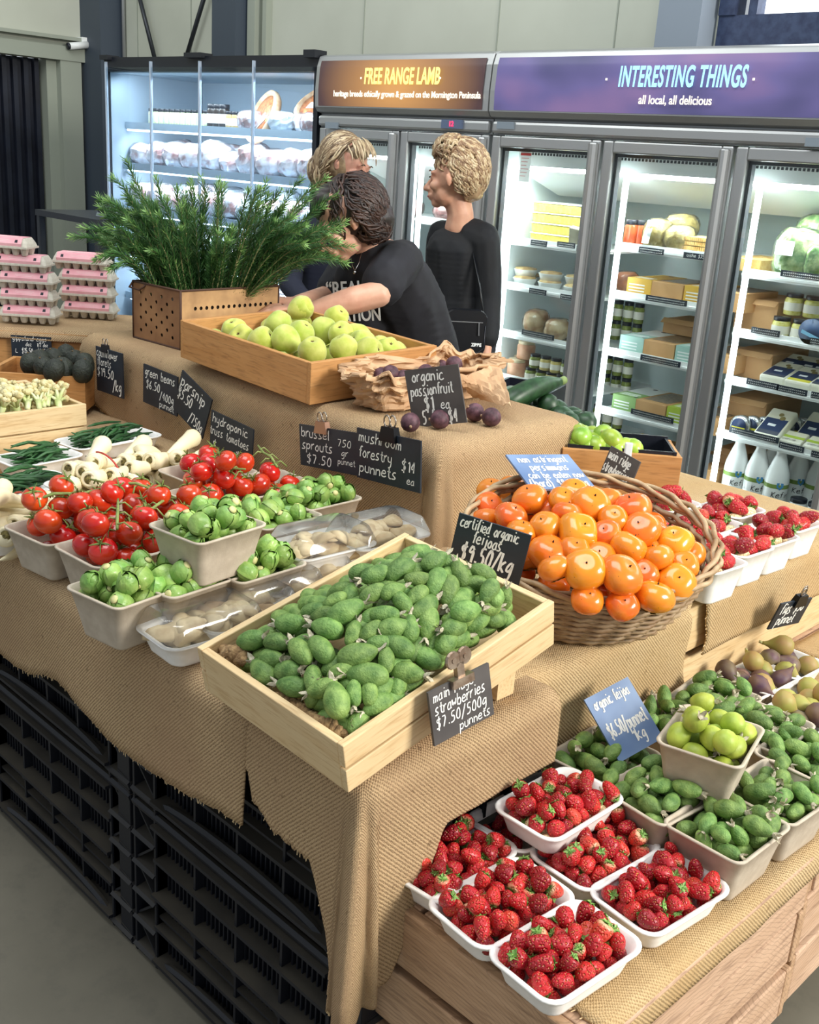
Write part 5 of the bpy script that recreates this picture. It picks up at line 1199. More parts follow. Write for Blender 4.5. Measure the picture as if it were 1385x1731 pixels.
# parsnip trays
RB = M('red_rubber_band', '#b23a30', rough=.5)
PN = [((160, 813), .1, .035, 'white tray of parsnips with a red band, stacked highest', 'stacked banded parsnip tray'), ((250, 800), .0, 0, 'white tray of parsnips right of the banded one', 'parsnip tray right of the banded one'), ((302, 795), .0, 0, 'white tray of parsnips beside the tomatoes at the back', 'parsnip tray beside the back tomatoes'),
 ((28, 885), .1, 0, 'white tray of parsnips at the left edge of the photo', 'leftmost parsnip tray'), ((140, 848), .05, 0, 'white tray of parsnips under the banded one', 'parsnip tray under the banded one')]
for i, (p, rz, dz, lab, gl) in enumerate(PN):
    c = P_('W', p[0], p[1], rz, lab, 'white parsnip trays', dz); rn = random.Random(40+i); b = V3((c.x, c.y, ZT+dz))
    k = 0
    for lay in range(3):
        for j in range((5, 4, 3)[lay]):
            th = rz+pi/2+(0 if (j+lay+i) % 2 else pi)+rn.uniform(-.18, .18)+pi/2*0; x = -.046+.0232*j+(.01*lay); y = rn.uniform(-.012, .012)
            # crowns point down the table towards the viewer or away
            loc = b+Matrix.Rotation(rz, 3, 'Z') @ V3((x, y-.028*(1 if (j+lay+i) % 2 else -1), .026+.031*lay)); d = V3((cos(th), sin(th), .18 if lay < 2 else .1))
            d = -d if (j+lay+i) % 2 == 0 else -d
            th = -1.05+rn.uniform(-.3, .3); d = V3((cos(th), sin(th), .25)); d = -d if k % 5 == 4 else d; d.z = .2
            dup(PAR[k % 3], loc, axis_rot(d, spin=rn.uniform(0, 6)), 'cream parsnip in the '+gl, 'parsnips in the '+gl, rn.uniform(1.0, 1.22)); k += 1
    if i in (0, 3): tag(mk('rubber_band', MB().tube([(.066*cos(a)*1.02, .002*sin(3*a), .038+.066*sin(a)*(.95 if sin(a) > 0 else .58)) for a in [q*2*pi/28 for q in range(29)]], .0022, 5), RB, loc=b+V3((0, .02, 0)), rot=(0, 0, rz)), 'red rubber band around the '+gl, 'rubber band', 'red rubber bands')
# bean trays
BN = [((163, 742), .1, 0, 'white tray of green beans at the back, beside the cauliflower crate', 'back bean tray beside the cauliflower crate'), ((205, 736), .1, 0, 'white tray of green beans behind the parsnips', 'bean tray behind the parsnips'), ((64, 770), .1, 0, 'white tray of green beans below the cauliflower crate corner', 'bean tray below the cauliflower crate'),
 ((50, 815), .1, 0, 'white tray of green beans between two parsnip trays', 'bean tray between the parsnips'), ((2, 828), .1, 0, 'white tray of green beans cut by the left photo edge', 'leftmost bean tray')]
for i, (p, rz, dz, lab, gl) in enumerate(BN):
    c = P_('W', p[0], p[1], rz, lab, 'white bean trays', dz); rn = random.Random(60+i); b = V3((c.x, c.y, ZT+dz))
    for j in range(40):
        lay = j//12; x = rn.uniform(-.04, .04); y = rn.uniform(-.03, .03); th = pi/2+rn.gauss(.15, .28); d = V3((cos(th), sin(th), rn.uniform(-.12, .12)))
        dup(BEA[j % 3], b+Matrix.Rotation(rz, 3, 'Z') @ V3((x, y, .020+.0115*lay*1.1+.004*(j % 3))), Matrix.Rotation(rz, 3, 'Z') @ axis_rot(d, spin=rn.uniform(0, 6)), 'dark green bean in the '+gl, 'green beans in the '+gl, rn.uniform(.9, 1.1))
# mushroom trays with clear lids
MUC = M('oyster_mushroom', '#d3bf98', '#ac9168', rough=.7, nscale=30, lo=.4, hi=.7, bump=.3, bscale=80, rand=.08); MUB = M('oyster_mushroom_cap_brown', '#a98e6c', '#8a7050', rough=.6, nscale=25, rand=.1); GILL = M('mushroom_gill', '#dccfae', '#b8a47e', rough=.8, nscale=120)
def mushroom(r, mat, sd):
    rn = random.Random(sd); mb = MB(); n = 18; rings = []
    for k, (q, z) in enumerate(((.05, .010), (.4, .012), (.75, .009), (.97, .002), (1.0, -.003), (.8, -.003), (.4, -.008), (.2, -.014))):
        rings.append([V3((r*q*cos(2*pi*j/n)*(1+.12*sin(3*2*pi*j/n+sd)*q)+r*.25*q, r*q*sin(2*pi*j/n), z*(r/.025)+.004*q*sin(2*2*pi*j/n+sd))) for j in range(n)])
    mb.ring(rings); o = mk('mushroom', mb, mat); mk('stem', MB().tube([(r*.1, 0, -.004), (-r*.3, 0, -.015), (-r*.75, .003, -.022)], [r*.3, r*.26, r*.2], 8), GILL, o); return proto(o)
MUS = [mushroom(.030, MUC, 1), mushroom(.024, MUC, 2), mushroom(.034, MUB, 3), mushroom(.016, MUC, 4)]
for o in MUS: o.location = (0, 0, -50)
def lid_mesh():
    mb = MB(); R = [rrect(.128, .193, .026, 0), rrect(.126, .191, .026, .004), rrect(.104, .168, .022, .030), rrect(.098, .162, .02, .033)]; mb.ring(R, cap0=False); return mb.mesh('clear_lid', CLEAR)
LID = lid_mesh()
MT = [((545, 908), -.05, .045, 'clear-lidded white mushroom tray stacked in the middle', 'stacked middle mushroom tray'), ((455, 985), -.05, .0, 'clear-lidded mushroom tray in the middle of the front row, with a brown cap', 'middle front mushroom tray'), ((342, 1045), -.05, .0, 'clear-lidded mushroom tray nearest the pine crate corner', 'nearest mushroom tray'),
 ((640, 893), -.05, .045, 'clear-lidded mushroom tray at the back beside the tier cloth', 'back mushroom tray'), ((510, 965), -.05, 0, 'clear-lidded mushroom tray under the stacked one', 'mushroom tray under the stacked one'), ((425, 1030), .0, .0, 'clear-lidded mushroom tray squeezed behind the pine crate', 'mushroom tray squeezed behind the pine crate')]
for i, (p, rz, dz, lab, gl) in enumerate(MT):
    c = at(p[0], p[1], ZT+.05+dz)
    if i == 5: c.x -= .03
    t = punnet('W', c.x, c.y, ZT+dz, rz, lab, 'lidded mushroom trays', name='mushroom_tray'); l = bpy.data.objects.new('clear_lid', LID); COL.objects.link(l); l.parent = t; l.location = (0, 0, .0395); l['label'] = 'clear plastic lid'
    rn = random.Random(80+i)
    for j in range(13):
        x, y = rn.uniform(-.032, .032), -.062+.0095*j+rn.uniform(-.006, .006); pr = MUS[2] if (i == 1 and j in (7, 8)) or (i == 5 and j % 3 == 0) else (MUS[0] if j % 3 == 0 else MUS[rn.choice((1, 3, 1))])
        a = rn.uniform(0, 6.28); R = Matrix.Rotation(rz, 3, 'Z') @ axis_rot(V3((cos(a)*.35, sin(a)*.35, 1)), spin=rn.uniform(0, 6))
        dup(pr, V3((c.x, c.y, ZT+dz))+Matrix.Rotation(rz, 3, 'Z') @ V3((x*.62, y*.80, .030+.009*(j % 3))), R, 'pale oyster mushroom in the '+gl, 'mushrooms in the '+gl, rn.uniform(.95, 1.2))
ALLP += MUS
# ------------------------------------------------------------------ passionfruit in a crumpled paper bag
KR = M('kraft_paper', '#bd9772', '#cdaa84', rough=.75, nscale=12, bump=.2, bscale=40)
bc = at(700, 690, ZC+.01); bz_ = ZC+.008
def crump(u, v_, s):
    return noise.noise(V3((u*7+s, v_*5, s)))*.020+abs(noise.noise(V3((u*15, v_*12+s, 1))))*.012
pb = MB(); C0 = at(652, 693, ZC+.01); C1 = at(806, 664, ZC+.01)
ax_ = (C1-C0); ax_.z = 0; La = ax_.length; ax_.normalize(); ay_ = V3((-ax_.y, ax_.x, 0)); 
BW, BD, BH = La*1.14, .13, .085; bc = (C0+C1)/2+ay_*.03; bc.z = bz_
NU = 96
def bagp(u, v_, inn):
    th = 2*pi*u; sq = (abs(cos(th))**.55)*(1 if cos(th) > 0 else -1), (abs(sin(th))**.55)*(1 if sin(th) > 0 else -1)
    rim = 1+.10*v_ + (.16*noise.noise(V3((cos(th)*2, sin(th)*2, 4)))+.10)*v_*v_
    cr = crump(cos(th)*1.2+sin(th), v_*1.4, 2.0)*(.6+1.2*v_)
    cr = round(cr/.006)*.003+cr*.6
    off = -.005 if inn else 0
    p = bc+ax_*(sq[0]*(BW/2*rim+cr+off))+ay_*(sq[1]*(BD/2*rim+cr+off)); p.z = bz_+BH*v_*(1+.35*noise.noise(V3((cos(th)*3, sin(th)*3, 7))))+.004; return p
# side walls, folded-over collar
def bs_(u, v_):
    if v_ <= .6: return bagp(u, v_/.6, False)-bc
    k = (v_-.6)/.4; p = bagp(u, 1-.0*k, False); th = 2*pi*u; ou = ax_*cos(th)+ay_*sin(th); fall = .004+.035*max(0, noise.noise(V3((cos(th)*1.7, sin(th)*1.7, 11))))
    p = p+ou*(.010*sin(k*pi/2)+.006*noise.noise(V3((u*30, k*4, 5)))); p.z -= fall*(k**1.6)-.006*sin(k*pi); return p-bc
pb.sheet(bs_, NU, 26)
pb.add([bagp(u/NU, 0, False)-bc+V3((0, 0, .001)) for u in range(NU)], [tuple(range(NU))])
bag = mk('paper_bag', pb, KR, loc=bc, smooth=False, solid=.0015); tag(bag, 'crumpled open brown paper bag holding passionfruit', 'paper bag')
# a loose flap of the bag lying out to the right, and one hanging to the front left
def flap(pxs, z_, nm):
    q = [at(a, b, z__) for (a, b), z__ in zip(pxs, z_)]
    def f(u, v_):
        p = (q[0]*(1-u)+q[1]*u)*(1-v_)+(q[3]*(1-u)+q[2]*u)*v_; p = p+V3((0, 0, 1))*(noise.noise(V3((u*5, v_*5, 3)))*.014+abs(noise.noise(V3((u*9, v_*9, 8))))*.012); return p-bc
    mb = MB(); mb.sheet(f, 14, 14); mk(nm, mb, KR, bag, smooth=False, solid=.0012)
flap([(770, 640), (845, 615), (866, 690), (800, 672)], [ZC+.085, ZC+.09, ZC+.045, ZC+.02], 'bag_flap')
for i, (px, py, dz, lab) in enumerate([(694, 714, .024, 'pale-ended passionfruit in front of the paper bag, leftmost of the loose ones'), (744, 709, .024, 'loose passionfruit leaning against the passionfruit sign'), (803, 697, .024, 'loose passionfruit right of the passionfruit sign'), (831, 705, .024, 'rightmost loose passionfruit near the cloth edge'),
    (660, 632, .07, 'passionfruit showing in the left mouth of the paper bag'), (645, 636, .062, 'passionfruit behind the left one in the bag'), (768, 616, .075, 'passionfruit in the right mouth of the paper bag'), (682, 640, .06, 'passionfruit deep in the bag behind the sign'), (720, 630, .06, 'passionfruit hidden by the sign, in the bag'), (745, 622, .055, 'passionfruit at the back of the bag')]):
    c = at(px, py, ZC+dz+.004); dup(PAS, c, axis_rot(V3((rnd.uniform(-1, 1), rnd.uniform(-1, .2), rnd.uniform(-.3, .3)))), lab, 'passionfruit')
# ------------------------------------------------------------------ lime crate with zucchini and avocado-green fruit behind
p0 = at(952, 757, ZA+.165); p1 = at(1140, 772, ZA+.165); dx_ = (p1-p0); dx_.z = 0; LL = dx_.length+.02; yw = atan2(dx_.y, dx_.x)
ML = Matrix.Translation(V3((p0.x, p0.y, ZA+.006))) @ Matrix.Rotation(yw, 4, 'Z')
lc_ = slat_box('wooden_crate', 'grained wooden crate of limes at the back right', ML, LL, .17, .158, 2, OLDW, OLDWY, th=.014)
for c in bpy.data.objects:
    if c.parent is lc_ and c.name.startswith('side_slat'): pass
mk('crate_liner', MB().b2((.012, .012, .10), (LL-.012, .018, .166)).b2((.012, .15, .1), (LL-.012, .156, .17)).b2((LL-.02, .01, .10), (LL-.014, .158, .166)), BLACKP, lc_, smooth=False)
mk('crate_liner', MB().b2((.016, .016, .10), (LL-.016, .154, .104)), BLACKP, lc_, smooth=False)
LMI = ML.inverted()
for i, (px, py) in enumerate([(943, 733), (965, 732), (985, 744), (1003, 748), (1020, 735), (1037, 750), (966, 748), (990, 760), (1008, 763), (1030, 762), (950, 750), (1045, 758), (1060, 765), (975, 725), (1000, 730), (958, 740), (930, 738), (1075, 770), (1015, 755), (985, 736)]):
    c = at(px, py, ZA+.166+(.018 if i in (0, 1, 2, 4, 5) else 0)); q = LMI @ c; q.x = min(max(q.x, .04), LL-.04); q.y = min(max(q.y, .04), .135); c = ML @ q
    dup(LIME, c, axis_rot(V3((rnd.uniform(-1, 1), rnd.uniform(-1, 1), rnd.uniform(-.4, .4)))), 'bright green lime in the grained wooden crate', 'limes in the crate', 1.12)
vz = ZA+.006
ct = thing('zucchini_crate', 'dark crate holding the zucchini behind the raised tier', 'crate', at(880, 706, ZA-.024), radians(20), 'open wooden crates of produce')
zb = V3(ct.location); LV = .20
for x in (-LV/2, LV/2): mk('end_board', MB().box((x, 0, .055), (.012, .26, .10)), BLACKP, ct, smooth=False)
for y in (-.136, .136): mk('side_slat', MB().box((0, y, .055), (LV+.012, .012, .10)), BLACKP, ct, smooth=False)
mk('crate_bottom', MB().box((0, 0, .006), (LV-.012, .26, .01)), BLACKP, ct, smooth=False)
ZM = [((868, 680), (925, 655), 'large zucchini pointing up to the right behind the paper bag'), ((845, 700), (905, 668), 'zucchini lying under the largest one'), ((835, 690), (880, 660), 'zucchini half hidden by the bag flap')]
for i, (a, b, lab) in enumerate(ZM):
    A2, B2 = at(*a, ZA+.185-.02*i), at(*b, ZA+.215-.03*i); dup(ZU, (A2+B2)/2, axis_rot((B2-A2)), lab, 'zucchini', 1.15 if i == 0 else .95)
for i, (px, py) in enumerate([(880, 700), (905, 690), (925, 690), (915, 706), (940, 700), (895, 712), (930, 715), (950, 712), (960, 722), (975, 720), (890, 690), (945, 724), (912, 720), (870, 705), (990, 722), (968, 712)]):
    c = at(px, py, ZA+.120+.02*(i % 3)); dup(ZU, c, axis_rot(V3((rnd.uniform(-1, 1), rnd.uniform(.2, 1), rnd.uniform(-.1, .2)))), 'stubby dark green zucchini in the crate behind the tier', 'stubby zucchini', (1.1, 1.1, .42))
# ------------------------------------------------------------------ cauliflower crate at the left
zc_ = ZA+.125
K = at(146, 682, zc_); MK = Matrix.Translation(V3((K.x, K.y, ZA+.006))) @ Matrix.Rotation(radians(-90), 4, 'Z')
# local x runs towards the viewer (-Y), local y towards +X ... so shift the width back
MK = Matrix.Translation(V3((K.x-.34, K.y, ZA+.006))) @ Matrix.Rotation(radians(-90), 4, 'Z')
cc_ = slat_box('wooden_crate', 'pale pine crate of cauliflower florets at the left edge', MK, .50, .34, .118, 2, PINE, PINEY)
STEMM = M('cauliflower_stem', '#dfe3b8', '#c4d08a', rough=.6, nscale=25); CUR = M('cauliflower_curd', '#e9e0b5', '#d8c98f', rough=.85, nscale=70, bump=1.0, bscale=260, bdist=.004)
def floret(sd):
    rn = random.Random(sd); mb = MB(); mb2 = MB(); mb.tube([(0, 0, -.045), (.002, .002, -.01)], [.006, .008], 7)
    for k in range(9):
        a = k*2.4; r_ = .004+.0026*k; tip = V3((cos(a)*r_*1.1, sin(a)*r_*1.1, .018+rn.uniform(-.004, .006)-r_*.3)); mb.tube([(0, 0, -.012), tip*.6, tip], [.005, .0035, .003], 5)
        n0 = 10; mb2.lathe([(.0005, -.004), (.006, -.003), (.0085, .002), (.006, .007), (.0005, .009)], 8, c=tip, fn=lambda p, a_, t_: p*(1+.25*noise.noise(p*400+V3((k, 0, 0)))))
    o = mk('cauliflower_floret', mb2, CUR); mk('stalk', mb, STEMM, o); return proto(o)
FLO = [floret(1), floret(2)]; ALLP += FLO
for o in FLO: o.location = (0, 0, -50)
MKi = MK.inverted(); rn = random.Random(9)
for i in range(95):
    px, py = rn.uniform(-5, 112), 0
    py = rn.uniform(660, 735)
    if py > 742-px*.48 or py < 655+abs(px-40)*.05: continue
    c = at(px, py, ZA+.11+.035*(1-abs(py-690)/60)); q = MKi @ c
    if not (.03 < q.y < .31 and .03 < q.x < .47): continue
    st_up = (px > 45 and py < 705)
    d = V3((-.75, .35, .25)) if st_up else V3((rn.uniform(-.6, .4), rn.uniform(-.6, .6), .9))
    dup(FLO[i % 2], c, axis_rot(d, spin=rn.uniform(0, 6)), 'pale cauliflower floret in the pine crate at the left edge', 'cauliflower florets', rn.uniform(.9, 1.35))
for i in range(30):
    m4 = Matrix.Translation(MK @ V3((.05+.07*(i % 6), .05+.06*(i//6), .05))) @ Matrix.Scale(1.0, 4); hide_in(FLO[0], m4)
# ------------------------------------------------------------------ avocado crate, egg stand
q = at(78, 632, .84); ya = radians(46)
ca = thing('wooden_crate', 'wooden crate of dark avocados below the egg price board', 'crate', at(82, 650, .80), 0, 'open wooden crates of produce')
ca.rotation_euler = (0, 0, ya); ca.location.z = .735
hv = .10; WV = .29
mk('side_slat', MB().box((0, -.12, hv/2+.02), (WV, .014, hv)), OLDW, ca, smooth=False); mk('side_slat', MB().box((0, .12, hv/2+.02), (WV, .014, hv)), OLDW, ca, smooth=False)
for x in (-WV/2+.007, WV/2-.007): mk('end_board', MB().box((x, 0, hv/2+.02), (.014, .226, hv)), OLDWY, ca, smooth=False)
mk('crate_bottom', MB().box((0, 0, .022), (WV-.03, .226, .01)), OLDW, ca, smooth=False)
for x in (-.30, -.13): mk('corner_bracket', MB().b2((x, -.129, .0), (x+.008, -.127, .06)).b2((x-.02, -.129, .0), (x+.008, -.127, .008)), BLACKP, ca, smooth=False) if x > -.2 else None
for i, (px, py) in enumerate([(52, 612), (90, 603), (75, 618), (112, 597), (128, 606), (108, 620), (145, 612), (65, 606), (140, 624), (92, 622)]):
    c = at(px, py+4, .735+hv+.035); 
    dup(AVO, c, axis_rot(V3((rnd.uniform(-.5, .5), rnd.uniform(-.5, .5), 1)), spin=rnd.uniform(0, 6)), 'dark round avocado in the crate below the egg price board', 'avocados', .85)
# stand: wide wooden boxes, burlap on top
SV2 = V3((cos(ya), sin(ya), 0)); FV2 = V3((-sin(ya), cos(ya), 0))
E0 = at(40, 553, .93); E0.z = 0
es = thing('wooden_crate', 'light wooden crate stand under the egg cartons', 'crate', E0+FV2*.20, ya)
mk('stand_body', MB().b2((-.55, -.20, .72), (.33, .2, .915)), OLDW, es, smooth=False); mk('stand_foot', MB().b2((-.5, -.18, 0), (.30, .18, .72)), BLACKP, es, smooth=False)
mk('front_ledge', MB().b2((-.55, -.225, .735), (.20, -.20, .765)), OLDW, es, smooth=False)
ec = MB(); ec.sheet(lambda u, v_: V3((-.57+.93*u, -.215+.43*v_, .922+.004*noise.noise(V3((u*6, v_*6, 2)))-(.028*max(0, (.06-v_)/.06))-(.05*max(0, (u-.95)/.05)))), 60, 30, 0, lambda u, v_: (u*.9, v_*.4))
o = mk('burlap_cloth', ec, BURLAP, loc=es.location, rot=(0, 0, ya), solid=.004); tag(o, 'brown burlap lying on the egg stand under the cartons', 'cloth', 'burlap cloths')
CART = M('egg_carton_pulp', '#c9c3b4', '#d6d0c2', rough=.9, nscale=90, bump=.4, bscale=300); PINK = M('pink_carton_label', '#eaa3ad', '#f2b7bd', rough=.6, nscale=20); 
PINKL = M('pale_print', '#f6d3d3', rough=.7)
def carton():
    L_, D_, = .215, .10; o = thing('egg_carton', None, None); mb = MB()
    for i in range(6):
        for j in range(2):
            cx = -L_/2+L_*(i+.5)/6; cy = -D_/4+D_/2*j
            mb.lathe([(.009, 0), (.0115, .003), (.0155, .018), (.0185, .031)], 8, c=(cx, cy, 0), caps=True)
    mb.b2((-L_/2-.003, -D_/2-.003, .027), (L_/2+.003, D_/2+.003, .034)); base = mk('carton_base', mb, CART, o, smooth=False)
    mb = MB(); R = [rrect(L_+.004, D_+.004, .012, .034), rrect(L_-.004, D_-.004, .012, .046), rrect(L_-.022, D_-.026, .010, .064), rrect(L_-.026, D_-.03, .010, .066)]; mb.ring(R)
    lid = mk('carton_lid', mb, CART, o, smooth=False)
    mb = MB()
    prof = [(-D_/2+.0015-.003, .036), (-D_/2-.0025, .0462), (-D_/2+.0115, .0650), (-D_/2+.016, .0675), (D_/2-.016, .0675), (D_/2-.0115, .065), (D_/2+.0025, .0462), (D_/2, .036)]
    mb.ring([[V3((-L_*.42, y, z)) for y, z in prof], [V3((L_*.42, y, z)) for y, z in prof]], close=False, cap0=False, cap1=False)
    # print: a row of pale lines and two egg windows
    fy = lambda z: (-D_/2-.0025+(z-.0462)/(.0188)*.014)
    for x0_, x1_, z_ in ((-.035, .035, .058), (-.03, .03, .053)): mb.add([(x0_, fy(z_)-.0006, z_-.0016), (x1_, fy(z_)-.0006, z_-.0016), (x1_, fy(z_+.0016)-.0006, z_+.0016), (x0_, fy(z_+.0016)-.0006, z_+.0016)], [(0, 1, 2, 3)], 1)
    for x in (-.068, .068): mb.add([(x-.006, fy(.050)-.0006, .050), (x+.006, fy(.050)-.0006, .050), (x+.005, fy(.060)-.0006, .060), (x-.005, fy(.060)-.0006, .060)], [(0, 1, 2, 3)], 2)
    # seen lettering strip on top
    mb.add([(-.06, -.02, .0680), (.06, -.02, .0680), (.06, .0, .0680), (-.06, .0, .0680)], [(0, 1, 2, 3)], 1)
    mk('paper_label', mb, [PINK, PINKL, BLACKP], o, smooth=False); return proto(o)
EC = carton(); EC.location = (0, 0, -50); ALLP.append(EC); EC['label'] = 'egg carton'
def stack(pxc, pyb, n, nm, offs):
    b = at(pxc, pyb, .928)+FV2*.05
    for k in range(n):
        w_ = ['bottom', 'second from the bottom', 'third from the bottom', 'fourth from the bottom', 'top'][k] if k < n-1 else 'top'
        ex = .0 if k < n-1 else 0
        e = dup(EC, V3((b.x, b.y, .928+k*.0535))+SV2*offs[k], (0, 0, ya+offs[k]*2), f'pink-labelled egg carton, {w_} of the {nm} stack', 'egg cartons', .83)
stack(146, 540, 4, 'right', [0, -.005, -.003, -.02]); stack(44, 548, 5, 'left', [0, -.004, -.003, -.02, -.07])
# ------------------------------------------------------------------ chalk signs
def sg(px4, z=None, y=None, x=None, **k):
    pass
def sY(pts, y, lines, label, tilt=0, **k):
    """corners read as tl, tr, br, bl on an upright plane"""
    tl, tr, br, bl = [atY(a, b, y) for a, b in pts]
    for p in (bl, br): p.y -= tilt
    X = ((tr-tl)+(br-bl))/2; Zv = ((tl-bl)+(tr-br))/2; c = (tl+tr+bl+br)/4
    return sign((c-X/2+Zv/2, c+X/2+Zv/2, c-X/2-Zv/2), lines, label, **k)
YS = 1.555
sY([(159, 582), (203, 598), (210, 673), (165, 660)], YS, [('cauliflower', .04, .80, .11, .92), ('florets', .06, .60, .11, .62), ('$19.50', .05, .36, .13, .72), ('/kg', .62, .12, .15, .34)], 'black chalk sign for cauliflower florets clipped to the tier cloth', clip=(.35, 1.0))
sY([(233, 611), (290, 632), (300, 705), (243, 678)], YS, [('green beans', .06, .74, .13, .9), ('$6.50', .10, .42, .14, .45), ('/400g', .50, .26, .13, .42), ('punnet', .50, .06, .10, .44)], 'black chalk sign for green beans on the tier cloth')
sY([(303, 622), (358, 672), (340, 742), (296, 690)], YS-.012, [('parsnip', .06, .68, .16, .88), ('$5.50', .04, .38, .16, .52), ('/750g', .50, .10, .15, .46)], 'crooked black chalk sign for parsnips, tilted down to the right')
sY([(370, 700), (442, 730), (425, 800), (355, 760)], YS-.02, [('hydroponic', .05, .74, .13, .9), ('truss tomatoes', .0, .46, .12, .98), ('$', .08, .12, .14, None), ('1kg', .62, .14, .12, .30)], 'black chalk sign for hydroponic truss tomatoes')
sY([(496, 715), (595, 730), (608, 805), (510, 785)], YS-.005, [('brussel', .04, .72, .14, .55), ('sprouts', .04, .42, .14, .58), ('$7.50', .12, .10, .14, .48), ('750', .66, .62, .11, .24), ('gr', .72, .40, .10, .14), ('punnet', .66, .20, .09, .30)], 'black chalk sign for brussel sprouts, 750 gr punnet', clip=(.40, 1.25), clipm=CLIPC)
sY([(608, 724), (716, 745), (712, 835), (604, 805)], YS-.01, [('mushroom', .04, .74, .13, .68), ('forestry', .04, .44, .13, .60), ('punnets', .05, .14, .13, .62), ('$14', .72, .36, .14, .25), ('ea', .80, .12, .09, .12)], 'black chalk sign for mushroom forestry punnets', clip=(.52, 1.45))
sign([EYE+(V3(p)-EYE)*1.025 for p in ((-1.6067, 1.6132, 1.0827), (-1.4867, 1.6507, 1.1155), (-1.5768, 1.6233, .962))], [('organic', .12, .78, .12, .66), ('passionfruit', .06, .54, .12, .90), ('$1', .28, .28, .16, .22), ('ea', .58, .28, .10, .17), ('5 for $4', .20, .04, .15, .70)], 'grey chalkboard sign for organic passionfruit standing among the fruit', board=SLATEG)
# certified organic feijoas: leans against the basket
sg_n = None
def sfree(tl, tr, bl, lines, label, **k): return sign((tl, tr, bl), lines, label, **k)
a, b, c = (-1.2211, 1.3923, .9101), (-1.0968, 1.4512, .8907), (-1.2344, 1.384, .80)
a, b, c = [EYE+(V3(p)-EYE)*.895 for p in (a, b, c)]
sfree(a, b, c, [('certified organic', .05, .80, .12, .92), ('feijoas', .26, .58, .13, .46), ('$9.50/kg', .14, .24, .20, .78)], 'black chalk sign for certified organic feijoas leaning on the basket')
a, b, c = (-1.2142, 1.4997, 1.0044), (-1.165, 1.6273, .998), (-1.1145, 1.4595, .97)
sfree(a, b, c, [('non astringent', .12, .76, .12, .84), ('persimmons', .22, .52, .12, .62), ('can be eaten now', .10, .30, .11, .88), ('(hard) $9.50/kg', .04, .06, .13, .94)], 'blue-grey chalk sign for non astringent persimmons in the back of the basket', board=SLATEB)
# main ridge strawberries on the feijoa crate front
fcp = lambda x, z, off=-.006: MC @ V3((x, off, z))
def on_crate(tlp, trp, blp, off):                       # points on the upright outer face of the feijoa crate
    out = []
    Mi = MC.inverted()
    for px, py in (tlp, trp, blp):
        d = ray(px, py); o1 = Mi @ EYE; d1 = Mi.to_3x3() @ d; t_ = (off-o1.y)/d1.y; out.append(EYE+d*t_)
    return out
a, b, c = [EYE+(V3(p)-EYE)*.955 for p in ((-.8872, .9752, .8208), (-.8803, 1.0926, .834), (-.8743, .9835, .74))]
sfree(a, b, c, [('main ridge', .06, .78, .12, .72), ('strawberries', .06, .54, .13, .92), ('$7.50/500g', .06, .28, .13, .88), ('punnets', .42, .06, .11, .54)], 'grey chalk sign for main ridge strawberries clipped to the pine crate', board=SLATEG, clip=(.52, 1.3), clipm=CLIPC2)
a, b, c = (-.8861, 1.3628, .6799), (-.8629, 1.4509, .7045), (-.8026, 1.363, .60)
sfree(a, b, c, [('organic feijoa', .10, .78, .10, .86), ('$6.50/punnet', .10, .34, .13, .88), ('1kg', .50, .14, .11, .30)], 'blue-sheened chalk sign for organic feijoa punnets', board=SLATEB)
a, b, c = (-1.311, 1.9953, .9302), (-1.2203, 1.9798, .9167), (-1.3239, 1.9809, .86)
sfree(a, b, c, [('main ridge', .06, .62, .20, .80), ('strawberries', .02, .22, .20, .94)], 'small grey chalk sign for main ridge strawberries on the lime crate', board=SLATEG)
mk_ = mk('label_holder', MB().box((0, 0, .0), (.018, .006, .045)), WHITE, loc=at(1062, 764, .915), smooth=False, bevel=.003, rot=(0, 0, yw)); tag(mk_, 'white plastic label holder on the rim of the lime crate', 'label holder')
a, b, c = (-.8743, 2.0369, .6852), (-.8574, 2.147, .6771), (-.893, 2.0349, .62)
sfree(a, b, c, [('figs $30', .10, .56, .26, .82), ('punnet', .14, .14, .24, .60)], 'small black chalk sign for figs hanging at the right edge', clip=(.6, 1.2))
a = at(9, 556, .905)-FV2*.0; a, b, c = [E0-FV2*.012-SV2*0+SV2*((px-40)/1800*3.35*1.0)+V3((0, 0, z_)) for px, z_ in ((9, .905), (77, .905), (20, .80))]
sfree(a, b, c, [('gippsland eggs', .04, .86, .08, .9), ('doz', .36, .70, .07, .16), ('1/2 doz', .64, .70, .07, .3), ('L', .10, .48, .08, None), ('$15.50', .26, .48, .10, .32), ('$7.50', .64, .48, .10, .3), ('XL', .08, .26, .07, None), ('$14.25', .26, .26, .10, .34), ('$8', .66, .26, .10, .16), ('J', .12, .06, .07, None), ('$15', .28, .05, .10, .24), ('$8.50', .64, .05, .10, .3)], 'black chalk price list for eggs on the crate below the cartons')
ORD = 'first second third fourth fifth sixth seventh eighth ninth tenth eleventh twelfth thirteenth fourteenth fifteenth sixteenth seventeenth eighteenth nineteenth twentieth twenty-first twenty-second'.split()
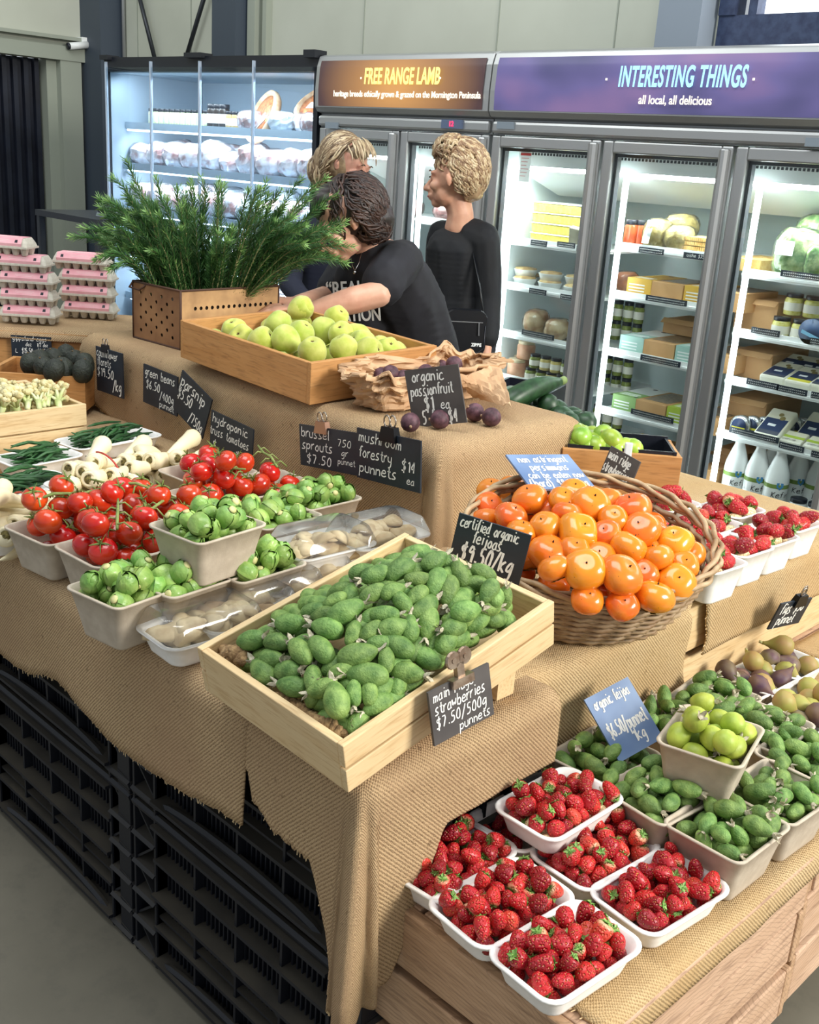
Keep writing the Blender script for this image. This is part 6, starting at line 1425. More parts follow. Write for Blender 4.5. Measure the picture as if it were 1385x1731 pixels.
# ------------------------------------------------------------------ goods in the fridges
def shelfY(door, k): return [s1, s2, s3][door][k]-.006
KB = M('kraft_box', '#b98d5c', '#c79b69', rough=.7, nscale=10); GOLD = M('gold_printed_card', '#d3a53c', '#deb44e', rough=.5, nscale=6); WINM = M('pasta_window', '#6e5a48', '#9a8468', rough=.3, nscale=70); WCARD = M('white_card', '#eceeec', rough=.5)
TEAL = M('pale_teal_card', '#a9cdc2', rough=.5); GRN = M('green_card', '#8db06c', rough=.5); LGRN = M('lime_green_card', '#b3c84a', rough=.5); TAPE = M('red_sticker', '#d8262b', rough=.5)
def at_sh(px, py, z, dy): return atY(px, py, YF+dy)
def pbox(px, z, dy, label, cols, w_=.255, d_=.26, h_=.072, rz=.0, half=False):
    """printed kraft box lying on a shelf: sleeve on its left half, window to the right"""
    p = atY(px[0], px[1], YF+dy); o = thing('printed_box', label, 'box', (p.x, YF+dy+d_/2, z), rz, 'printed kraft boxes in the middle fridge'); f, s_ = cols
    mk('box_body', MB().b2((-w_/2, -d_/2, 0), (w_/2, d_/2, h_)), KB, o, smooth=False, bevel=.003)
    xs_ = -w_/2-.001, -w_/2+w_*.44
    mb = MB(); mb.b2((xs_[0], -d_/2-.0012, -.0), (xs_[1], -d_/2+.10, h_+.0012), 0).b2((xs_[0], -d_/2+.10, 0), (xs_[1], d_/2, h_+.0012), 1)
    for k in range(4): mb.b2((xs_[0]+.012, -d_/2+.03+.013*k, h_+.0012), (xs_[1]-.016-.008*(k % 2), -d_/2+.035+.013*k, h_+.0018), 2)
    for k in range(3): mb.b2((xs_[0]+.010, -d_/2-.0018, h_*.3+.012*k), (xs_[1]-.03, -d_/2-.0012, h_*.3+.005+.012*k), 2)
    mb.lathe([(.011, 0), (.011, .0004)], 14, 3, c=((xs_[0]+xs_[1])/2, d_/2-.03, h_+.0014)); mb.lathe([(.009, 0), (.009, .0004)], 12, 3, c=(xs_[1]-.014, -d_/2+.02, h_+.0014))
    mk('printed_sleeve', mb, [f, s_, WCARD if f is not WCARD else KB, BLACKP], o, smooth=False)
    mb = MB().b2((-w_/2+w_*.50, -d_/2+.035, h_), (w_/2-.016, d_/2-.02, h_+.0010)); mk('window', mb, WINM, o, smooth=False)
    return o
def bx2(x, k, lab, cols, **kw):
    o = pbox((1100, 400), shelfY(1, k), .13, lab, cols, **kw); o.location.x = x; return o
def X_(px, py, dy=.13): return atY(px, py, YF+dy).x
bx2(X_(1056, 490, .125)+.135, 1, 'gold and kraft box with a window, left one on the second shelf', (GOLD, GOLD))
bx2(X_(1056, 490, .125)+.135+.262, 1, 'gold and kraft box partly behind the door post on the second shelf', (GOLD, GOLD))
bx2(X_(1056, 490, .125)+.135, 2, 'kraft box with pale teal and white sleeve, left one on the third shelf', (TEAL, WCARD))
bx2(X_(1056, 490, .125)+.135+.262, 2, 'kraft box with pale teal and white sleeve, right one on the third shelf', (TEAL, WCARD))
bx2(X_(1056, 490, .125)+.135, 3, 'kraft box with green and white sleeve, left one on the fourth shelf', (GRN, WCARD))
bx2(X_(1056, 490, .125)+.135+.262, 3, 'kraft box with bright lime and white sleeve on the fourth shelf', (LGRN, WCARD))
for i, (px, lab) in enumerate([(1060, 'brown tray box with a torn top on the bottom shelf, left'), (1125, 'brown tray box with red stickers on the bottom shelf, right')]):
    o = thing('brown_box', lab, 'box', (X_(1056, 490, .125)+.13+.262*i, YF+.26, shelfY(1, 4)), 0, 'brown boxes on the bottom shelf'); mk('box_body', MB().b2((-.128, -.14, 0), (.128, .14, .10)), KB, o, smooth=False, bevel=.003)
    mk('torn_lid', MB().b2((-.05, -.10, .1), (.05, .08, .102)), M('grey_foil_liner', '#b9c0c2', rough=.3, metal=.4), o, smooth=False)
    for z_ in ((.03,) if i == 0 else (.03, .07)): mk('sticker', MB().box((.04, -.1412, z_), (.028, .002, .02)), TAPE, o, smooth=False)
# kraft boxes behind
def carton_box(x, z, dy, w_, h_, d_, lab, rz=0, flap_=False):
    o = thing('cardboard_box', lab, 'box', (x, YF+dy+d_/2, z), rz, 'plain cardboard boxes in the fridge'); mb = MB().b2((-w_/2, -d_/2, 0), (w_/2, d_/2, h_)); mk('box_body', mb, M('cardboard', '#b58a5e', '#c49a6c', rough=.8, nscale=8), o, smooth=False, bevel=.002)
    mk('box_flap', MB().box((0, -d_/2-.012, h_-.006), (w_, .03, .002), rot=Matrix.Rotation(radians(35), 3, 'X')), M('cardboard', ''), o, smooth=False); return o
carton_box(X_(1140, 545, .36)+.03, shelfY(1, 1+1)+.075, .36, .16, .06, .2, 'small kraft box on top at the back of the third shelf')
carton_box(X_(1265, 505, .20)+.03, shelfY(2, 1), .22, .17, .115, .3, 'opened cardboard box on the second shelf behind the right door')
carton_box(X_(1255, 600, .2)+.03, shelfY(2, 2), .22, .17, .10, .3, 'cardboard box on the third shelf behind the right door')
carton_box(X_(1240, 690, .2)+.03, shelfY(2, 3), .24, .17, .12, .3, 'cardboard box behind the foil-wrapped cheeses')
carton_box(X_(1222, 790, .25)+.02, shelfY(2, 4), .26, .13, .16, .28, 'dark shaded cardboard box behind the white bottles')
# jars
GLS = glassm('jar_glass', (.96, .98, .97, 1), .1, .03, .0)
def jar(r, h, cont, lab_=None, lidc=BLACKP, lidh=.012):
    o = mk('jar', MB().lathe([(r*.9, .001), (r, .004), (r, h*.72), (r*.85, h*.82), (r*.82, h*.84)], 14), cont)
    mk('lid', MB().lathe([(r*.9, h*.82), (r*.92, h*.83), (r*.92, h-.001), (r*.88, h)], 14), lidc, o)
    if lab_: mk('jar_label', MB().lathe([(r*1.012, h*.22), (r*1.012, h*.60)], 14, caps=False), lab_, o)
    o.location = (0, 0, -50); ALLP.append(o); return proto(o)
OLV = M('olive_brine', '#6c7a3a', '#8b9448', rough=.15, nscale=90); ORG = M('red_sauce', '#a8452c', '#c05a35', rough=.15, nscale=40); CHZ = M('oiled_cheese_cubes', '#c9c152', '#e4dc8e', rough=.2, nscale=80, coat=.5); CREAM = M('cream_dip', '#e9dcc0', '#dcc8a0', rough=.4, nscale=30); PKD = M('pink_dip', '#d49a7c', '#e0b090', rough=.4, nscale=30); JLAB = M('jar_paper_label', '#ece8da', rough=.7); YD = M('yellow_relish', '#c4b060', '#d8c880', rough=.4, nscale=40)
J_G = jar(.0255, .062, OLV, JLAB); J_Y = jar(.0255, .062, YD, JLAB); J_R = jar(.027, .105, ORG); J_O = jar(.022, .085, OLV, JLAB); J_C = jar(.033, .078, CHZ, JLAB); J_P = jar(.042, .082, PKD, None, CREAM); 
def put(pr, px, py, z, dy, label, group=None, rz=0, sc=None): p = atY(px, py, YF+dy); return dup(pr, (p.x, YF+dy, z), (0, 0, rz), label, group, sc)
z4 = shelfY(0, 3); nm4 = ['leftmost', 'second', 'third', 'rightmost']
for r_ in (0, 1):
    for i, px in enumerate((898, 916, 934, 952)):
        put(J_G if (i+r_) % 4 < 2 else J_Y, px+(r_*6 if r_ else 0), 620, z4+(.063 if r_ else 0), .15+.0*r_, f'{nm4[i]} small jar of the {"upper" if r_ else "lower"} row on the fourth shelf behind the left door'.replace('second small', 'second-from-left small').replace('third small', 'third-from-left small'), 'small jars in two stacked rows')
put(J_P, 874, 612, z4, .17, 'wide tub of pink dip on the fourth shelf behind the left door', 'wide dip tubs'); put(J_P, 890, 590, z4+.083, .2, 'wide tub of pink dip stacked on another at the left', 'wide dip tubs')
put(J_P, 882, 600, z4, .27, 'wide tub of pink dip at the back of the fourth shelf', 'wide dip tubs')
put(J_G, 975, 560, shelfY(0, 2), .15, 'single jar at the right end of the third shelf behind the left door', None)
for i, px in enumerate((1066, 1082, 1096)): put(J_R, px, 400, shelfY(1, 0), .16+.03*i, ['leftmost jar of red sauce on the top shelf', 'middle jar of red sauce on the top shelf', 'rightmost jar of red sauce on the top shelf'][i], 'jars of red sauce')
for k, zz_, g in ((2, 0, 'third'), (3, 0, 'fourth'), (4, 0, 'bottom')):
    for i, px in enumerate((1050, 1068, 1086)):
        for lv in (0, 1): put(J_O, px-18*(k-2)-4, 520+90*(k-2), shelfY(1, k)+lv*.086, .40 if k == 2 else .42, f'olive jar at the back of the {g} shelf behind the middle door', f'olive jars at the back of the {g} shelf')
zc1 = shelfY(2, 1)
for i, (px, py, lv) in enumerate([(1316, 545, 0), (1350, 545, 0), (1338, 505, 1), (1372, 505, 1), (1385, 545, 0)]): put(J_C, px+6, py, zc1+(.0 if not lv else .079), .15+.08*lv, ['front left jar of marinated cheese cubes', 'dark jar of marinated cheese beside the front left one', 'upper left jar of marinated cheese cubes', 'upper right jar of marinated cheese cubes', 'jar of marinated cheese at the photo edge'][i]+' behind the right door', 'jars of marinated cheese')
DT = MB().lathe([(.045, -.02), (.045, .02)], 20, rot=Matrix.Rotation(pi/2, 3, 'X')); p = atY(1372, 545, YF+.12)
o = mk('round_cheese_pack', DT, [M('navy_label', '#203a5c', rough=.4)], loc=(p.x+.01, YF+.125, zc1+.046)); tag(o, 'dark blue round cheese pack standing on its edge', 'cheese pack'); mk('printed_band', MB().box((0, -.021, -.012), (.07, .001, .012), rot=Matrix.Rotation(.3, 3, 'Y')), M('pale_blue_print', '#7fb6d4', rough=.5), o, smooth=False)
# plastic tubs of yellow cheese, pies, bread
TUBM = M('white_plastic_tub', '#f0f2ee', rough=.35); YCH = M('yellow_cheese_block', '#d8c04a', '#e6d468', rough=.5, nscale=60)
def tub(x, z, dy, lab, w_=.150, d_=.15, h_=.045):
    o = thing('cheese_tub', lab, 'tub', (x, YF+dy+d_/2, z), 0, 'stacked tubs of yellow cheese'); mk('tub_base', MB().box((0, 0, h_*.45), (w_*.92, d_*.92, h_*.82), taper=1.06), YCH, o, smooth=False, bevel=.004); mk('tub_rim', MB().b2((-w_/2, -d_/2, h_*.86), (w_/2, d_/2, h_*.97)), TUBM, o, smooth=False, bevel=.003); return o
for c_, px in enumerate((922, 966)):
    for k in range(4): tub(X_(px, 370, .15)-.002, shelfY(0, 0)+k*.0425, .15, f'tub of yellow cheese in the {"left" if c_ == 0 else "right"} stack on the top shelf, {["bottom", "second from bottom", "third from bottom", "top"][k]}')
for k in range(3): tub(X_(899, 370, .32), shelfY(0, 0)+k*.047, .30, f'white tub at the back left of the top shelf, {["bottom", "middle", "top"][k]} of its stack')
o = mk('small_tub', MB().box((0, 0, .045), (.055, .03, .085), rot=Matrix.Rotation(.25, 3, 'X') @ Matrix.Rotation(.12, 3, 'Y')), M('grey_label_pack', '#a9a48e', '#8a8574', rough=.4, nscale=20), loc=(X_(976, 380, .13), YF+.13, shelfY(0, 0)), smooth=False, bevel=.005); tag(o, 'small tub with a dark label standing before the cheese stacks', 'tub')
DSH = M('pie_crust', '#b99663', '#d6bd8a', rough=.7, nscale=40)
def pie(x, z, dy, lab, r=.052):
    o = thing('pie', lab, 'pie', (x, YF+dy, z), 0, 'wrapped pies on the second shelf'); mk('foil_dish', MB().lathe([(r*.8, 0), (r, .03), (r*1.06, .034)], 18), TUBM, o); mk('crust', MB().lathe([(r*.98, .03), (r*.9, .04), (r*.3, .044), (.001, .044)], 18, fn=lambda p, a, t: p+V3((0, 0, .003*sin(a*9)*(1-t)))), DSH, o); return o
for i, (px, dy, dz) in enumerate([(887, .18, 0), (930, .17, 0), (887, .20, .036), (930, .18, .036), (975, .16, .0), (975, .19, .036), (910, .33, 0)]): pie(X_(px, 480, dy), shelfY(0, 1)+dz, dy, ['lower pie at the left of the second shelf', 'lower pie in the middle of the second shelf', 'upper pie at the left of the second shelf', 'upper pie in the middle of the second shelf', 'lower pie at the right by the door post', 'upper pie at the right by the door post', 'pie at the back of the second shelf'][i])
# crumpled plastic-wrapped goods
def crumple(name, label, loc, sz, mats, seed, rot=(0, 0, 0), group=None, cat='packet', sharp=1.0, wrapm=None, tile=None):
    mb = MB(); n = 14; 
    def fn(p, a, t):
        q = V3((p.x*sz[0]/2, p.y*sz[1]/2, p.z*sz[2]/2)); k = 1+.18*noise.noise(p*2.2+V3((seed, 0, 0)))+sharp*.10*abs(noise.noise(p*6+V3((0, seed, 0)))); return q*k
    mb.lathe([(abs(cos(-pi/2+pi*i/9))**.6, sin(-pi/2+pi*i/9)) if 0 < i < 9 else (.02, -1 if i == 0 else 1) for i in range(10)], n, fn=fn)
    o = mk(name, mb, mats, loc=loc, rot=rot, smooth=False if sharp > 1 else True); tag(o, label, cat, group)
    w2 = MB(); w2.lathe([(abs(cos(-pi/2+pi*i/9))**.5*1.06, sin(-pi/2+pi*i/9)*1.06) if 0 < i < 9 else (.02, -1.06 if i == 0 else 1.06) for i in range(10)], 16, fn=lambda p, a, t: V3((p.x*sz[0]/2, p.y*sz[1]/2, p.z*sz[2]/2))*(1.03+.10*abs(noise.noise(p*5+V3((seed, 3, 0))))))
    mk('plastic_wrap', w2, wrapm or CLEAR, o, smooth=False); 
    if tile: mk('paper_label', MB().box(tile[0], tile[1], rot=Matrix.Rotation(tile[2], 3, 'X')), M('white_label', '#eef2f2', rough=.5), o, smooth=False)
    return o
BRD = M('bread_loaf', '#a9794c', '#e0c9a0', rough=.8, nscale=14, bump=.3, lo=.4, hi=.6); PASTA = M('filled_pasta', '#d8c47a', '#a99448', rough=.5, nscale=45, bump=.9, bscale=60, bdist=.008)
crumple('bread_bag', 'bagged round bread leaning on the third shelf, left one', (X_(908, 530, .2), YF+.2, shelfY(0, 2)+.055), (.10, .13, .11), BRD, 3, group='bagged bread'); crumple('bread_bag', 'bagged bread rolls right of the round loaf on the third shelf', (X_(945, 540, .2), YF+.2, shelfY(0, 2)+.045), (.11, .12, .09), BRD, 4, group='bagged bread')
for i, (px, py, s_) in enumerate([(1113, 395, (.11, .12, .115)), (1150, 400, (.12, .12, .10)), (1155, 370, (.12, .15, .09))]): crumple('pasta_bag', ['clear bag of filled pasta with a silver label on the top shelf', 'clear bag of filled pasta in the middle of the top shelf', 'clear bag of filled pasta lying at the back of the top shelf'][i], (X_(px, py, .17+.1*(i == 2)), YF+.17+.1*(i == 2), shelfY(1, 0)+s_[2]/2+(.05 if i == 2 else 0)), s_, PASTA, 7+i, group='bags of filled pasta', tile=((-.01, -.058, .01), (.03, .002, .09), -.3) if i == 0 else None)
for k in range(4):
    o = thing('quiche', f'rectangular quiche in the stack by the price ticket, {["bottom", "second", "third", "top"][k]} one', 'quiche', (X_(1185, 410, .2)+.015, YF+.2, shelfY(1, 0)+.017*k), 0, 'stacked quiches'); mb = MB(); mb.b2((-.06, -.07, 0), (.06, .07, .014))
    for j in range(14): mb.b2((-.06+j*.0088, -.0725, .001), (-.0555+j*.0088, -.07, .0145))
    mk('pastry_case', mb, M('pastry', '#d8b878', '#c49c58', rough=.7, nscale=40), o, smooth=False); mk('filling', MB().b2((-.054, -.064, .0135), (.054, .064, .0155)), M('quiche_filling', '#d9cf9a', '#b5a860', rough=.6, nscale=60), o, smooth=False)
crumple('meat_packet', 'orange-brown smoked packet at the left of the second shelf', (X_(1046, 490, .2)-.0, YF+.25, shelfY(1, 1)+.04), (.10, .1, .08), M('smoked_meat', '#b0693a', '#7e4428', rough=.5, nscale=20), 12)
# right door: salad bags, pastry box
SAL = M('salad_leaves', '#5f8f3e', '#b9d08a', rough=.5, nscale=26, bump=1, bscale=30, bdist=.01, lo=.4, hi=.6)
p = atY(1352, 410, YF+.17); zs = shelfY(2, 0)
o = crumple('salad_bag', 'large clear bag of mixed salad with a white label on the top shelf', (p.x, YF+.17, zs+.085), (.17, .10, .17), SAL, 21, group='salad bags', tile=((-.03, -.056, .01), (.065, .002, .05), .05), rot=(-.15, 0, .1)); 
crumple('salad_bag', 'clear bag of salad lying behind the large one', (p.x+.03, YF+.29, zs+.16), (.2, .12, .12), SAL, 22, group='salad bags'); crumple('herb_pack', 'clear pack of green herbs at the right photo edge', (atY(1385, 440, YF+.14).x, YF+.13, zs+.06), (.09, .05, .12), SAL, 25)
o = thing('pastry_box', 'long tart case lying at the left of the top shelf behind the right door', 'pastry', (X_(1290, 400, .3), YF+.32, zs), 0); mb = MB(); mb.b2((-.07, -.14, 0), (.07, .14, .045)); 
for j in range(30): mb.b2((-.0725, -.14+j*.0093, .002), (-.07, -.135+j*.0093, .046)); mb.b2((-.07+j*.0047, -.1425, .002), (-.0675+j*.0047, -.14, .046))
mk('pastry_case', mb, M('pastry', ''), o, smooth=False)
# cheeses
CHW = M('white_cheese_rind', '#eeebdc', '#e2dcc4', rough=.5, nscale=12); NAV = M('navy_cheese_label', '#26375c', rough=.4); FOIL = M('silver_foil', '#c9cccd', rough=.25, metal=.85, bump=1, bscale=30, bdist=.01)
GLD = M('gold_dot', '#8a7a45', rough=.5)
def cheese(x, z, dy, lab, yel=False, tilt=.55, g='wedge cheeses on the third shelf', rz=.3, s_=1.35):
    o = thing('cheese_pack', lab, 'cheese', (x, YF+dy, z), 0, g, rot=(tilt, 0, rz)); w_, l_, h_ = .075*s_, .115*s_, .028*s_
    mk('cheese_block', MB().b2((-w_/2, 0, 0), (w_/2, l_, h_)), CHW, o, smooth=False, bevel=.008)
    mb = MB().b2((-w_*.42, l_*.18, h_), (w_*.42, l_*.62, h_+.001), 0); mb.b2((-w_*.42, l_*.06, h_), (w_*.42, l_*.18, h_+.001), 1)
    mb.lathe([(.011, h_), (.011, h_+.0015)], 12, 2, c=(w_*.16, l_*.66, 0)); mb.lathe([(.009, h_), (.009, h_+.0015)], 12, 2, c=(w_*.02, l_*.78, 0)); mb.b2((-w_*.2, l_*.34, h_+.001), (w_*.1, l_*.42, h_+.0016), 3)
    mk('cheese_label', mb, [NAV, M('yellow_strip', '#e3d84a', rough=.5) if yel else M('dark_strip_label', '#4b4f5e', rough=.5), GLD, WCARD], o, smooth=False); return o
zt = shelfY(2, 2)
for i, (px, dy, dz) in enumerate([(1308, .14, .0), (1352, .13, .0), (1325, .25, .02), (1358, .25, .02), (1378, .14, 0), (1378, .25, .02)]): cheese(X_(px, 630, dy), zt+.003+dz, dy, ['front left wedge cheese on the third shelf behind the right door', 'front middle wedge cheese with a yellow strip on the third shelf', 'rear left wedge cheese on the third shelf', 'rear middle wedge cheese on the third shelf', 'wedge cheese cut by the photo edge on the third shelf', 'rear wedge cheese at the photo edge'][i], i in (1, 3), .25, rz=.0)
zf = shelfY(2, 3)
def wheel(x, z, dy, lab, band=False):
    o = thing('round_cheese', lab, 'cheese', (x, YF+dy, z+.040), 0, 'foil-wrapped cheese wheels'); mk('foil_wheel', MB().lathe([(.034, -.017), (.040, -.013), (.040, .013), (.034, .017)], 20, rot=Matrix.Rotation(pi/2, 3, 'X')), FOIL, o)
    mk('round_label', MB().lathe([(.030, .0175), (.030, .0185)], 18, rot=Matrix.Rotation(pi/2, 3, 'X')), NAV, o); mk('label_strip', MB().box((0, -.0195, -.008), (.054, .001, .008)), M('yellow_strip', ''), o, smooth=False)
    return o
for i, px in enumerate((1255, 1272, 1290, 1306, 1322, 1336, 1350)): wheel(X_(px, 720, .15+.022*i), zf, .14+.040*i*.8, ['front', 'second', 'third', 'fourth', 'fifth', 'sixth', 'last'][i]+' foil-wrapped cheese wheel in the row on the fourth shelf')
for i, (px, dy, rz_) in enumerate([(1298, .115, 0), (1368, .2, 0)]): cheese(X_(px, 735, dy), zf+.004, dy, ['wedge cheese leaning on the foil-wrapped wheels', 'wedge cheese at the right of the fourth shelf'][i], False, .55, 'cheeses on the fourth shelf', rz_)
for i, px in enumerate((1338, 1383)):
    o = thing('cheese_pack', ['flat white cheese pack with a green band on the fourth shelf', 'flat white cheese pack cut by the photo edge on the fourth shelf'][i], 'cheese', (X_(px, 740, .13), YF+.12, zf), 0, 'cheeses on the fourth shelf', rot=(.35, 0, 0)); mk('cheese_block', MB().b2((-.045, 0, 0), (.045, .08, .03)), CHW, o, smooth=False, bevel=.006)
    mb = MB().b2((-.045, .03, .03), (.045, .045, .031), 0); write(mb, 'Cerrie'.lower(), -.03, .0, .008, y=0, mi=1, fn=lambda p: V3((p[0], .012+p[2], .0312))); mk('cheese_label', mb, [LGRN, BLACKP], o, smooth=False)
# kefir bottles
KLG = M('bottle_green_band', '#7f9a4c', rough=.4); KLB = M('bottle_blue_badge', '#4a8fc4', rough=.4); MILK = M('white_milk_bottle', '#f4f5f3', rough=.22)
GL['K'] = '0d04|5d0854'
def bottle():
    o = mk('milk_bottle', MB().lathe([(.036, 0), (.040, .006), (.040, .115), (.037, .14), (.022, .185), (.0165, .20), (.0165, .218), (.019, .22), (.019, .242), (.017, .244)], 20), MILK)
    mb = MB(); mb.lathe([(.0405, .092), (.0405, .106)], 24, 0, caps=False)
    R = .0410
    def cyl(p): a = p[0]/R; return V3((R*sin(a), -R*cos(a), p[2]))
    write(mb, 'Kefir', -.024, .062, .012, y=0, mi=1, fn=cyl, th=.0011)
    bd = [(-.011, .112), (.011, .112), (.011, .098), (0, .088), (-.011, .098)]; mb.add([cyl((x*1.0, 0, z)) * 1.004 for x, z in bd], [(0, 1, 2, 3, 4)], 2)
    for k in range(2): mb.add([cyl(q) for q in ((-.014, 0, .045-.009*k), (.012, 0, .045-.009*k), (.012, 0, .047-.009*k), (-.014, 0, .047-.009*k))], [(0, 1, 2, 3)], 3)
    mk('bottle_label', mb, [KLG, BLACKP, KLB, M('grey_print', '#9aa09a', rough=.6)], o); mk('cap', MB().lathe([(.0195, .222), (.0195, .243), (.018, .2455)], 16), WHITE, o)
    o.location = (0, 0, -50); ALLP.append(o); return proto(o)
BO = bottle()
zb5 = shelfY(2, 4)
for i, (px, dy) in enumerate([(1245, .15), (1282, .15), (1318, .14), (1305, .26), (1352, .27), (1388, .26)]): put(BO, px, 790, zb5, dy, ['leftmost white kefir bottle on the bottom shelf', 'second white kefir bottle from the left', 'third white kefir bottle from the left', 'kefir bottle behind the second and third', 'kefir bottle behind the small black-lidded jars', 'kefir bottle at the photo edge'][i], 'white kefir bottles', rz=.75, sc=1.12)
J_W = jar(.033, .085, MILK, None, BLACKP); mk('label_band', MB().lathe([(.0335, .045), (.0335, .053)], 18, caps=False), KLG, J_W); proto(J_W)
for i, px in enumerate((1350, 1382)): put(J_W, px, 850, zb5, .13, ['black-lidded white yoghurt jar in front of the kefir bottles', 'black-lidded white yoghurt jar at the photo edge'][i], 'black-lidded yoghurt jars')
# notice stuck inside the left door
pn = atY(888, 275, YF+.006); nt_ = mk('notice', MB().b2((-.028, -.0006, -.075), (.028, .0006, .05), 0).b2((-.028, -.0010, .028), (.028, -.0006, .038), 1), [WCARD, TAPE], loc=(pn.x, YF+.008, pn.z), smooth=False); tag(nt_, 'white paper notice with a red bar taped inside the left fridge door', 'notice')
mb = MB()
for k in range(6): mb.b2((-.022, -.0011, .016-.014*k), (.018-.006*(k % 3), -.0006, .019-.014*k))
mk('notice_print', mb, M('pale_red_print', '#d49a98', rough=.7), nt_, smooth=False)
# lamb fridge: dark meat packs
MEAT = M('vacuum_meat', '#8e4a48', '#c9a3a0', rough=.3, nscale=18, lo=.35, hi=.65, bump=.4, coat=.4)
k = 0
for dr, (xa, xb) in enumerate(((-4.17, -3.72), (-3.61, -3.18))):
    for si, z in enumerate([1.25, 1.0, .8] if dr == 0 else [1.25, 1.02, .8]):
        for j in range(3):
            x = xa+(xb-xa)*(j+.5)/3; crumple('meat_packet', f'{["left", "middle", "right"][j]} meat packet on the {["top", "second", "third"][si]} shelf behind the {["left", "right"][dr]} lamb fridge door', (x, YF+.2, z+.04), (.13, .14, .075), MEAT, 30+k, group='meat packets in the lamb fridge'); k += 1
# ------------------------------------------------------------------ goods in the open meat cabinet
CLD = M('cold_meat_pale', '#f0eaee', '#b07672', rough=.35, nscale=16, lo=.4, hi=.62, coat=.4); CLD2 = M('cold_meat_dark', '#a5716c', '#f0eef2', rough=.3, nscale=22, lo=.4, hi=.6, coat=.5); PAPW = M('white_pack_paper', '#e4ebef', '#b9c6cf', rough=.5, nscale=14)
CWRAP = glassm('cold_wrap', (.96, .98, 1, 1), .10, .08, .10)
rn = random.Random(77)
hat = lambda px, py, dy: None
for si, z in enumerate(SHZ):
    if si == 0: continue
    nrow = 10
    for j in range(nrow):
        for row in (0, 1):
            x = .08+(CW-.16)*(j+.5*row+.2)/nrow; s_ = (rn.uniform(.15, .22), rn.uniform(.15, .19), rn.uniform(.10, .16)); m_ = rn.choice((CLD, CLD2, PAPW, CLD))
            p = cabp(x, .21+.19*row, z+s_[2]/2+.01*row)
            crumple('meat_packet', f'{ORD[j]} wrapped meat packet from left, {"front" if row == 0 else "back"} row, {["", "second", "third", "fourth", "lowest"][si]} cabinet shelf', p, s_, m_, 50+si*20+j+row*7, rot=(rn.uniform(-.3, .3), rn.uniform(-.2, .2), rn.uniform(-.6, .6)), group='wrapped meat packets in the cabinet', sharp=1.4, wrapm=CWRAP)
J_S = jar(.024, .095, M('pale_pickle', '#d8dcb8', '#b9c08a', rough=.3, nscale=60), M('sage_label', '#c3cdb4', rough=.6), DKMET); J_D = jar(.032, .13, M('dark_preserve', '#2c2420', rough=.3), WCARD, BLACKP); J_B = jar(.026, .095, M('amber_preserve', '#b59a66', rough=.3), WCARD, BLACKP)
for j in range(22):
    x = .16+j*.052; pr = J_D if j in (11, 12, 13) else (J_B if j > 13 else J_S)
    if x > CW-.75 and j > 17: continue
    dup(pr, cabp(x, .22, 1.60), (0, 0, crz), f'{"pale" if pr is J_S else ("tall dark" if pr is J_D else "amber")} jar, {ORD[j]} from the left on the top cabinet shelf', 'jars on the top cabinet shelf')
def pie2(x, y, z, r, rot, lab):
    o = thing('bacon_flan', lab, 'flan', cabp(x, y, z), 0, 'large round flans in the cabinet', rot=rot); mk('crust_ring', MB().lathe([(r*.9, 0), (r, .02), (r*.98, .045), (r*.88, .05), (r*.86, .035)], 26), M('flan_crust', '#d9bfa0', '#b88f6a', rough=.7, nscale=20), o); mk('topping', MB().lathe([(r*.87, .034), (r*.5, .04), (.001, .04)], 26), M('flan_topping', '#a0512f', '#c88a58', rough=.4, nscale=60, bump=1, bscale=60), o)
    mk('paper_label', MB().box((-.01, -r*.25, .043), (.11, .05, .002)), WCARD, o, smooth=False)
pie2(CW-.30, .34, 1.735, .165, (radians(38), 0, crz), 'large round flan with a white label propped up at the right of the cabinet')
pie2(CW-.64, .24, 1.66, .15, (radians(60), radians(-35), crz), 'large round flan leaning steeply left of the labelled one')
for j in range(6):
    s_ = (.16, .15, .10); crumple('meat_packet', f'silvery wrapped packet {["far left of", "left of", "below", "right below", "right of", "far right of"][j]} the flans on the top cabinet shelf', cabp(CW-.72+.125*j, .2+.06*(j % 2), 1.60+.05), s_, (CLD2, PAPW, PAPW, CLD, CLD2, CLD2)[j], 170+j, sharp=1.4, group='silvery packets under the flans', wrapm=CWRAP)
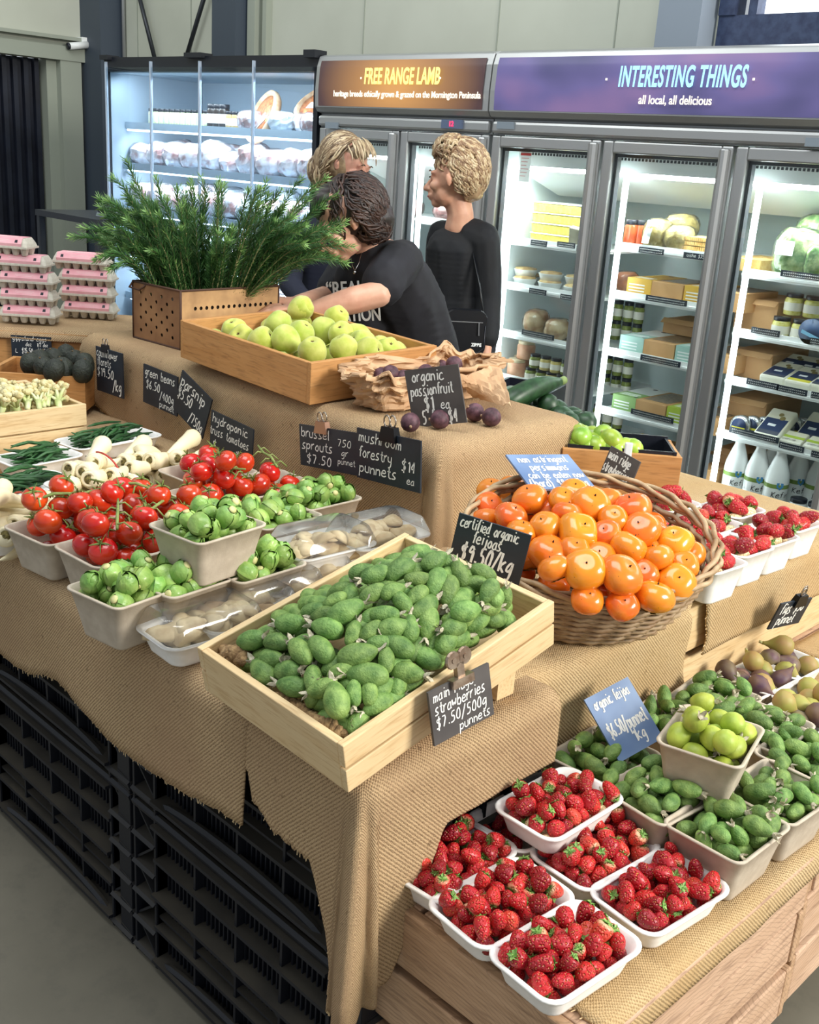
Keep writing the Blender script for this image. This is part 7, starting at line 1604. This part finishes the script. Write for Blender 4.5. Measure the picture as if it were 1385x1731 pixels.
# ------------------------------------------------------------------ people
PRZ = atan2(.696, .718)
_b = bmesh.new(); bmesh.ops.create_icosphere(_b, subdivisions=2, radius=1.0); ICO_V = [tuple(v.co) for v in _b.verts]; ICO_F = [tuple(v.index for v in f.verts) for f in _b.faces]; _b.free()
def blob(name, shapes, mat, parent, vox=.005, smooth=6, disp=None):
    acc_v = []; acc_f = []
    def sph(c, r):
        b = len(acc_v); acc_v.extend([(c[0]+x*r[0], c[1]+y*r[1], c[2]+z*r[2]) for x, y, z in ICO_V]); acc_f.extend([(i+b, j+b, k+b) for i, j, k in ICO_F])
    for s in shapes:
        if s[0] == 'e': sph(s[1], s[2])
        else:
            pts = s[1]; rs = s[2]
            for (a, ra), (b, rb_) in zip(zip(pts, rs), zip(pts[1:], rs[1:])):
                a, b = V3(a), V3(b); ma = max(ra) if isinstance(ra, tuple) else ra; mb_ = max(rb_) if isinstance(rb_, tuple) else rb_
                n = max(2, int((b-a).length/((min(ra) if isinstance(ra, tuple) else ra)*.22)))
                for k in range(n+1):
                    t_ = k/n; A = ra if isinstance(ra, tuple) else (ra,)*3; B = rb_ if isinstance(rb_, tuple) else (rb_,)*3
                    sph(a.lerp(b, t_), tuple(A[i]*(1-t_)+B[i]*t_ for i in range(3)))
    me = bpy.data.meshes.new('tmp'); me.from_pydata(acc_v, [], acc_f); o = bpy.data.objects.new('tmp', me); COL.objects.link(o)
    md = o.modifiers.new('r', 'REMESH'); md.mode = 'VOXEL'; md.voxel_size = vox; md.use_smooth_shade = True
    if smooth: sm_ = o.modifiers.new('s', 'SMOOTH'); sm_.iterations = smooth; sm_.factor = .5
    bpy.context.view_layer.update(); me2 = bpy.data.meshes.new_from_object(o.evaluated_get(bpy.context.evaluated_depsgraph_get())); bpy.data.objects.remove(o, do_unlink=True)
    if disp:
        pairs = [(v.co.copy(), v.normal.copy()) for v in me2.vertices]; flat = [c_ for a_, b_ in pairs for c_ in disp(a_, b_)]; me2.vertices.foreach_set('co', flat); me2.update()
    me2.materials.clear(); me2.materials.append(mat); me2.polygons.foreach_set('use_smooth', [True]*len(me2.polygons))
    o = bpy.data.objects.new(name, me2); COL.objects.link(o); o.parent = parent; return o
def skinm(name, c1, c2): return M(name, c1, c2, rough=.5, nscale=25, bump=.1, bscale=200, sss=.15)
def hairmat(name, c1, c2):
    return M(name, c1, c2, rough=.42, nscale=45, lo=.3, hi=.7, bump=.3, bscale=200, spec=.5)
def locks(name, mats, parent, cen, rad, n, L_, r, keep, flow, seed, curl=.3):
    """short locks of hair lying on the scalp: keep(dir) says where hair grows, flow(dir) which way it falls"""
    rn = random.Random(seed); mb = MB(); cen = V3(cen)
    for i in range(n):
        for _ in range(30):
            d = V3((rn.gauss(0, 1), rn.gauss(0, 1), rn.gauss(0, 1))).normalized()
            if keep(d): break
        else: continue
        p = V3((d.x*rad[0], d.y*rad[1], d.z*rad[2])); pts = []; fdir = V3(flow(d)); ll = L_*rn.uniform(.7, 1.2); ns = 7; ph = rn.uniform(0, 6); cl = curl*rn.uniform(.5, 1.5)
        q = p.copy()
        for k in range(ns+1):
            pts.append(q*(1.0+.04*rn.random()*0+.03*sin(k*1.1+ph)*cl)+cen)
            dn = V3((q.x/rad[0]**2, q.y/rad[1]**2, q.z/rad[2]**2)).normalized(); t_ = (fdir-dn*fdir.dot(dn)); t_ = t_.normalized() if t_.length > 1e-4 else V3((0, 0, -1)); t_ = (t_+dn.cross(t_)*sin(k*.9+ph)*cl).normalized()
            q = q+t_*ll/ns; sc_ = math.sqrt((q.x/rad[0])**2+(q.y/rad[1])**2+(q.z/rad[2])**2)
            if sc_ < 1 or q.z > -rad[2]*.3: q = q/sc_
            else: q = V3((q.x, q.y, q.z))
        mb.tube(pts, [r*.5, r, r*1.1, r*1.15, r*1.1, r, r*.8, r*.3], 5, mi=rn.randrange(len(mats)))
    return mk(name, mb, mats, parent)
class Fig:
    def __init__(s, name, label, px, py, y0):
        p = atY(px, py, y0); s.o = thing('person', label, 'person', (p.x, p.y, 0), PRZ); s.p0 = V3((p.x, p.y, 0)); s.n = V3((-.696, .718, 0)); s.r = V3((.718, .696, 0))
    def __call__(s, px, py, dy=0):
        d = ray(px, py); q0 = s.p0+s.n*dy; q = EYE+d*((q0-EYE).dot(s.n)/d.dot(s.n)); v_ = q-s.p0; return V3((v_.dot(s.r), v_.dot(s.n), q.z))
def hand(P, d, up, s=1.0, curl=.5):
    """palm and five fingers from wrist P, pointing along d"""
    P, d, up = V3(P), V3(d).normalized(), V3(up).normalized(); sd2 = d.cross(up).normalized(); out = []
    out.append(('c', [P, P+d*.045*s, P+d*.08*s], [(.026*s, .026*s, .018*s), (.034*s, .034*s, .016*s), (.036*s, .036*s, .014*s)]))
    for k, (off, ln) in enumerate(((-.029, .062), (-.010, .074), (.010, .070), (.028, .055))):
        b = P+d*.085*s+sd2*off*s; m_ = b+d*ln*.5*s-up*.012*curl; e = m_+(d*(1-curl)-up*curl).normalized()*ln*.55*s; out.append(('c', [b, m_, e], [.0095*s, .0088*s, .0072*s]))
    b = P+d*.03*s-sd2*.03*s; m_ = b+(d*.7-sd2*.7).normalized()*.035*s; e = m_+(d-sd2*.1-up*.3).normalized()*.03*s; out.append(('c', [b, m_, e], [.012*s, .0105*s, .008*s])); return out
def face_feats(hc, f, up, s=1.0):
    """nose, brow, cheeks, lips and chin on a head centred at hc that faces along f"""
    hc, f, up = V3(hc), V3(f).normalized(), V3(up).normalized(); r = f.cross(up).normalized(); o = []
    E = lambda a, b, c, rr: o.append(('e', hc+f*a*s+r*b*s+up*c*s, tuple(x*s for x in rr)))
    E(.0, 0, .012, (.074, .074, .082)); E(-.012, 0, .03, (.080, .080, .085)); E(.028, 0, -.055, (.052, .052, .050)); E(.060, 0, -.088, (.022, .022, .018))
    o.append(('c', [hc+f*.078*s+up*.006*s, hc+f*.096*s-up*.022*s, hc+f*.106*s-up*.034*s], [.008*s, .011*s, .012*s])); E(.090, .011, -.037, (.009,)*3); E(.090, -.011, -.037, (.009,)*3)
    for sg in (-1, 1):
        E(.070, .030*sg, .020, (.014, .018, .008)); E(.058, .040*sg, -.026, (.022, .022, .020)); E(.074, .029*sg, .004, (.0095,)*3); E(-.005, .080*sg, -.008, (.014, .008, .026)); E(.0, .088*sg, .0, (.008, .006, .016))
    o.append(('c', [hc+f*.083*s-r*.020*s-up*.060*s, hc+f*.092*s-up*.056*s, hc+f*.083*s+r*.020*s-up*.060*s], [.005*s, .007*s, .005*s])); o.append(('c', [hc+f*.080*s-r*.016*s-up*.068*s, hc+f*.088*s-up*.070*s, hc+f*.080*s+r*.016*s-up*.068*s], [.005*s, .0075*s, .005*s]))
    return o
def eyes(fig, hc, f, up, s=1.0, closed=True):
    hc, f, up = V3(hc), V3(f).normalized(), V3(up).normalized(); r = f.cross(up).normalized(); mb = MB(); br = MB(); lp_ = MB()
    for sg in (-1, 1):
        c = hc+f*.0825*s+r*.029*sg*s+up*.003*s
        mb.tube([c-r*.012*s+up*.0, c+up*.004*s+f*.001, c+r*.012*s], [.0016, .0026, .0016], 5)
        c = hc+f*.083*s+r*.030*sg*s+up*.025*s; br.tube([c-r*.016*s, c+up*.004*s+f*.002, c+r*.014*s-up*.001], [.0015, .003, .0015], 5)
    c = hc+f*.0945*s-up*.063*s; lp_.tube([c-r*.018*s-f*.006, c, c+r*.018*s-f*.006], [.002, .005, .002], 6)
    mk('eyes', mb, M('eye_dark', '#241a18', rough=.3), fig.o); mk('eyebrows', br, M('brow_brown', '#5d4636', rough=.8), fig.o); mk('lips', lp_, M('lip_rose', '#a8605a', rough=.5), fig.o)
# --- older woman standing, seen from behind her right shoulder, head turned to the left
W1 = Fig('w1', 'older woman with short curly blonde hair in a black top, facing the fridges', 782, 420, 3.02)
SK1 = skinm('skin_fair_tan', '#d3a285', '#c79177'); f = V3((-.93, .30, -.10)); upv = V3((0, 0, 1))
hc = W1(768, 300, 0)
sh = face_feats(hc, f, upv, 1.0)
nk = W1(779, 362, .01); ch = W1(780, 415, .0); hp = W1(772, 560, .02)
rs_, re_, rw_ = W1(820, 412, -.05), W1(826, 505, -.07), W1(819, 596, -.14)
ls_, le_, lw_ = W1(745, 405, .14), W1(738, 490, .2), W1(735, 580, .16)
sh += [('c', [hc+V3((.012, .02, -.06)), nk, nk+V3((.0, .01, -.05))], [.052, .050, .058]), ('c', [ch+V3((0, .02, -.05)), W1(778, 500, .02), hp], [(.125, .105, .08), (.115, .10, .09), (.135, .12, .10)])]
sh += [('c', [rs_, re_, rw_], [.047, .040, .027]), ('c', [ls_, le_, lw_], [.047, .040, .027])]
sh += hand(rw_, (0.02, -.2, -1), (1, .1, 0), 1.0, .35)+hand(lw_, (0, -.1, -1), (-1, 0, 0), 1.0, .35)
for sx in (-.07, .07): sh += [('c', [V3((hp.x+sx, hp.y, hp.z-.05)), V3((hp.x+sx, hp.y, .45)), V3((hp.x+sx, hp.y+.01, .09))], [.085, .055, .040]), ('c', [V3((hp.x+sx, hp.y+.02, .035)), V3((hp.x+sx-.12, hp.y+.05, .03))], [.038, .032])]
body = blob('body', sh, SK1, W1.o); eyes(W1, hc, f, upv)
TOPM = M('black_knit_top', '#07090d', '#0d1016', rough=.8, nscale=9, bump=.3, bscale=60)
def folds(amp, fr, sd): return lambda co, n: co+n*amp*(noise.noise(V3((co.x*fr+sd, co.y*fr, co.z*fr*.45)))+.4*noise.noise(V3((co.x*fr*2.5, co.y*fr*2.5+sd, co.z*fr))))
tp = [('e', W1(782, 408, .03), (.125, .085, .055)), ('c', [rs_+V3((.0, .01, .028)), W1(800, 396, .0), W1(780, 402, .05), ls_+V3((0, 0, .028))], [.050, .062, .062, .050]), ('c', [W1(782, 400, .03), ch+V3((0, .02, -.02)), W1(778, 500, .02), hp+V3((0, 0, -.02))], [(.115, .080, .03), (.140, .115, .08), (.128, .112, .09), (.150, .132, .07)]), ('c', [rs_+V3((-.05, .03, .02)), rs_, re_, W1(822, 570, -.12)], [.05, .058, .052, .046]), ('c', [ls_+V3((.05, -.02, .02)), ls_, le_, lw_+V3((0, 0, .05))], [.05, .057, .05, .044])]
blob('black_top', tp, TOPM, W1.o, .006, 5, folds(.006, 11, 3))
tr = []
for sx in (-.07, .07): tr.append(('c', [V3((hp.x+sx*.9, hp.y, hp.z-.03)), V3((hp.x+sx, hp.y, .45)), V3((hp.x+sx, hp.y+.01, .10))], [.10, .072, .062]))
blob('trousers', tr, M('dark_trousers', '#191c24', rough=.8), W1.o, .008, 4)
sb = []
for sx in (-.07, .07): sb.append(('c', [V3((hp.x+sx, hp.y+.03, .03)), V3((hp.x+sx-.13, hp.y+.06, .025))], [.045, .038]))
blob('shoes', sb, BLACKP, W1.o, .006, 3)
BL = [hairmat('hair_blonde', '#c4ab84', '#98795a'), hairmat('hair_pale_blonde', '#dccaa8', '#b89e78'), hairmat('hair_brown_low', '#9a7c5e', '#7d6048')]
hcen = hc+V3((.028, .006, .030))
capk = lambda d: not (d.x < -.42 and d.z < .45) and not (d.z < -.62) and not (d.x < -.05 and d.z < -.28)
blob('hair_base', [('e', hcen+V3((.004, 0, .0)), (.090, .084, .098)), ('e', hcen+V3((.035, 0, -.055)), (.058, .072, .062)), ('e', hcen+V3((-.045, -.005, .062)), (.052, .06, .045))], BL[0], W1.o, .008, 3, folds(.010, 38, 2))
locks('curly_hair', BL, W1.o, hcen, (.100, .094, .110), 1000, .075, .0042, capk, lambda d: (.5, 0, -.9) if d.z > .2 else (.35, -.1, -1), 3, .9)
locks('curly_fringe', BL, W1.o, hcen+V3((-.045, -.005, .060)), (.064, .07, .058), 260, .06, .004, lambda d: d.z > -.2, lambda d: (-.8, 0, -.2), 5, 1.8)
# shoulder bag
bp = W1(786, 562, -.19)
bagm = M('black_leather', '#0f1116', rough=.35, bump=.2, nscale=80)
bg_ = thing('shoulder_bag', 'small black leather bag hanging at the older woman\'s hip', 'bag', W1.o.location+Matrix.Rotation(PRZ, 3, 'Z') @ bp, PRZ+.12)
mb = MB(); mb.ring([rrect(.150, .165, .035, -.022), rrect(.156, .171, .037, -.012), rrect(.156, .171, .037, .012), rrect(.150, .165, .035, .022)]); me = mb.mesh('bag_body', bagm, smooth=False)
b_ = mk('bag_body', me, None, bg_, rot=(pi/2, 0, 0))
mk('zip', MB().b2((-.06, -.0245, .040), (.060, -.022, .043)).tube([(.045, -.026, .04), (.047, -.028, -.005)], .003, 5), M('zip_steel', '#a9adb2', rough=.3, metal=.8), bg_, smooth=False)
mk('flap_seam', MB().tube([(-.07, -.023, .03), (-.07, -.024, -.05), (-.05, -.024, -.068), (.05, -.024, -.068), (.07, -.024, -.05), (.07, -.023, .03)], .0018, 5), BLACKP, bg_)
textobj('ZIBBE', .016, WHITE, bg_, (.042, -.0235, -.040), sx=.9, off=.0008, name='brand_mark')
sp0 = W1(806, 398, -.05)-bp
mk('strap', MB().tube([(.06, 0, .08), V3((.05, .04, .16)), V3((.02, .12, .30))], .006, 6, flat=.4), bagm, bg_)
# --- woman bending over the display
W2 = Fig('w2', 'dark-haired woman in a charcoal T-shirt bending forward, reaching behind the quinces', 700, 560, 2.55)
SK2 = skinm('skin_light_rosy', '#e0b096', '#d39d84')
hc2 = W2(582, 372, -.20); f2 = V3((-.80, -.35, -.62)).normalized(); up2 = V3((-.55, -.20, .80)); up2 = (up2-f2*up2.dot(f2)).normalized()
sh = face_feats(hc2, f2, up2, 1.0); n1 = W2(618, 410, -.12); c1 = W2(640, 450, -.08); c2 = W2(690, 520, .0); hp2 = W2(715, 640, .06)
rs2, re2, rw2 = W2(668, 448, -.16), W2(640, 497, -.30), W2(520, 527, -.34); ls2, le2, lw2 = W2(600, 440, .05), W2(560, 500, -.05), W2(505, 512, -.20)
sh += [('c', [hc2+V3((.03, .02, -.03)), n1, W2(632, 425, -.10)], [.056, .054, .06]), ('c', [c1, c2, hp2], [(.11, .12, .095), (.115, .115, .11), (.13, .125, .12)]), ('c', [rs2, re2, re2.lerp(rw2, .35), rw2], [.050, .042, .044, .027]), ('c', [ls2, le2, lw2], [.048, .040, .027])]
sh += hand(rw2, (W2(455, 522, -.36)-rw2), (0, -.3, 1), 1.0, .4)+hand(lw2, W2(455, 508, -.22)-lw2, (0, -.3, 1), 1.0, .4)
for sx in (-.08, .08): sh += [('c', [V3((hp2.x+sx, hp2.y, hp2.z-.02)), V3((hp2.x+sx, hp2.y-.02, .45)), V3((hp2.x+sx, hp2.y, .09))], [.088, .056, .040]), ('c', [V3((hp2.x+sx, hp2.y, .035)), V3((hp2.x+sx-.12, hp2.y-.04, .03))], [.038, .032])]
blob('body', sh, SK2, W2.o); eyes(W2, hc2, f2, up2)
TS = M('charcoal_tshirt', '#18181d', '#212128', rough=.85, nscale=10, bump=.25, bscale=80)
ts = [('c', [W2(634, 428, -.09), c1+V3((.01, 0, 0)), W2(665, 480, -.04), c2, W2(706, 580, .04), hp2], [(.085, .10, .05), (.128, .14, .095), (.135, .135, .11), (.135, .13, .11), (.14, .13, .10), (.15, .14, .10)]), ('c', [rs2+V3((.02, .05, .01)), rs2, rs2.lerp(re2, .70)], [.07, .074, .070]), ('c', [ls2+V3((.03, 0, .01)), ls2, ls2.lerp(le2, .85)], [.068, .072, .064])]
ts.append(('c', [W2(600, 470, -.05), W2(630, 540, 0)], [(.07, .10, .07), (.09, .11, .09)]))
blob('t_shirt', ts, TS, W2.o, .006, 5, folds(.009, 9, 8))
tr = []
for sx in (-.08, .08): tr.append(('c', [V3((hp2.x+sx*.9, hp2.y, hp2.z+.0)), V3((hp2.x+sx, hp2.y-.02, .45)), V3((hp2.x+sx, hp2.y, .10))], [.105, .075, .062]))
blob('trousers', tr, M('black_apron_trousers', '#15161c', rough=.8), W2.o, .008, 4)
blob('shoes', [('c', [V3((hp2.x+sx, hp2.y, .03)), V3((hp2.x+sx-.13, hp2.y-.04, .025))], [.045, .038]) for sx in (-.08, .08)], BLACKP, W2.o, .006, 3)
DK = [hairmat('hair_dark_brown', '#2a1c17', '#40291f'), hairmat('hair_near_black', '#1a1413', '#2b1d19'), hairmat('hair_brown_sheen', '#4a3128', '#2c1c16')]
hb_ = hc2+V3((.030, .01, .035))
kp2 = lambda d: d.dot(f2) < .35
blob('hair_base', [('e', hb_, (.095, .092, .097)), ('c', [hb_+V3((.05, 0, -.02)), W2(628, 375, -.17), W2(645, 390, -.16)], [.075, .062, .035]), ('e', W2(556, 345, -.2), (.055, .07, .06))], DK[1], W2.o, .007, 3, folds(.009, 30, 5))
locks('wavy_hair', DK, W2.o, hb_, (.104, .100, .108), 900, .15, .0040, kp2, lambda d: (.75, -.12, -.55) if d.x > -.3 else (-.15, -.4, -1), 9, .8)
locks('hair_ends', DK, W2.o, W2(622, 375, -.19), (.072, .072, .060), 330, .10, .0038, lambda d: d.x > -.4, lambda d: (.65, -.1, -.8), 10, 1.0)
mk('necklace', MB().tube([W2(612, 425, -.17), W2(607, 445, -.20), W2(600, 458, -.215), W2(596, 449, -.20), W2(594, 436, -.17)], .0014, 5).lathe([(.006, -.001), (.006, .001)], 10, c=W2(600, 461, -.218), rot=Matrix.Rotation(pi/2, 3, 'X')), M('silver', '#c8c8c8', rough=.2, metal=1), W2.o)
t1 = textobj('“REAL', .062, WHITE, W2.o, W2(583, 489, -.175), sx=.8, off=.001, name='shirt_lettering'); t1.rotation_euler = (pi/2, radians(-8), radians(-22))
t2 = textobj('NATION', .058, WHITE, W2.o, W2(603, 533, -.19), sx=.75, off=.001, name='shirt_lettering'); t2.rotation_euler = (pi/2, radians(-8), radians(-22))
# hair claw clip
cl = MB()
for k in range(6): cl.tube([W2(628+k*2, 330+k*2, -.14), W2(636+k, 326+k*3, -.13), W2(642, 336+k*3, -.15)], .004, 5)
mk('hair_clip', cl, BLACKP, W2.o)
# --- blonde woman standing behind her
W3 = Fig('w3', 'woman with tied blonde hair and dark roots standing behind the bending woman', 572, 300, 3.0)
SK3 = skinm('skin_rosy', '#deab94', '#cf9782')
hc3 = W3(590, 279, -.0); f3 = V3((.80, -.45, -.28)).normalized(); up3 = (V3((.2, 0, 1))-f3*V3((.2, 0, 1)).dot(f3)).normalized()
sh = face_feats(hc3, f3, up3, 1.0); b3 = W3(560, 440, .06); rs3, re3, rw3 = W3(500, 400, .0), W3(490, 480, -.08), W3(540, 540, -.25); ls3, le3, lw3 = W3(620, 400, .1), W3(640, 480, .05), W3(600, 540, -.1)
sh += [('c', [hc3+V3((-.02, .02, -.06)), W3(562, 345, .03), W3(560, 365, .05)], [.052, .05, .07]), ('c', [W3(560, 400, .05), b3, W3(560, 580, .06)], [(.14, .10, .08), (.13, .10, .10), (.14, .12, .10)]), ('c', [rs3, re3, rw3], [.048, .04, .027]), ('c', [ls3, le3, lw3], [.048, .04, .027])]+hand(rw3, (.6, -.6, -.3), (0, 0, 1))+hand(lw3, (.3, -.6, -.3), (0, 0, 1))
gx = W3(560, 580, .06)
for sx in (-.08, .08): sh += [('c', [V3((gx.x+sx, gx.y, gx.z-.02)), V3((gx.x+sx, gx.y, .45)), V3((gx.x+sx, gx.y, .09))], [.088, .056, .040]), ('c', [V3((gx.x+sx, gx.y, .035)), V3((gx.x+sx+.03, gx.y-.14, .03))], [.038, .032])]
blob('body', sh, SK3, W3.o, .0055); eyes(W3, hc3, f3, up3)
blob('navy_top', [('c', [W3(560, 372, .05), W3(560, 400, .05), b3, W3(560, 590, .06)], [(.10, .085, .04), (.158, .115, .08), (.145, .115, .10), (.155, .135, .10)]), ('c', [rs3, re3, re3.lerp(rw3, .8)], [.06, .052, .042]), ('c', [ls3, le3, le3.lerp(lw3, .8)], [.06, .052, .042])], M('navy_top', '#171c2e', rough=.85, bump=.2, nscale=40), W3.o, .007, 4, folds(.007, 10, 1))
tr = []
for sx in (-.08, .08): tr.append(('c', [V3((gx.x+sx*.9, gx.y, gx.z)), V3((gx.x+sx, gx.y, .45)), V3((gx.x+sx, gx.y, .10))], [.105, .075, .062]))
blob('trousers', tr, M('dark_trousers', ''), W3.o, .008, 4); blob('shoes', [('c', [V3((gx.x+sx, gx.y-.02, .03)), V3((gx.x+sx+.03, gx.y-.15, .025))], [.045, .038]) for sx in (-.08, .08)], BLACKP, W3.o, .006, 3)
BD = [hairmat('hair_ash_blonde', '#b39c7c', '#7d664c'), hairmat('hair_light_blonde', '#d8c8a8', '#b39c78'), hairmat('hair_dark_root', '#5d4a3a', '#7d664c')]
h3 = hc3+V3((-.030, .012, .022))
blob('hair_base', [('e', h3, (.092, .09, .098)), ('e', hc3+up3*.050-f3*.005, (.074, .076, .055)), ('c', [h3+V3((-.06, 0, .0)), W3(542, 290, .02), W3(538, 320, .04)], [.06, .045, .02])], BD[0], W3.o, .007, 3, folds(.006, 30, 4))
locks('tied_hair', BD, W3.o, h3, (.100, .097, .108), 800, .15, .0036, lambda d: d.dot(f3) < .22 or (d.z > .5 and d.dot(f3) < .5), lambda d: (-.75, .1, -.65), 13, .25)
locks('loose_strands', BD[:2], W3.o, hc3+V3((.012, -.02, .015)), (.100, .098, .104), 60, .07, .003, lambda d: .1 < d.dot(f3) < .5 and d.z > .55, lambda d: (.35, -.3, -1), 14, .2)
locks('ponytail', BD, W3.o, W3(541, 285, .02), (.05, .05, .055), 200, .12, .0036, lambda d: d.x < .5, lambda d: (-.1, 0, -1), 15, .3)
# fruit lying underneath, only glimpsed between the ones on top
for kind, lst in HID.items():
    bm = bmesh.new(); mats = []; o_ = V3(lst[0][1].translation)
    for pr, m4 in lst:
        t_ = bmesh.new(); t_.from_mesh(pr.data); m5 = m4.copy(); m5.translation = m4.translation-o_; t_.transform(m5); me = bpy.data.meshes.new('tmp'); t_.to_mesh(me); t_.free()
        n0 = len(bm.faces); bm.from_mesh(me); bm.faces.ensure_lookup_table()
        if pr.data.materials[0] not in mats: mats.append(pr.data.materials[0])
        for f in bm.faces[n0:]: f.material_index = mats.index(pr.data.materials[0])
    me = bpy.data.meshes.new(kind+'_underlayer'); bm.to_mesh(me); bm.free()
    for m_ in mats: me.materials.append(m_)
    o = mk(kind+'_underlayer', me, None, loc=o_); tag(o, f'{kind.replace("_", " ")} fruit lying underneath the top ones in the heaps', 'produce', None, 'stuff')
drop(*ALLP)
bpy.context.view_layer.update()
